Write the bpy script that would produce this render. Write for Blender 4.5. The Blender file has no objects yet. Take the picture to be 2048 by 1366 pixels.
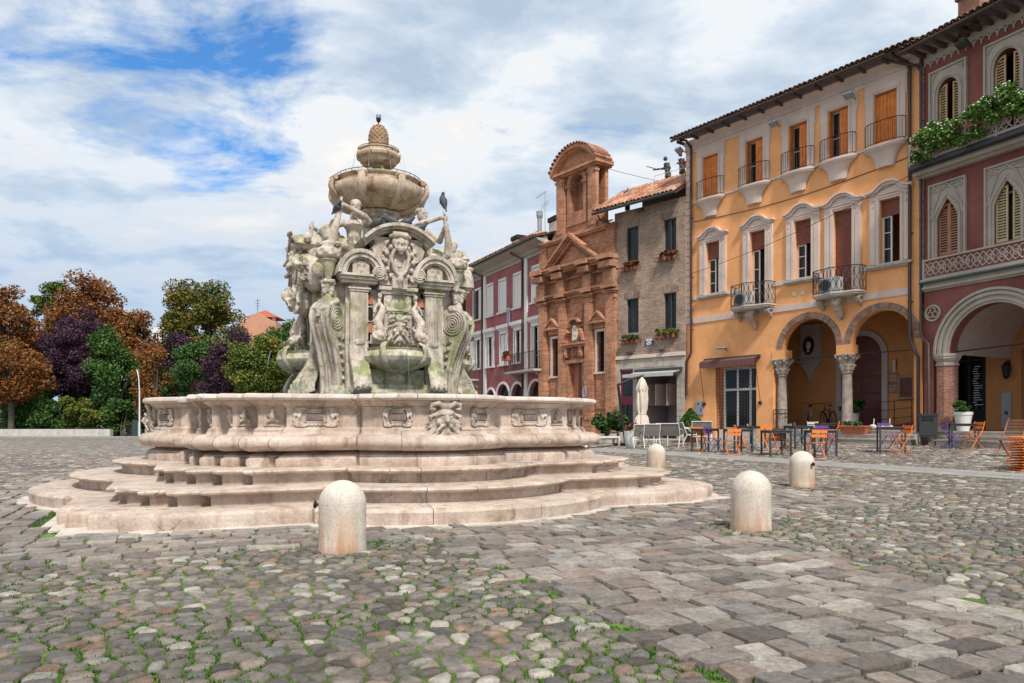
import bpy, bmesh, math, random
import numpy as np
from mathutils import Vector, Matrix, noise
PI = math.pi; rad = math.radians
random.seed(7); np.random.seed(7)
S = bpy.context.scene
col = S.collection
# ------------------------------------------------------------------ camera, sky, sun, exposure
F_PX, HORIZON, EYE = 1450.0, 841.0, 1.2
cam_data = bpy.data.cameras.new('camera'); cam = bpy.data.objects.new('camera', cam_data); col.objects.link(cam)
cam.location = (0, 0, EYE); cam.rotation_euler = (PI / 2, 0, 0)
cam_data.sensor_width = 36; cam_data.lens = 36 * F_PX / 2048; cam_data.shift_y = (HORIZON - 683) / 2048
cam_data.clip_start = .1; cam_data.clip_end = 3000
S.camera = cam
S.view_settings.view_transform = 'Standard'; S.view_settings.look = 'None'
S.view_settings.exposure = 0.6; S.view_settings.gamma = 1; S.view_settings.use_curve_mapping = False
SUN_EL, SUN_AZ = rad(50), rad(164)          # azimuth clockwise from +Y: behind the camera, to the right
W = bpy.data.worlds.new('World'); S.world = W; W.use_nodes = True
nt = W.node_tree; nt.nodes.clear()
def N(tree, kind, **kw):
    n = tree.nodes.new('ShaderNode' + kind)
    for k, v in kw.items():
        if k.startswith('i_'): n.inputs[k[2:].replace('_', ' ')].default_value = v
        else: setattr(n, k, v)
    return n
def ramp(tree, stops, src=None, interp='LINEAR'):
    n = tree.nodes.new('ShaderNodeValToRGB'); cr = n.color_ramp; cr.interpolation = interp
    while len(cr.elements) < len(stops): cr.elements.new(.5)
    for e, (p, c) in zip(cr.elements, stops):
        e.position = p; e.color = (c, c, c, 1) if isinstance(c, (int, float)) else (*c, 1)
    if src is not None: tree.links.new(src, n.inputs[0])
    return n
def mix(tree, a, b, f, mode='MIX'):
    n = tree.nodes.new('ShaderNodeMix'); n.data_type = 'RGBA'; n.blend_type = mode
    for s, v in ((n.inputs[6], a), (n.inputs[7], b), (n.inputs[0], f)):
        if hasattr(v, 'is_output'): tree.links.new(v, s)
        elif isinstance(v, (int, float)): s.default_value = v
        else: s.default_value = (*v, 1)
    return n.outputs[2]
def mth(tree, op, a, b=None, c=None, clamp=False):
    n = tree.nodes.new('ShaderNodeMath'); n.operation = op; n.use_clamp = clamp
    for i, v in enumerate((a, b, c)):
        if v is None: continue
        if hasattr(v, 'is_output'): tree.links.new(v, n.inputs[i])
        else: n.inputs[i].default_value = v
    return n.outputs[0]
sky = N(nt, 'TexSky', sky_type='NISHITA'); sky.sun_disc = False
sky.sun_elevation = SUN_EL; sky.sun_rotation = SUN_AZ; sky.air_density = 1.2; sky.dust_density = .6
tc = N(nt, 'TexCoord'); sx = N(nt, 'SeparateXYZ'); nt.links.new(tc.outputs['Generated'], sx.inputs[0])
zc = mth(nt, 'ADD', mth(nt, 'MAXIMUM', sx.outputs[2], 0.0), .14)
cx = mth(nt, 'DIVIDE', sx.outputs[0], zc); cy = mth(nt, 'DIVIDE', sx.outputs[1], zc)
cb = N(nt, 'CombineXYZ'); nt.links.new(cx, cb.inputs[0]); nt.links.new(cy, cb.inputs[1]); cb.inputs[2].default_value = 3.7
def wnoise(scale, detail, rough, dist=0., vec=None, off=(0, 0, 0), sc=(1, 1, 1)):
    mp = N(nt, 'Mapping'); mp.inputs['Location'].default_value = off; mp.inputs['Scale'].default_value = sc
    nt.links.new(vec or cb.outputs[0], mp.inputs[0])
    n = N(nt, 'TexNoise'); n.inputs['Scale'].default_value = scale; n.inputs['Detail'].default_value = detail
    n.inputs['Roughness'].default_value = rough; n.inputs['Distortion'].default_value = dist
    nt.links.new(mp.outputs[0], n.inputs['Vector']); return n.outputs[0]
n1 = wnoise(2.1, 8, .6, .3, off=(1.3, .4, 0), sc=(1, 1.15, 1))
n2 = wnoise(2.0, 9, .6, .2, off=(5.1, 2.2, 0), sc=(1, 1.15, 1))
n3 = wnoise(.55, 3, .5, 0, off=(2.4, 9.1, 0))
# clear sky opens towards the upper left of the view, the rest is broken cloud
dp = N(nt, 'VectorMath', operation='DOT_PRODUCT'); nt.links.new(tc.outputs['Generated'], dp.inputs[0]); dp.inputs[1].default_value = (-.40, .765, .505)
gap = ramp(nt, [(.955, 0.), (.999, 1.)], dp.outputs['Value'])
hole = mth(nt, 'ADD', mth(nt, 'SUBTRACT', n1, mth(nt, 'MULTIPLY', gap.outputs[0], .25)), .135)
cmask = ramp(nt, [(.37, 0.), (.50, 1.)], hole)
shade = ramp(nt, [(.36, (3.1, 3.9, 4.9)), (.44, (4.5, 5.1, 5.8)), (.49, (5.8, 6.1, 6.4)), (.54, (6.0, 6.0, 6.05)), (.62, (7.1, 6.85, 6.5))],
             mth(nt, 'ADD', mth(nt, 'MULTIPLY', n2, .72), mth(nt, 'MULTIPLY', n3, .28)))
low = ramp(nt, [(.0, 1.), (.14, .8), (.34, .0)], sx.outputs[2])
shade2 = mix(nt, shade.outputs[0], (2.1, 3.3, 4.9), mth(nt, 'MULTIPLY', low.outputs[0], .72))
skycol = mix(nt, sky.outputs[0], (.40, .80, 1.2), 1.0, 'MULTIPLY')
skc = mix(nt, skycol, shade2, cmask.outputs[0])
grd = ramp(nt, [(.0, 1.), (.02, 0.)], mth(nt, 'ADD', sx.outputs[2], .02))
skf = mix(nt, skc, (1.6, 1.5, 1.4), grd.outputs[0])
bg = N(nt, 'Background'); bg.inputs[1].default_value = .1; nt.links.new(skf, bg.inputs[0])
wo = N(nt, 'OutputWorld'); nt.links.new(bg.outputs[0], wo.inputs[0])
sun_d = bpy.data.lights.new('sun', 'SUN'); sun = bpy.data.objects.new('sun', sun_d); col.objects.link(sun)
sun_d.energy = 2.9; sun_d.angle = rad(7); sun_d.color = (1, .94, .87)
sdir = Vector((math.sin(SUN_AZ) * math.cos(SUN_EL), math.cos(SUN_AZ) * math.cos(SUN_EL), math.sin(SUN_EL)))
sun.rotation_euler = sdir.to_track_quat('Z', 'Y').to_euler(); sun.location = (0, -5, 30)

# ------------------------------------------------------------------ helpers
class MB:
    """collects shapes; build() links them as one mesh object"""
    def __init__(s): s.v = []; s.f = []; s.M = Matrix()
    def add(s, vs, fs):
        b = len(s.v); M = s.M
        s.v += [tuple(M @ Vector(p)) for p in vs]; s.f += [tuple(i + b for i in q) for q in fs]; return s
    def box(s, x0, x1, y0, y1, z0, z1):
        return s.add([(x, y, z) for z in (z0, z1) for y in (y0, y1) for x in (x0, x1)],
                     [(0, 2, 3, 1), (4, 5, 7, 6), (0, 1, 5, 4), (2, 6, 7, 3), (0, 4, 6, 2), (1, 3, 7, 5)])
    def tube(s, pts, r, n=8, flat=None, close=False):
        pts = [Vector(p) for p in pts]; m = len(pts)
        if not hasattr(r, '__len__'): r = [r] * m
        vs = []; fs = []; up = None
        for i, p in enumerate(pts):
            if close: d = pts[(i + 1) % m] - pts[i - 1]
            else: d = pts[min(i + 1, m - 1)] - pts[max(i - 1, 0)]
            d = d.normalized() if d.length > 1e-9 else Vector((0, 0, 1))
            if up is None: up = Vector((0, 0, 1)) if abs(d.z) < .9 else Vector((1, 0, 0))
            a = d.cross(up); a = a.normalized() if a.length > 1e-6 else d.orthogonal().normalized()
            b = a.cross(d).normalized(); up = b
            for k in range(n):
                t = 2 * PI * k / n; q = a * math.cos(t) * r[i] + b * math.sin(t) * r[i] * (flat or 1)
                vs.append(p + q)
        for i in range(m if close else m - 1):
            for k in range(n):
                j = (i + 1) % m
                fs.append((i * n + k, i * n + (k + 1) % n, j * n + (k + 1) % n, j * n + k))
        if not close: fs += [tuple(reversed(range(n))), tuple((m - 1) * n + k for k in range(n))]
        return s.add(vs, fs)
    def lathe(s, prof, n=24, cx=0, cy=0, mod=None, a0=0, a1=2 * PI):
        full = abs(a1 - a0 - 2 * PI) < 1e-6; m = n if full else n + 1; vs = []; fs = []
        for (r, z) in prof:
            for k in range(m):
                a = a0 + (a1 - a0) * k / n; rr = r * (mod(a, z) if mod else 1)
                vs.append((cx + rr * math.cos(a), cy + rr * math.sin(a), z))
        for i in range(len(prof) - 1):
            for k in range(n):
                j = (k + 1) % m
                fs.append((i * m + k, i * m + j, (i + 1) * m + j, (i + 1) * m + k))
        if full:
            if prof[0][0] > 1e-4: fs.append(tuple(reversed(range(m))))
            if prof[-1][0] > 1e-4: fs.append(tuple((len(prof) - 1) * m + k for k in range(m)))
        return s.add(vs, fs)
    def ball(s, c, r, n=10, m=7):
        if not hasattr(r, '__len__'): r = (r, r, r)
        vs = [(c[0], c[1], c[2] - r[2])]; fs = []
        for i in range(1, m):
            t = PI * i / m
            for k in range(n):
                a = 2 * PI * k / n
                vs.append((c[0] + r[0] * math.sin(t) * math.cos(a), c[1] + r[1] * math.sin(t) * math.sin(a), c[2] - r[2] * math.cos(t)))
        vs.append((c[0], c[1], c[2] + r[2])); L = len(vs) - 1
        for k in range(n):
            fs.append((0, 1 + (k + 1) % n, 1 + k)); fs.append((L, L - n + k, L - n + (k + 1) % n))
            for i in range(m - 2):
                a = 1 + i * n; fs.append((a + k, a + (k + 1) % n, a + n + (k + 1) % n, a + n + k))
        return s.add(vs, fs)
    def prism(s, poly, y0, y1, ax='y'):
        """poly in (x,z) pushed along y (ax='y'); (y,z) along x (ax='x'); (x,y) along z (ax='z')"""
        n = len(poly)
        def P(a, b, t): return (a, t, b) if ax == 'y' else (t, a, b) if ax == 'x' else (a, b, t)
        vs = [P(a, b, y0) for a, b in poly] + [P(a, b, y1) for a, b in poly]
        fs = [tuple(range(n)), tuple(reversed(range(n, 2 * n)))] + [(i, i + n, (i + 1) % n + n, (i + 1) % n) for i in range(n)]
        return s.add(vs, fs)
    def strip(s, outer, inner, y0, y1):
        """solid band between two (x,z) polylines, between y0 and y1"""
        n = len(outer); vs = [(a, y, b) for y in (y0, y1) for a, b in list(outer) + list(inner)]; fs = []
        for i in range(n - 1):
            o, p, q, r_ = i, i + 1, n + i + 1, n + i
            fs += [(o, p, q, r_), (2 * n + r_, 2 * n + q, 2 * n + p, 2 * n + o), (o, 2 * n + o, 2 * n + p, p), (r_, q, 2 * n + q, 2 * n + r_)]
        fs += [(0, n, 3 * n, 2 * n), (n - 1, 3 * n - 1, 4 * n - 1, 2 * n - 1)]
        return s.add(vs, fs)
    def at(s, M): s.M = M; return s
    def mesh(s, name, smooth=False):
        me = bpy.data.meshes.new(name); me.from_pydata(s.v, [], s.f); me.validate()
        if smooth: me.polygons.foreach_set('use_smooth', [True] * len(me.polygons))
        return me
    def build(s, name, mat, parent=None, smooth=False, bevel=0, loc=None, angle=None, recalc=True):
        me = s.mesh(name, False)
        if recalc or bevel:
            bm = bmesh.new(); bm.from_mesh(me); bmesh.ops.recalc_face_normals(bm, faces=bm.faces)
            if bevel:
                bmesh.ops.bevel(bm, geom=bm.edges[:], offset=bevel, segments=1, affect='EDGES', clamp_overlap=True)
            bm.to_mesh(me); bm.free()
        if smooth or angle:
            me.polygons.foreach_set('use_smooth', [True] * len(me.polygons))
            if angle or smooth:
                me.set_sharp_from_angle(angle=rad(angle or 42))
        if mat: me.materials.append(mat)
        return link(name, me, parent, loc)
def link(name, me, parent=None, loc=None):
    o = bpy.data.objects.new(name, me); col.objects.link(o)
    if parent: o.parent = parent
    if loc: o.location = loc
    return o
def tag(o, label, cat, group=None):
    o['label'] = label; o['category'] = cat
    if group: o['group'] = group
    return o
def thing(name, label, cat, loc=(0, 0, 0), rz=0, group=None):
    o = bpy.data.objects.new(name, None); col.objects.link(o); o.empty_display_size = .2
    o.location = loc; o.rotation_euler = (0, 0, rz); return tag(o, label, cat, group)
def struct(o): o['kind'] = 'structure'; return o
def stuff(o): o['kind'] = 'stuff'; return o
def dup(root, loc, rz, label, group=None, scale=None):
    r = root.copy(); col.objects.link(r); r.location = loc; r.rotation_euler = (0, 0, rz); r['label'] = label
    if group: r['group'] = group
    if scale: r.scale = scale
    for ch in list(root.children):
        c = ch.copy(); col.objects.link(c); c.parent = r
        for g in list(ch.children):
            d = g.copy(); col.objects.link(d); d.parent = c
    return r
def share(o, parent, loc=None, rz=None, rot=None, scale=None):
    """another piece with the same mesh"""
    c = o.copy(); col.objects.link(c); c.parent = parent
    if loc is not None: c.location = loc
    if rz is not None: c.rotation_euler = (0, 0, rz)
    if rot is not None: c.rotation_euler = rot
    if scale is not None: c.scale = scale
    return c
def T(x=0, y=0, z=0, rz=0, rx=0, ry=0, s=1):
    return Matrix.Translation((x, y, z)) @ Matrix.Rotation(rz, 4, 'Z') @ Matrix.Rotation(rx, 4, 'X') @ Matrix.Rotation(ry, 4, 'Y') @ Matrix.Scale(s, 4)
def organic(name, mb, mat, parent, vox=.02, smooth=3, amp=0, freq=9, loc=None):
    me0 = mb.mesh(name + '_src'); o0 = bpy.data.objects.new('t', me0); col.objects.link(o0)
    md = o0.modifiers.new('r', 'REMESH'); md.mode = 'VOXEL'; md.voxel_size = vox
    if smooth: sm = o0.modifiers.new('s', 'SMOOTH'); sm.factor = .5; sm.iterations = smooth
    dg = bpy.context.evaluated_depsgraph_get(); me = bpy.data.meshes.new_from_object(o0.evaluated_get(dg)); me.name = name
    bpy.data.objects.remove(o0); bpy.data.meshes.remove(me0)
    if amp:
        n = len(me.vertices); co = np.empty(n * 3); no = np.empty(n * 3)
        me.vertices.foreach_get('co', co); me.vertices.foreach_get('normal', no); co = co.reshape(-1, 3); no = no.reshape(-1, 3)
        d = np.array([noise.fractal(Vector(c * freq), 1.0, 2.0, 3) for c in co]); co += no * (d * amp)[:, None]
        me.vertices.foreach_set('co', co.ravel()); me.update()
    me.polygons.foreach_set('use_smooth', [True] * len(me.polygons))
    me.materials.clear(); me.materials.append(mat); return link(name, me, parent, loc)
def spiral(cx, cz, r, turns, y, n=34, a0=0, sgn=1, rin=.08):
    return [(cx + (r * (1 - (1 - rin) * i / n)) * math.cos(a0 + sgn * 2 * PI * turns * i / n), y,
             cz + (r * (1 - (1 - rin) * i / n)) * math.sin(a0 + sgn * 2 * PI * turns * i / n)) for i in range(n + 1)]
def arc(cx, cz, r, a0, a1, n): return [(cx + r * math.cos(a0 + (a1 - a0) * i / n), cz + r * math.sin(a0 + (a1 - a0) * i / n)) for i in range(n + 1)]
def ground_z(x, y):
    """the square rises gently towards the arcades on the right"""
    s = (13.7 - x) * .809 + (24.2 - y) * .588
    t = min(1, max(0, (12.5 - s) / 12.5)); t = t * t * (3 - 2 * t)
    return .38 * t * min(1, max(0, (x + 1) / 6))
def gp(x, y):
    """point of the ground seen at photo pixel x, y"""
    z = 0
    for _ in range(30):
        Z = F_PX * (EYE - z) / (y - HORIZON); X = (x - 1024) / F_PX * Z; z = .5 * z + .5 * ground_z(X, Z)
    return X, Z, ground_z(X, Z)

# ------------------------------------------------------------------ materials
def new_mat(name):
    m = bpy.data.materials.new(name); m.use_nodes = True; t = m.node_tree; b = t.nodes['Principled BSDF']; return m, t, b
def pos(t, scale=(1, 1, 1)):
    g = N(t, 'NewGeometry'); mp = N(t, 'Mapping'); mp.inputs['Scale'].default_value = scale
    t.links.new(g.outputs['Position'], mp.inputs[0]); return mp.outputs[0]
def tnoise(t, scale, detail=5, rough=.55, sc=(1, 1, 1), vec=None):
    n = N(t, 'TexNoise'); n.inputs['Scale'].default_value = scale; n.inputs['Detail'].default_value = detail
    n.inputs['Roughness'].default_value = rough; t.links.new(vec or pos(t, sc), n.inputs['Vector']); return n.outputs[0]
def bump(t, b, h, strength, dist=.02):
    bp = N(t, 'Bump'); bp.inputs['Strength'].default_value = strength; bp.inputs['Distance'].default_value = dist
    t.links.new(h, bp.inputs['Height']); t.links.new(bp.outputs[0], b.inputs['Normal'])
def plain(name, c, rough=.6, metal=0, var=.12, scale=6, bmp=0, spec=None):
    m, t, b = new_mat(name)
    n = tnoise(t, scale)
    lo = tuple(x * (1 - var) for x in c); hi = tuple(min(1, x * (1 + var)) for x in c)
    r = ramp(t, [(.3, lo), (.7, hi)], n); t.links.new(r.outputs[0], b.inputs['Base Color'])
    b.inputs['Roughness'].default_value = rough; b.inputs['Metallic'].default_value = metal
    if spec is not None: b.inputs['Specular IOR Level'].default_value = spec
    if bmp: bump(t, b, tnoise(t, scale * 6), bmp)
    return m
def stone(name, c1, c2, dirt=(.16, .10, .07), dirt_amt=.5, moss=0, streak=.3, bmp=.35, scale=2.2, rough=.75, pits=0):
    m, t, b = new_mat(name)
    base = ramp(t, [(.32, c1), (.68, c2)], tnoise(t, scale, 7, .6))
    c = base.outputs[0]
    fine = ramp(t, [(.35, (.82, .82, .82)), (.65, (1.08, 1.08, 1.08))], tnoise(t, scale * 14, 4, .6)); c = mix(t, c, fine.outputs[0], .8, 'MULTIPLY')
    d = ramp(t, [(.50, 0), (.72, 1)], tnoise(t, scale * 1.7, 8, .68)); c = mix(t, c, dirt, mth(t, 'MULTIPLY', d.outputs[0], dirt_amt))
    if streak:
        s = ramp(t, [(.52, 0), (.7, 1)], tnoise(t, 5.5, 5, .6, sc=(1, 1, .09))); c = mix(t, c, tuple(x * .8 for x in dirt), mth(t, 'MULTIPLY', s.outputs[0], streak))
    if moss:
        g = N(t, 'NewGeometry'); sn = N(t, 'SeparateXYZ'); t.links.new(g.outputs['Normal'], sn.inputs[0])
        mm = mth(t, 'ADD', tnoise(t, 2.6, 8, .7), mth(t, 'MULTIPLY', sn.outputs[2], .05))
        mk = ramp(t, [(.57 - moss * .12, 0), (.68 - moss * .10, 1)], mm)
        mc = ramp(t, [(.35, (.07, .10, .015)), (.65, (.26, .30, .06))], tnoise(t, 9)); c = mix(t, c, mc.outputs[0], mth(t, 'MULTIPLY', mk.outputs[0], .75))
        bk = ramp(t, [(.54, 0), (.64, 1)], tnoise(t, 3.6, 8, .72, sc=(1, 1, .35))); c = mix(t, c, (.06, .055, .045), mth(t, 'MULTIPLY', bk.outputs[0], .35 + .35 * moss))
    if pits:   # thin cracks and mended joints
        vv = N(t, 'TexVoronoi', feature='DISTANCE_TO_EDGE'); vv.inputs['Scale'].default_value = 1.3
        wv = N(t, 'TexNoise'); wv.inputs['Scale'].default_value = 3; wv.inputs['Detail'].default_value = 6; pv = pos(t); t.links.new(pv, wv.inputs['Vector'])
        ma = N(t, 'VectorMath', operation='MULTIPLY_ADD'); t.links.new(wv.outputs[1], ma.inputs[0]); ma.inputs[1].default_value = (.45, .45, .45); t.links.new(pv, ma.inputs[2]); t.links.new(ma.outputs[0], vv.inputs['Vector'])
        ck = ramp(t, [(.0, 1.), (.012, 0.)], vv.outputs['Distance']); cm = ramp(t, [(.5, 0), (.58, 1)], tnoise(t, 1.1, 3)); c = mix(t, c, (.10, .06, .04), mth(t, 'MULTIPLY', mth(t, 'MULTIPLY', ck.outputs[0], cm.outputs[0]), .8))
        ps = ramp(t, [(.66, 0), (.70, 1)], tnoise(t, 30, 3, .7)); c = mix(t, c, (.16, .10, .07), mth(t, 'MULTIPLY', ps.outputs[0], .6))
        gy = ramp(t, [(.50, 0), (.66, 1)], tnoise(t, .9, 8, .72)); c = mix(t, c, (.36, .32, .27), mth(t, 'MULTIPLY', gy.outputs[0], .45))
    t.links.new(c, b.inputs['Base Color']); b.inputs['Roughness'].default_value = rough
    h = mth(t, 'ADD', mth(t, 'MULTIPLY', tnoise(t, scale * 9, 6, .65), .7), mth(t, 'MULTIPLY', tnoise(t, scale * 40, 3, .6), .3))
    bump(t, b, h, bmp, .03); return m
def per_stone(name, stops, rough=.7, bmp=.5):
    """each stone its own tone (islands of the joined mesh, or single objects)"""
    m, t, b = new_mat(name)
    g = N(t, 'NewGeometry'); oi = N(t, 'ObjectInfo')
    f = mth(t, 'FRACT', mth(t, 'ADD', g.outputs['Random Per Island'], oi.outputs['Random']))
    c = ramp(t, stops, f).outputs[0]
    v = ramp(t, [(.32, (.58, .58, .58)), (.68, (1.38, 1.38, 1.38))], tnoise(t, 26, 8, .72)); c = mix(t, c, v.outputs[0], .95, 'MULTIPLY'); v = ramp(t, [(.35, (.75, .74, .72)), (.65, (1.2, 1.2, 1.2))], tnoise(t, 7, 5, .6)); c = mix(t, c, v.outputs[0], .9, 'MULTIPLY')
    lc = ramp(t, [(.58, 0), (.68, 1)], tnoise(t, 9, 6, .7)); c = mix(t, c, (.40, .38, .33), mth(t, 'MULTIPLY', lc.outputs[0], .35))
    big = ramp(t, [(.35, (.84, .84, .84)), (.65, (1.12, 1.1, 1.08))], tnoise(t, .45, 3)); c = mix(t, c, big.outputs[0], 1., 'MULTIPLY')
    t.links.new(c, b.inputs['Base Color']); b.inputs['Roughness'].default_value = rough
    bump(t, b, mth(t, 'ADD', tnoise(t, 28, 8, .7), mth(t, 'MULTIPLY', tnoise(t, 110, 4, .7), .5)), bmp * 1.5, .02); return m
def plaster(name, c, amt=.14, streak=.15, dark=(.2, .12, .08), rough=.85):
    m, t, b = new_mat(name)
    r = ramp(t, [(.3, tuple(x * (1 - amt) for x in c)), (.7, tuple(min(1, x * (1 + amt)) for x in c))], tnoise(t, .7, 8, .65)); cc = r.outputs[0]
    s = ramp(t, [(.5, 0), (.75, 1)], tnoise(t, 2.2, 6, .6, sc=(1, 1, .12))); cc = mix(t, cc, dark, mth(t, 'MULTIPLY', s.outputs[0], streak))
    s2 = ramp(t, [(.52, 0), (.66, 1)], tnoise(t, 1.6, 8, .7)); cc = mix(t, cc, tuple(min(1, x * 1.2 + .03) for x in c), mth(t, 'MULTIPLY', s2.outputs[0], .45))
    s3 = ramp(t, [(.56, 0), (.64, 1)], tnoise(t, .55, 9, .72)); cc = mix(t, cc, tuple(x * .72 for x in c), mth(t, 'MULTIPLY', s3.outputs[0], .4))
    t.links.new(cc, b.inputs['Base Color']); b.inputs['Roughness'].default_value = rough; b.inputs['Specular IOR Level'].default_value = .2
    bump(t, b, tnoise(t, 14, 6, .6), .25, .02); return m
def brick(name, c1, c2, mortar, ang, bw=.27, bh=.075, amt=.5, msize=.012, patch=None):
    """brick courses on a facade whose horizontal direction is `ang` in plan"""
    m, t, b = new_mat(name)
    g = N(t, 'NewGeometry'); s = N(t, 'SeparateXYZ'); t.links.new(g.outputs['Position'], s.inputs[0])
    u = mth(t, 'ADD', mth(t, 'MULTIPLY', s.outputs[0], math.cos(ang) + .35 * math.sin(ang)), mth(t, 'MULTIPLY', s.outputs[1], math.sin(ang) - .35 * math.cos(ang)))
    cv = N(t, 'CombineXYZ'); t.links.new(u, cv.inputs[0]); t.links.new(s.outputs[2], cv.inputs[1])
    wob = N(t, 'TexNoise'); wob.inputs['Scale'].default_value = 3; t.links.new(g.outputs['Position'], wob.inputs['Vector'])
    vm = N(t, 'VectorMath', operation='MULTIPLY_ADD'); t.links.new(wob.outputs[1], vm.inputs[0]); vm.inputs[1].default_value = (.02, .02, 0); t.links.new(cv.outputs[0], vm.inputs[2])
    br = N(t, 'TexBrick'); t.links.new(vm.outputs[0], br.inputs['Vector']); br.inputs['Scale'].default_value = 1
    br.inputs['Brick Width'].default_value = bw; br.inputs['Row Height'].default_value = bh; br.inputs['Mortar Size'].default_value = msize
    br.inputs['Color1'].default_value = (*c1, 1); br.inputs['Color2'].default_value = (*c2, 1); br.inputs['Mortar'].default_value = (*mortar, 1)
    br.inputs['Bias'].default_value = 0; br.inputs['Mortar Smooth'].default_value = .3
    c = br.outputs[0]
    v = ramp(t, [(.3, (1 - amt * .7,) * 3), (.7, (1 + amt * .5,) * 3)], tnoise(t, 1.1, 8, .7)); c = mix(t, c, v.outputs[0], 1, 'MULTIPLY')
    v = ramp(t, [(.35, (.75,) * 3), (.65, (1.25,) * 3)], tnoise(t, 9, 4, .6, sc=(1, 1, 2.5))); c = mix(t, c, v.outputs[0], .8, 'MULTIPLY')
    if patch:
        pm = ramp(t, [(.56, 0), (.66, 1)], tnoise(t, .9, 7, .7)); c = mix(t, c, patch, mth(t, 'MULTIPLY', pm.outputs[0], .55))
    t.links.new(c, b.inputs['Base Color']); b.inputs['Roughness'].default_value = .9
    bump(t, b, mth(t, 'SUBTRACT', tnoise(t, 20), br.outputs[1]), .8, .02); return m
def leafmat(name, stops, trans=.15):
    m, t, b = new_mat(name)
    g = N(t, 'NewGeometry'); f = mth(t, 'ADD', mth(t, 'MULTIPLY', g.outputs['Random Per Island'], .45), mth(t, 'MULTIPLY', tnoise(t, .45, 4, .6), .55))
    c = ramp(t, stops, f); t.links.new(c.outputs[0], b.inputs['Base Color']); b.inputs['Roughness'].default_value = .65
    b.inputs['Specular IOR Level'].default_value = .25
    return m
M = {}
M['marble'] = stone('pink_marble', (.42, .32, .255), (.63, .53, .45), dirt=(.21, .12, .075), dirt_amt=.65, streak=.6, bmp=.6, pits=1)
M['marble_pale'] = stone('pale_marble', (.51, .44, .39), (.67, .61, .55), dirt=(.29, .20, .15), dirt_amt=.45, streak=.15, bmp=.5, pits=1)
M['carved'] = stone('carved_marble', (.45, .375, .30), (.66, .59, .50), dirt=(.11, .075, .05), dirt_amt=.8, streak=.45, bmp=.8, scale=4.5)
M['mossy'] = stone('mossy_marble', (.45, .385, .31), (.66, .60, .51), dirt=(.09, .07, .05), dirt_amt=.8, moss=.35, streak=.6, bmp=.7, scale=3.6)
M['mossy2'] = stone('very_mossy_marble', (.46, .42, .33), (.66, .62, .51), dirt=(.09, .08, .05), dirt_amt=.6, moss=.85, streak=.6, bmp=.7, scale=3.4)
M['bowl'] = stone('brown_stained_marble', (.38, .26, .17), (.60, .50, .39), dirt=(.15, .08, .04), dirt_amt=.8, streak=.9, bmp=.5, scale=3)
M['cone'] = stone('ochre_stone', (.25, .15, .08), (.38, .25, .14), dirt=(.14, .07, .03), dirt_amt=.5, streak=.2)
M['redmarble'] = stone('red_marble', (.36, .08, .03), (.60, .25, .14), dirt=(.5, .4, .3), dirt_amt=.5, streak=0, scale=9)
M['plaque'] = stone('plum_marble', (.12, .07, .075), (.24, .17, .17), dirt=(.4, .32, .28), dirt_amt=.25, streak=0, scale=9)
M['boll'] = stone('bollard_marble', (.52, .46, .38), (.68, .62, .54), dirt=(.40, .17, .06), dirt_amt=.0, streak=0, bmp=.9, scale=3)
# rust and lime stains rising from the foot of the bollards
def bollard_mat():
    m, t, b = new_mat('bollard_stone'); g = N(t, 'NewGeometry'); s = N(t, 'SeparateXYZ'); t.links.new(g.outputs['Position'], s.inputs[0])
    c = ramp(t, [(.3, (.50, .44, .37)), (.7, (.68, .63, .55))], tnoise(t, 3.5, 7, .6)).outputs[0]
    pit = ramp(t, [(.36, (.62,) * 3), (.5, (1.04,) * 3)], tnoise(t, 60, 4, .7)); c = mix(t, c, pit.outputs[0], .8, 'MULTIPLY')
    hgt = ramp(t, [(0., 1.), (.5, .0)], s.outputs[2])
    st = ramp(t, [(.40, 0), (.62, 1)], tnoise(t, 7, 6, .6, sc=(1, 1, .12)))
    c = mix(t, c, (.45, .20, .08), mth(t, 'MULTIPLY', mth(t, 'MULTIPLY', st.outputs[0], hgt.outputs[0]), 1., clamp=True))
    ft = ramp(t, [(.0, 1.), (.09, 0.)], s.outputs[2]); c = mix(t, c, (.26, .14, .08), mth(t, 'MULTIPLY', ft.outputs[0], .55))
    gr = ramp(t, [(.5, 0), (.7, 1)], tnoise(t, 4, 6, .6, sc=(1, 1, .4))); c = mix(t, c, (.30, .29, .26), mth(t, 'MULTIPLY', gr.outputs[0], .4))
    t.links.new(c, b.inputs['Base Color']); b.inputs['Roughness'].default_value = .85
    bump(t, b, tnoise(t, 70, 4, .7), .7, .008); return m
M['boll'] = bollard_mat()
COB = [(0., (0.086, 0.073, 0.065)), (.14, (0.206, 0.176, 0.150)), (.28, (0.112, 0.105, 0.101)), (.40, (0.267, 0.228, 0.194)), (.52, (0.172, 0.153, 0.138)), (.64, (0.301, 0.267, 0.228)), (.74, (0.249, 0.159, 0.107)), (.78, (0.206, 0.176, 0.155)), (.85, (0.155, 0.159, 0.155)), (.92, (0.378, 0.353, 0.305)), (1., (0.473, 0.439, 0.378))]
M['cobble'] = per_stone('river_cobble', COB, bmp=.7)
M['sett'] = per_stone('porphyry_sett', [(0., (0.120, 0.101, 0.090)), (.2, (0.232, 0.198, 0.172)), (.4, (0.301, 0.267, 0.232)), (.55, (0.181, 0.163, 0.150)), (.7, (0.267, 0.202, 0.163)), (.82, (0.370, 0.340, 0.292)), (.9, (0.215, 0.202, 0.189)), (1., (0.456, 0.421, 0.370))], rough=.72, bmp=.6)
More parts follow.
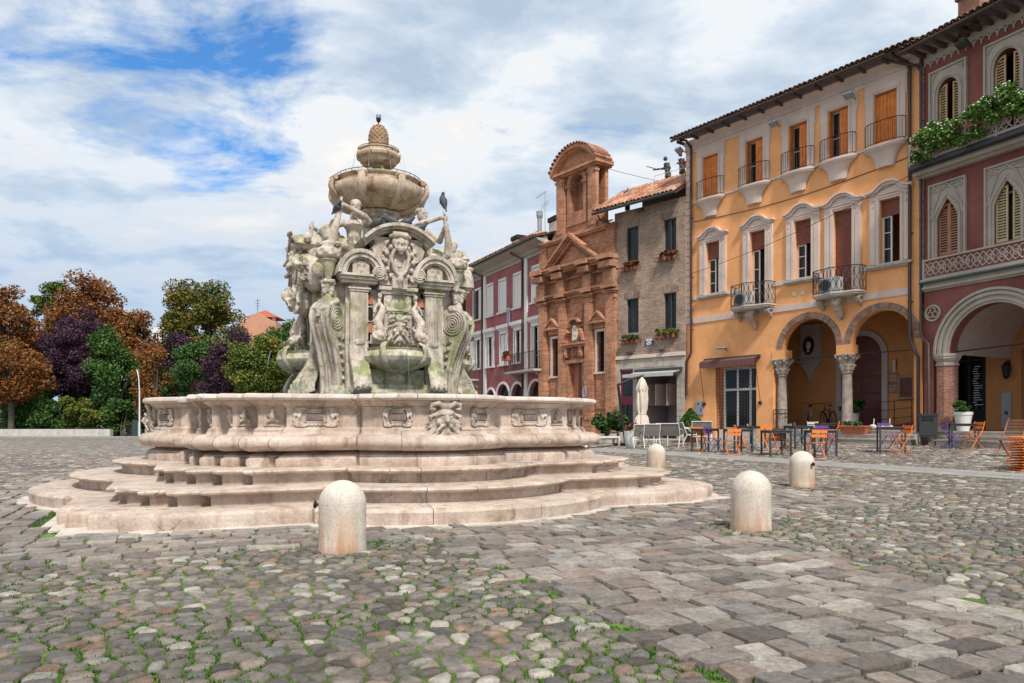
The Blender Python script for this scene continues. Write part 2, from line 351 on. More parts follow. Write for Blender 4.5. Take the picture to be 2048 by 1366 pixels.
def soil_mat():
    m, t, b = new_mat('mossy_joint_soil')
    c = ramp(t, [(.36, (.085, .07, .05)), (.42, (.075, .08, .03)), (.47, (.06, .11, .016)), (.60, (.13, .22, .03))], tnoise(t, 1.3, 6, .65)).outputs[0]
    f = ramp(t, [(.3, (.6,) * 3), (.7, (1.3,) * 3)], tnoise(t, 45, 4)); c = mix(t, c, f.outputs[0], 1, 'MULTIPLY')
    t.links.new(c, b.inputs['Base Color']); b.inputs['Roughness'].default_value = .95; bump(t, b, tnoise(t, 60), .8, .02); return m
M['soil'] = soil_mat()
def far_mat():
    m, t, b = new_mat('distant_cobbles'); p = pos(t)
    v = N(t, 'TexVoronoi'); v.inputs['Scale'].default_value = 5.2; t.links.new(p, v.inputs['Vector'])
    sc = N(t, 'SeparateColor'); t.links.new(v.outputs['Color'], sc.inputs[0])
    c = ramp(t, COB, sc.outputs[0]).outputs[0]
    v2 = N(t, 'TexVoronoi', feature='DISTANCE_TO_EDGE'); v2.inputs['Scale'].default_value = 5.2; t.links.new(p, v2.inputs['Vector'])
    e = ramp(t, [(.0, 0.), (.09, 1.)], v2.outputs['Distance']); c = mix(t, (.09, .085, .065), c, e.outputs[0])
    t.links.new(c, b.inputs['Base Color']); b.inputs['Roughness'].default_value = .8; bump(t, b, e.outputs[0], .6, .02); return m
M['far'] = far_mat()
M['asphalt'] = plain('grey_asphalt', (.17, .165, .16), .85, var=.2, scale=3, bmp=.3)
M['slabs'] = stone('grey_paving', (.24, .235, .22), (.33, .32, .30), dirt=(.12, .12, .11), dirt_amt=.4, streak=0, bmp=.3)
M['steps'] = stone('step_stone', (.38, .33, .29), (.50, .45, .40), dirt=(.2, .15, .12), streak=.2)
M['concrete'] = stone('pale_concrete', (.42, .41, .38), (.55, .54, .50), dirt=(.25, .24, .2), streak=.3, bmp=.2)
M['cream'] = plaster('cream_stucco', (.60, .49, .43), .08, .22, dark=(.30, .22, .19))
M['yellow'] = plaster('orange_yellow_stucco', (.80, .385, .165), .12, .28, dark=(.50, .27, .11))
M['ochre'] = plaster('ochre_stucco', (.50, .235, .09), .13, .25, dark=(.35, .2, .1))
M['vault'] = plaster('grey_stucco', (.42, .36, .35), .1, .1)
M['redwall'] = plaster('oxblood_stucco', (.215, .078, .066), .28, .3, dark=(.13, .045, .045))
M['mauve'] = plaster('rose_stucco', (.33, .115, .12), .28, .35, dark=(.17, .07, .08))
M['greystone'] = plaster('grey_cast_stone', (.40, .355, .31), .12, .3, dark=(.2, .17, .15))
M['whitepaint'] = plain('white_paint', (.70, .68, .66), .55, var=.05)
M['white'] = plain('white_plastic', (.66, .65, .62), .45, var=.03)
M['dirtywhite'] = plain('off_white_paint', (.55, .55, .53), .55, var=.1)
M['shutter_o'] = plain('orange_wood', (.62, .175, .02), .6, var=.25, scale=4)
M['shutter_b'] = plain('tan_shutter', (.44, .30, .15), .6, var=.15)
M['shutter_r'] = plain('faded_red_shutter', (.34, .17, .10), .6, var=.15)
M['shutter_g'] = plain('straw_shutter', (.46, .39, .22), .6, var=.15)
M['blind'] = plain('red_brown_blind', (.20, .055, .03), .6, var=.25, scale=9)
M['glass'] = plain('dark_window_glass', (.014, .018, .018), .12, var=.3, scale=1.5, spec=.35)
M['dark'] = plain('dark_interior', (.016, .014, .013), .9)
M['iron'] = plain('wrought_iron', (.028, .026, .027), .55, .5)
M['darkmetal'] = plain('anthracite_metal', (.05, .055, .058), .5, .3)
M['pipe'] = plain('brown_copper_pipe', (.075, .045, .038), .5, .4)
M['greymetal'] = plain('grey_metal', (.30, .32, .33), .45, .4)
M['tile'] = per_stone('terracotta_tile', [(0., (.30, .11, .06)), (.3, (.42, .18, .10)), (.6, (.50, .26, .16)), (.8, (.55, .36, .24)), (1., (.28, .14, .10))], bmp=.3)
M['tile_dark'] = per_stone('weathered_tile', [(0., (.09, .055, .045)), (.4, (.15, .09, .07)), (.8, (.22, .13, .09)), (1., (.11, .08, .07))], bmp=.3)
M['wood_dark'] = plain('dark_eave_wood', (.085, .045, .032), .75, var=.3)
M['door_red'] = plain('dark_red_door', (.10, .022, .018), .5, var=.3)
M['wine'] = plain('wine_panel', (.17, .012, .035), .5, var=.2)
M['orange'] = plain('orange_metal', (.72, .185, .02), .45, var=.06)
M['purple'] = plain('purple_metal', (.12, .055, .24), .45, var=.06)
M['beige'] = plain('beige_metal', (.55, .52, .42), .45, var=.06)
M['brownw'] = plain('brown_wood', (.22, .10, .05), .55, var=.25)
M['mesh_g'] = plain('grey_textilene', (.20, .175, .165), .7, var=.1)
M['fabric'] = plain('cream_canvas', (.62, .54, .45), .85, var=.12, scale=5)
M['awn_b'] = plain('brown_awning_cloth', (.13, .055, .05), .8, var=.15)
M['awn_g'] = plain('grey_awning_cloth', (.40, .40, .38), .8, var=.1)
M['terracotta'] = plain('terracotta_pot', (.36, .11, .06), .7, var=.15)
M['redpot'] = plain('red_plastic_box', (.22, .035, .03), .6)
M['brass'] = plain('pale_disc', (.58, .56, .40), .5, var=.1)
M['blue'] = plain('blue_enamel', (.04, .07, .28), .4)
M['green'] = plain('dark_green_metal', (.03, .06, .05), .4)
M['pigeon'] = plain('slate_feathers', (.045, .05, .06), .6, var=.4, scale=20)
M['bronze'] = plain('weathered_bronze', (.06, .055, .045), .6, .2, var=.4, scale=12)
M['bark'] = stone('bark', (.07, .05, .04), (.14, .11, .085), streak=.3, bmp=.8)
mw, tw, bw_ = new_mat('water'); bw_.inputs['Base Color'].default_value = (.85, .95, .95, 1); bw_.inputs['Roughness'].default_value = .02
bw_.inputs['Transmission Weight'].default_value = 1; bw_.inputs['IOR'].default_value = 1.33; M['water'] = mw
M['pond'] = plain('still_water', (.03, .045, .035), .04, spec=.6)
M['lf_rust'] = leafmat('rust_leaves', [(.25, (.085, .030, .010)), (.40, (.20, .062, .018)), (.52, (.33, .115, .030)), (.62, (.20, .105, .028)), (.72, (.09, .10, .028)), (.84, (.22, .07, .02))])
M['lf_mix'] = leafmat('turning_leaves', [(.25, (.03, .055, .010)), (.46, (.075, .11, .018)), (.58, (.13, .14, .024)), (.68, (.24, .14, .026)), (.8, (.34, .13, .025))])
M['lf_purple'] = leafmat('plum_leaves', [(.25, (0.018, 0.008, 0.018)), (.5, (0.054, 0.023, 0.046)), (.75, (0.115, 0.054, 0.084))])
M['lf_green'] = leafmat('green_leaves', [(.25, (0.014, 0.038, 0.008)), (.5, (0.041, 0.101, 0.019)), (.75, (0.101, 0.189, 0.041))])
M['lf_yg'] = leafmat('yellow_green_leaves', [(.25, (0.024, 0.051, 0.011)), (.5, (0.081, 0.128, 0.019)), (.66, (0.176, 0.203, 0.027)), (.8, (0.405, 0.203, 0.027))])
M['lf_box'] = leafmat('red_geranium_leaves', [(.25, (.05, .05, .012)), (.5, (.14, .06, .02)), (.75, (.30, .05, .03))])
M['lf_bright'] = leafmat('bright_green_leaves', [(.25, (.03, .08, .012)), (.5, (.09, .19, .03)), (.75, (.20, .33, .06))])
M['grass'] = leafmat('grass_blades', [(.25, (.025, .06, .008)), (.5, (.05, .12, .015)), (.75, (.10, .20, .03))])
M['petal'] = plain('white_petals', (.80, .80, .78), .6, var=.05)
# ------------------------------------------------------------------ fountain frame and outlines
FC = (-2.43, 13.2); FA = math.atan2(.4115, .911)           # local -Y points at the nearest lobe
fc_, fs_ = math.cos(FA), math.sin(FA)
def to_f(x, y): dx, dy = x - FC[0], y - FC[1]; return dx * fc_ + dy * fs_, -dx * fs_ + dy * fc_
def from_f(u, v): return FC[0] + u * fc_ - v * fs_, FC[1] + u * fs_ + v * fc_
def outline(o=0.):
    """closed plan at offset o: four convex lobes, panels and stepped corners (counter-clockwise)"""
    r = 1.20 + o + .14 * max(0, o - .3); cy = 3.64 - 1.20; pl = 3.0 + o; wj = math.sqrt(max(.01, r * r - (pl + .12 - cy) ** 2)); am = math.asin(min(1, wj / r))
    half = [(math.sin(a) * r, cy + math.cos(a) * r) for a in np.linspace(0, am, 7)]
    half += [(wj, pl), (1.98 + o, pl), (1.98 + o, 2.88 + o), (2.33 + o, 2.88 + o), (2.33 + o, 2.63 + o), (2.63 + o, 2.63 + o)]
    q = ([(-w, p) for w, p in reversed(half[1:])] + half)[1:]
    out = []
    for k in range(4):
        a = k * PI / 2; c, s = math.cos(a), math.sin(a)
        for w, p in q: x, y = w, -p; out.append((x * c - y * s, x * s + y * c))
    return out
OUT = outline(0)
def inside(poly, x, y):
    c = False; j = len(poly) - 1
    for i in range(len(poly)):
        xi, yi = poly[i]; xj, yj = poly[j]
        if (yi > y) != (yj > y) and x < (xj - xi) * (y - yi) / (yj - yi) + xi: c = not c
        j = i
    return c
SLAB = outline(1.68)

# ------------------------------------------------------------------ ground
def grid(name, xs, ys, mat, dz=0, keep=None):
    vs = [(x, y, ground_z(x, y) + dz) for y in ys for x in xs]; nx = len(xs)
    fs = [(j * nx + i, j * nx + i + 1, (j + 1) * nx + i + 1, (j + 1) * nx + i) for j in range(len(ys) - 1) for i in range(nx - 1)
          if keep is None or keep((xs[i] + xs[i + 1]) / 2, (ys[j] + ys[j + 1]) / 2)]
    me = bpy.data.meshes.new(name); me.from_pydata(vs, [], fs); me.materials.append(mat); return link(name, me)
xs = [-900, -300, -120, -60, -40] + list(np.arange(-30, 32, 1.0)) + [40, 60, 120, 300, 900]
ys = [-900, -200, -50, -10] + list(np.arange(0, 62, 1.0)) + [80, 120, 300, 1500]
ground = struct(grid('ground', xs, ys, M['soil'], .005))
ground.data.materials.append(M['far'])
nearz = lambda x, y: 2 < y < 29.5 and abs(x) < .74 * y + 2.4 and (y < 25.5 or x > 2.5)
for p in ground.data.polygons:
    c = p.center
    p.material_index = 0 if nearz(c.x, c.y) else 1
road = struct(grid('road', list(np.linspace(-70, -1, 12)), [46, 50, 56, 62.5], M['asphalt'], .011))

# grey smooth paving strip across the square
PA, PB = Vector((2.2, 28.4)), Vector((13.2, 8.6)); pd = (PB - PA).normalized(); pn = Vector((pd.y, -pd.x))
def in_strip(x, y, m=0.): v = Vector((x, y)) - PA; return abs(v.dot(pn)) < .55 + m and 0 < v.dot(pd) < (PB - PA).length
k = 0; L = (PB - PA).length; t0 = 0
path = struct(bpy.data.objects.new('path', None)); col.objects.link(path)
while t0 < L:
    ln = random.uniform(.9, 1.4); ln = min(ln, L - t0 + .01)
    mb = MB()
    for side in (-1, 1):
        mb = MB(); a, b = (.01, .545) if side > 0 else (-.545, -.01)
        c4 = [PA + pd * (t0 + .012) + pn * a, PA + pd * (t0 + ln) + pn * a, PA + pd * (t0 + ln) + pn * b, PA + pd * (t0 + .012) + pn * b]
        h = random.uniform(.016, .021)
        z = [ground_z(p.x, p.y) for p in c4]
        mb.add([(p.x, p.y, zz - .03) for p, zz in zip(c4, z)] + [(p.x, p.y, zz + h) for p, zz in zip(c4, z)],
               [(4, 5, 6, 7), (0, 1, 5, 4), (1, 2, 6, 5), (2, 3, 7, 6), (3, 0, 4, 7)])
        mb.build('paving_slab', M['slabs'], path)
    t0 += ln

# the footprints nobody should see stones in: podiums of the arcades
FY = Vector((13.7, 24.2)); DY = Vector((.588, -.809)); DR = Vector((.406, -.914))
def blocked(x, y):
    u, v = to_f(x, y)
    if max(abs(u), abs(v)) < 5.6 and (inside(SLAB, u, v) or max(abs(u), abs(v)) < 4.5): return True
    d = Vector((x, y)) - Vector((13.7, 24.2))
    if y > 24 and d.x * .809 + d.y * .588 > -.1: return True
    if y <= 24.2 and d.x * .914 + d.y * .406 > -.1 and x > 13: return True
    return False
def visible(x, y): return 2.75 < y < (30.2 if x > 2 else 25.6) and -.735 * y - .9 < x < .735 * y + 2.3
def zone(x, y):
    if in_strip(x, y, .05): return 0
    u, v = to_f(x, y)
    a = max(abs(u), abs(v))
    if a < 6.05: return 2
    if -v > 6.0 and -.95 < u < 1.75 + .25 * math.sin(v * .7): return 2
    return 1
def clip(poly, mx, my, nx, ny):
    out = []; m = len(poly)
    d = [(p[0] - mx) * nx + (p[1] - my) * ny for p in poly]
    for i in range(m):
        j = (i + 1) % m
        if d[i] <= 0: out.append(poly[i])
        if (d[i] < 0 < d[j]) or (d[j] < 0 < d[i]):
            t = d[i] / (d[i] - d[j]); out.append((poly[i][0] + (poly[j][0] - poly[i][0]) * t, poly[i][1] + (poly[j][1] - poly[i][1]) * t))
    return out
def stone_geo(poly, gap, h, lod, flat=False):
    """raised stone from a plan polygon: returns verts, faces"""
    n = len(poly); cx = sum(p[0] for p in poly) / n; cy = sum(p[1] for p in poly) / n
    q = []
    for x, y in poly:
        dx, dy = x - cx, y - cy; d = math.hypot(dx, dy) or 1e-6; s = max(.3, 1 - gap / d); q.append((cx + dx * s, cy + dy * s))
    if lod:
        w = random.uniform(.16, .30) if not flat else .09; r = []
        for i in range(n):
            a, b = q[i], q[(i + 1) % n]
            r += [(a[0] + (b[0] - a[0]) * w, a[1] + (b[1] - a[1]) * w), (b[0] + (a[0] - b[0]) * w, b[1] + (a[1] - b[1]) * w)]
        q = r; n = len(q)
    g = ground_z(cx, cy); tx, ty = random.uniform(-.05, .05), random.uniform(-.05, .05)
    def lv(s, z, j=0): return [(cx + (x - cx) * s, cy + (y - cy) * s, g + z + (x - cx) * tx + (y - cy) * ty + (random.uniform(-j, j) if j else 0)) for x, y in q]
    vs = lv(1, -.006); rings = [(.95, h * .6), (.80 if not flat else .93, h * .97)] if lod else [(.88, h * .9)]
    for s, z in rings: vs += lv(s, z, .0015 if lod else 0)
    fs = []
    for k in range(len(rings)):
        for i in range(n): j = (i + 1) % n; fs.append((k * n + i, k * n + j, (k + 1) * n + j, (k + 1) * n + i))
    vs.append((cx, cy, g + h * (1.06 if not flat else 1.0))); t = len(vs) - 1; b = len(rings) * n
    for i in range(n): fs.append((b + i, b + (i + 1) % n, t))
    return vs, fs, (cx, cy)
stones = {1: [], 2: []}
def cobble_field(s, y0, y1):
    """irregular cells of a jittered grid"""
    P = {}
    i0, i1 = int(-.75 * y1 / s) - 3, int((.75 * y1 + 2.2) / s) + 3; j0, j1 = int(y0 / s / .88) - 3, int(y1 / s / .88) + 3
    rj = random.Random(5)
    for j in range(j0, j1 + 1):
        for i in range(i0, i1 + 1):
            x = (i + .5 * (j % 2) + rj.uniform(-.47, .47)) * s * 1.22; y = (j + rj.uniform(-.46, .46)) * s * .88
            P[i, j] = (x, y)
    for (i, j), (x, y) in P.items():
        if not (y0 <= y < y1) or not visible(x, y) or zone(x, y) != 1 or blocked(x, y): continue
        poly = [(x - s, y - s), (x + s, y - s), (x + s, y + s), (x - s, y + s)]
        for dj in (0, -1, 1, -2, 2):
            for di in (-2, -1, 0, 1, 2):
                q = P.get((i + di, j + dj))
                if q and (di or dj):
                    nx, ny = q[0] - x, q[1] - y
                    if nx * nx + ny * ny < 4 * s * s: poly = clip(poly, x + nx / 2, y + ny / 2, nx, ny)
        if len(poly) > 2: stones[1].append((poly, s))
cobble_field(.120, 2.7, 11); cobble_field(.165, 10.88, 30.2)
def sett_rows(u0, u1, v0, v1, along_u, test, wmin=.17, wmax=.34, row=.205):
    """rows of setts in the fountain's own axes"""
    rj = random.Random(int(u0 * 31 + v0 * 17)); a0, a1, b0, b1 = (u0, u1, v0, v1) if along_u else (v0, v1, u0, u1)
    b = b0
    while b < b1:
        rh = row * rj.uniform(.8, 1.25); a = a0 + rj.uniform(-.2, 0); sl = rj.uniform(-.02, .02)
        while a < a1:
            w = rj.uniform(wmin, wmax)
            j = lambda: rj.uniform(-.026, .026)
            pts = [(a + j(), b + j()), (a + w + j(), b + j()), (a + w + j(), b + rh + j()), (a + j(), b + rh + j())]
            if not along_u: pts = [(q, p) for p, q in reversed(pts)]
            wp = [from_f(*p) for p in pts]; cx = sum(p[0] for p in wp) / 4; cy = sum(p[1] for p in wp) / 4
            uc, vc = sum(p[0] for p in pts) / 4, sum(p[1] for p in pts) / 4
            if test(uc, vc) and visible(cx, cy) and zone(cx, cy) == 2 and not blocked(cx, cy): stones[2].append((wp, .2))
            a += w
        b += rh
near_sq = lambda u, v: max(abs(u), abs(v)) < 6.05
sett_rows(-6.1, 6.1, -6.05, -3.0, True, lambda u, v: near_sq(u, v) and -v > abs(u) - .0)
sett_rows(-6.05, -3.0, -6.1, 6.1, False, lambda u, v: near_sq(u, v) and -u > abs(v), wmin=.16, wmax=.3)
sett_rows(3.0, 6.05, -6.1, 6.1, False, lambda u, v: near_sq(u, v) and u > abs(v))
sett_rows(-1.0, 2.1, -12.5, -6.05, True, lambda u, v: -v > 6.03, wmin=.17, wmax=.36, row=.215)
def lay(kind, name, mat, h, gap, flat):
    """the 300 nearest stones are single objects, the others are one mesh"""
    lst = []
    for poly, s in stones[kind]:
        cy = sum(p[1] for p in poly) / len(poly); cx = sum(p[0] for p in poly) / len(poly)
        seen = abs(cx) < .71 * cy and cy > 3.25
        lst.append((cy if seen else 99, cx, poly))
    lst.sort(key=lambda q: q[0]); V = []; F = []; cnt = 0
    for cy, cx, poly in lst:
        yy = sum(p[1] for p in poly) / len(poly)
        if len(poly) < 3: continue
        vs, fs, c = stone_geo(poly, gap, h * random.uniform(.75, 1.2), yy < 12, flat)
        if cnt < 300 and cy < 99:
            g = ground_z(*c); me = bpy.data.meshes.new(name)
            me.from_pydata([(x - c[0], y - c[1], z - g) for x, y, z in vs], [], fs)
            me.polygons.foreach_set('use_smooth', [not flat] * len(me.polygons)); me.materials.append(mat)
            link(name, me, ground, (c[0], c[1], g)); cnt += 1
        else:
            b = len(V); V += vs; F += [tuple(i + b for i in f) for f in fs]
    me = bpy.data.meshes.new(name + 's'); me.from_pydata(V, [], F); me.materials.append(mat)
    me.polygons.foreach_set('use_smooth', [not flat] * len(me.polygons)); stuff(link(name + 's', me, ground))
    print(name, len(lst), len(F))
lay(1, 'cobblestone', M['cobble'], .022, .013, False)
lay(2, 'paving_sett', M['sett'], .036, .0085, True)

# grass: tufts along the fountain's foot, round the bollards, in joints
BOLL = [gp(685, 1103), gp(1502, 1061), gp(1604, 975), gp(1312, 943)]
def tufts():
    V = []; F = []; rj = random.Random(3)
    def tuft(x, y, n, h, r):
        if blocked(x, y) and not on_edge(x, y): return
        g = ground_z(x, y)
        for _ in range(n):
            a = rj.uniform(0, 2 * PI); q = r * math.sqrt(rj.random()); px, py = x + q * math.cos(a), y + q * math.sin(a)
            b = rj.uniform(0, PI); w = .007; hh = h * rj.uniform(.5, 1.2); lx, ly = rj.uniform(-.5, .5) * hh, rj.uniform(-.5, .5) * hh
            dx, dy = math.cos(b) * w, math.sin(b) * w; k = len(V)
            V.extend([(px - dx, py - dy, g + .003), (px + dx, py + dy, g + .003), (px + lx, py + ly, g + hh)]); F.append((k, k + 1, k + 2))
    slab2 = outline(1.66)
    def on_edge(x, y): u, v = to_f(x, y); return not inside(slab2, u, v)
    e = outline(1.74); n = len(e)
    for i in range(n):
        p, q = Vector(e[i]), Vector(e[(i + 1) % n]); m = int((q - p).length / .035) + 1
        for k in range(m):
            c = p + (q - p) * (k + rj.random()) / m
            x, y = from_f(c.x, c.y)
            if noise.noise(Vector((x * 1.7, y * 1.7, 0))) > -.12 and y < 14: tuft(x + rj.uniform(-.05, .05), y + rj.uniform(-.06, .04), 9, .028, .05)
    for bx, by, bz in BOLL:
        for _ in range(330):
            a = rj.uniform(0, 2 * PI); r = .23 + abs(rj.gauss(0, .2)); x, y = bx + 1.4 * r * math.cos(a), by + r * math.sin(a)
            if math.hypot(x - bx, y - by) > .23 and noise.noise(Vector((x * 2.3, y * 2.3, 4))) > -.08: tuft(x, y, 9, .026, .05)
    for _ in range(42000):
        y = rj.uniform(3.0, 15) ; x = rj.uniform(-.73, .73) * y
        if noise.noise(Vector((x * .9, y * .9, 9))) > -.06 and not blocked(x, y): tuft(x, y, 6, .024, .028)
    me = bpy.data.meshes.new('grass'); me.from_pydata(V, [], F); me.materials.append(M['grass'])
    o = stuff(link('grass', me)); tag(o, 'short green grass and moss growing in the joints of the paving', 'grass')
tufts()

# ------------------------------------------------------------------ bollards
def bollard(px, py, label, knob=None):
    x, y, z = gp(px, py); t = thing('bollard', label, 'bollard', (x, y, z), 0, 'stone bollards round the fountain')
    r = .213; H = .655; pr = [(r + .012, -.02), (r + .008, .02), (r + .002, .06)]
    pr += [(r, .06 + (H - r * 1.0 - .06) * i / 5) for i in range(1, 6)]
    pr += [(r * math.cos(a), H - r * 1.0 + r * 1.0 * math.sin(a)) for a in np.linspace(.12, PI / 2, 9)]
    pr[-1] = (0, H)
    MB().lathe(pr, 40, mod=lambda a, z: 1 + .006 * noise.noise(Vector((math.cos(a) * 2, math.sin(a) * 2, z * 5)))).build('stone_body', M['boll'], t, smooth=True)
    if knob is not None:
        c, s = math.cos(knob), math.sin(knob); zz = .43
        b = MB(); b.tube([(c * .20, s * .20, zz), (c * .25, s * .25, zz)], .012, 10); b.tube([(c * .247, s * .247, zz), (c * .262, s * .262, zz)], [.032, .036], 16)
        b.build('iron_knob', M['iron'], t, smooth=True)
    return t
bollard(685, 1103, 'round-topped stone bollard nearest the camera, iron knob on its left side', PI * .98)
bollard(1502, 1061, 'large plain round-topped stone bollard right of the fountain steps', None)
bollard(1604, 975, 'stone bollard with a dark iron disc facing the camera, before the cafe tables', -1.15)
bollard(1312, 943, 'small far stone bollard in front of the grey armchairs', None)

# ------------------------------------------------------------------ fountain
ftn = thing('fountain', 'carved baroque marble fountain with lobed basin, tritons, bowl and pine cone on three steps', 'fountain', (FC[0], FC[1], 0), FA)
def sweep_blocks(name, prof, mat, parent, breaks, gap=.004, top_in=None, sag=0):
    """profile (offset,z) swept along the outline; cut into blocks at the outline indices in breaks"""
    n = len(OUT); rings = [outline(o) for o, z in prof]
    for b0, b1 in breaks:
        idx = [i % n for i in range(b0, b1 + 1)]; m = len(idx); vs = []; fs = []
        dz = random.uniform(-.003, .003)
        for k, (o, z) in enumerate(prof):
            R_ = rings[k]; pts = [Vector(R_[i]) for i in idx]
            if len(pts) > 1:
                d = (pts[1] - pts[0]); pts[0] = pts[0] + d.normalized() * min(gap, d.length * .3)
                d = (pts[-1] - pts[-2]); pts[-1] = pts[-1] - d.normalized() * min(gap, d.length * .3)
            vs += [(p.x, p.y, z + dz) for p in pts]
        for k in range(len(prof) - 1):
            for i in range(m - 1): fs.append((k * m + i, k * m + i + 1, (k + 1) * m + i + 1, (k + 1) * m + i))
        K = len(prof)
        fs += [tuple(k * m for k in range(K)), tuple(k * m + m - 1 for k in reversed(range(K)))]
        for i in range(m - 1): fs.append(((K - 1) * m + i, (K - 1) * m + i + 1, i + 1, i))
        MB().add(vs, fs).build(name, mat, parent, angle=38)
NS = len(OUT) // 4
# outline indices of one side: find jogs
def side_breaks(extra=()):
    """blocks between the corners of the plan; the lobe is cut in three"""
    q = NS; loc = [0, 1, 2, 3, 4, 5, 5 + 4, 5 + 8, 5 + 12, 18, 19, 20, 21, 22]
    loc = sorted(set(i for i in loc if i <= q)); res = []
    # vertices with right-angle jogs split the run
    return loc
half_n = 6
# local numbering in one side: 0..4 jogs (left), 5..17 lobe arc, 18..22 jogs (right)
PCS = [(0, 2), (2, 4), (4, 5), (5, 9), (9, 13), (13, 17), (17, 18), (18, 20), (20, 22), (22, 23)]
PCS = [(a, b) for a, b in PCS if b <= NS]
if PCS[-1][1] < NS: PCS.append((PCS[-1][1], NS))
BR = [(k * NS + a, k * NS + b) for k in range(4) for a, b in PCS]
BRS = [[(k * NS + a, k * NS + b) for k in range(4) for a, b in zip(q, q[1:])] for q in ([0, 2, 4, 5, 8, 13, 17, 18, 20, 22, NS], [0, 1, 2, 3, 4, 5, 10, 14, 17, 18, 19, 20, 21, NS], [0, 2, 4, 5, 7, 12, 17, 18, 20, NS], [0, 2, 4, 5, 9, 15, 17, 18, 20, 22, NS])]
BIG = [(k * NS + a, k * NS + b) for k in range(4) for a, b in [(0, 4), (4, 11), (11, 18), (18, NS)]]
base = bpy.data.objects.new('steps', None); col.objects.link(base); base.parent = ftn
# slab under the steps
s_ = MB(); s_.prism(outline(1.66), -.02, .03, 'z'); s_.build('foundation_slab', M['marble_pale'], base)
mb = MB(); a = 4.38
for k in range(4):
    c, s = round(math.cos(k * PI / 2)), round(math.sin(k * PI / 2))
    mb = MB(); mb.M = Matrix.Rotation(k * PI / 2, 4, 'Z'); mb.prism([(-4.42, -4.42), (-3.2, -4.42), (-3.2, -3.2), (-4.42, -3.2)], -.015, .026, 'z'); mb.build('corner_slab', M['marble_pale'], base)
sweep_blocks('step_block', [(1.05, .02), (1.52, .02), (1.53, .10), (1.535, .165), (1.52, .19), (1.49, .203), (.8, .206)], M['marble'], base, BR)
sweep_blocks('step_block', [(.6, .19), (.96, .19), (.965, .315), (.995, .32), (1.0, .332), (1.03, .337), (1.075, .350), (1.085, .37), (1.075, .388), (1.04, .395), (.4, .398)], M['marble'], base, BR)
sweep_blocks('step_block', [(.1, .38), (.46, .38), (.465, .51), (.495, .515), (.50, .527), (.53, .532), (.575, .545), (.585, .565), (.575, .583), (.54, .59), (-.2, .593)], M['marble'], base, BR)
basin = bpy.data.objects.new('basin', None); col.objects.link(basin); basin.parent = ftn
P_base = [(-.25, .585), (.15, .585), (.16, .64), (.155, .69), (.11, .715), (.105, .735), (.02, .765), (-.02, .79), (-.25, .79)]
bul = [(.055 + .20 * math.sin(t), .905 - .115 * math.cos(t)) for t in np.linspace(.25, PI - .45, 9)]
P_bul = [(-.28, .792)] + bul + [(.075, 1.012), (.06, 1.035), (.055, 1.06), (-.28, 1.06)]
P_wall = [(-.28, 1.063), (.05, 1.063), (.045, 1.085), (.012, 1.10), (.0, 1.115), (0, 1.37), (.012, 1.378), (.02, 1.39), (-.28, 1.39)]
P_corn = [(-.28, 1.392), (.035, 1.392), (.05, 1.41), (.10, 1.44), (.12, 1.465), (-.28, 1.465)]
P_rim = [(-.34, 1.467), (.14, 1.467), (.175, 1.475), (.195, 1.50), (.195, 1.525), (.18, 1.548), (.15, 1.558), (-.30, 1.56), (-.34, 1.54)]
for nm, P_, mt in (('base_moulding', P_base, 'marble'), ('bulging_course', P_bul, 'marble'), ('wall_block', P_wall, 'marble'), ('cornice_block', P_corn, 'marble')):
    sweep_blocks(nm, P_, M[mt], basin, {'base_moulding': BR, 'bulging_course': BRS[0], 'wall_block': BRS[1], 'cornice_block': BRS[2]}[nm], .003)
sweep_blocks('rim_stone', P_rim, M['marble_pale'], basin, BRS[3], .004)
w_ = MB(); w_.prism(outline(-.2), 1.36, 1.40, 'z'); o = w_.build('basin_water', M['pond'], basin); o['kind'] = 'stuff'

# carved reliefs of the basin
def scroll_relief(w, h, plaque=True, fig=False, seed=1):
    rj = random.Random(seed); b = MB(); r = .012
    for sx_ in (-1, 1):
        for sz in (-1, 1):
            b.tube(spiral(sx_ * w * .38, sz * h * .30, h * .22, 1.4, 0, 18, a0=rj.uniform(0, 6), sgn=sx_ * sz), [r * 1.2] * 19, 6)
            b.tube([(sx_ * w * .16, 0, sz * h * .38), (sx_ * w * .26, 0, sz * h * .48), (sx_ * w * .42, 0, sz * h * .46), (sx_ * w * .49, 0, sz * h * .34)], [r, r * 1.6, r * 1.4, r * .7], 6)
            b.ball((sx_ * w * .30, 0, sz * h * .36), (.028, .022, .022)); b.ball((sx_ * w * .47, 0, sz * h * .14), (.02, .02, .03))
        b.tube([(sx_ * w * .33, 0, -h * .25), (sx_ * w * .36, -.01, 0), (sx_ * w * .31, 0, h * .28)], [r, r * 2.2, r], 6)
        b.tube([(sx_ * w * .30, 0, h * .05), (sx_ * w * .42, -.01, h * .12), (sx_ * w * .48, 0, -h * .1)], [r, r * 1.7, r], 6)
    for i in range(5): b.ball(((i - 2) * w * .09, 0, h * .42), (.022, .018, .018)); b.ball(((i - 2) * w * .09, 0, -h * .42), (.022, .018, .018))
    if plaque:
        for p in ((-1, -1, 1, -1), (1, -1, 1, 1), (1, 1, -1, 1), (-1, 1, -1, -1)):
            b.tube([(p[0] * w * .22, 0, p[1] * h * .24), (p[2] * w * .22, 0, p[3] * h * .24)], .014, 6)
    return b
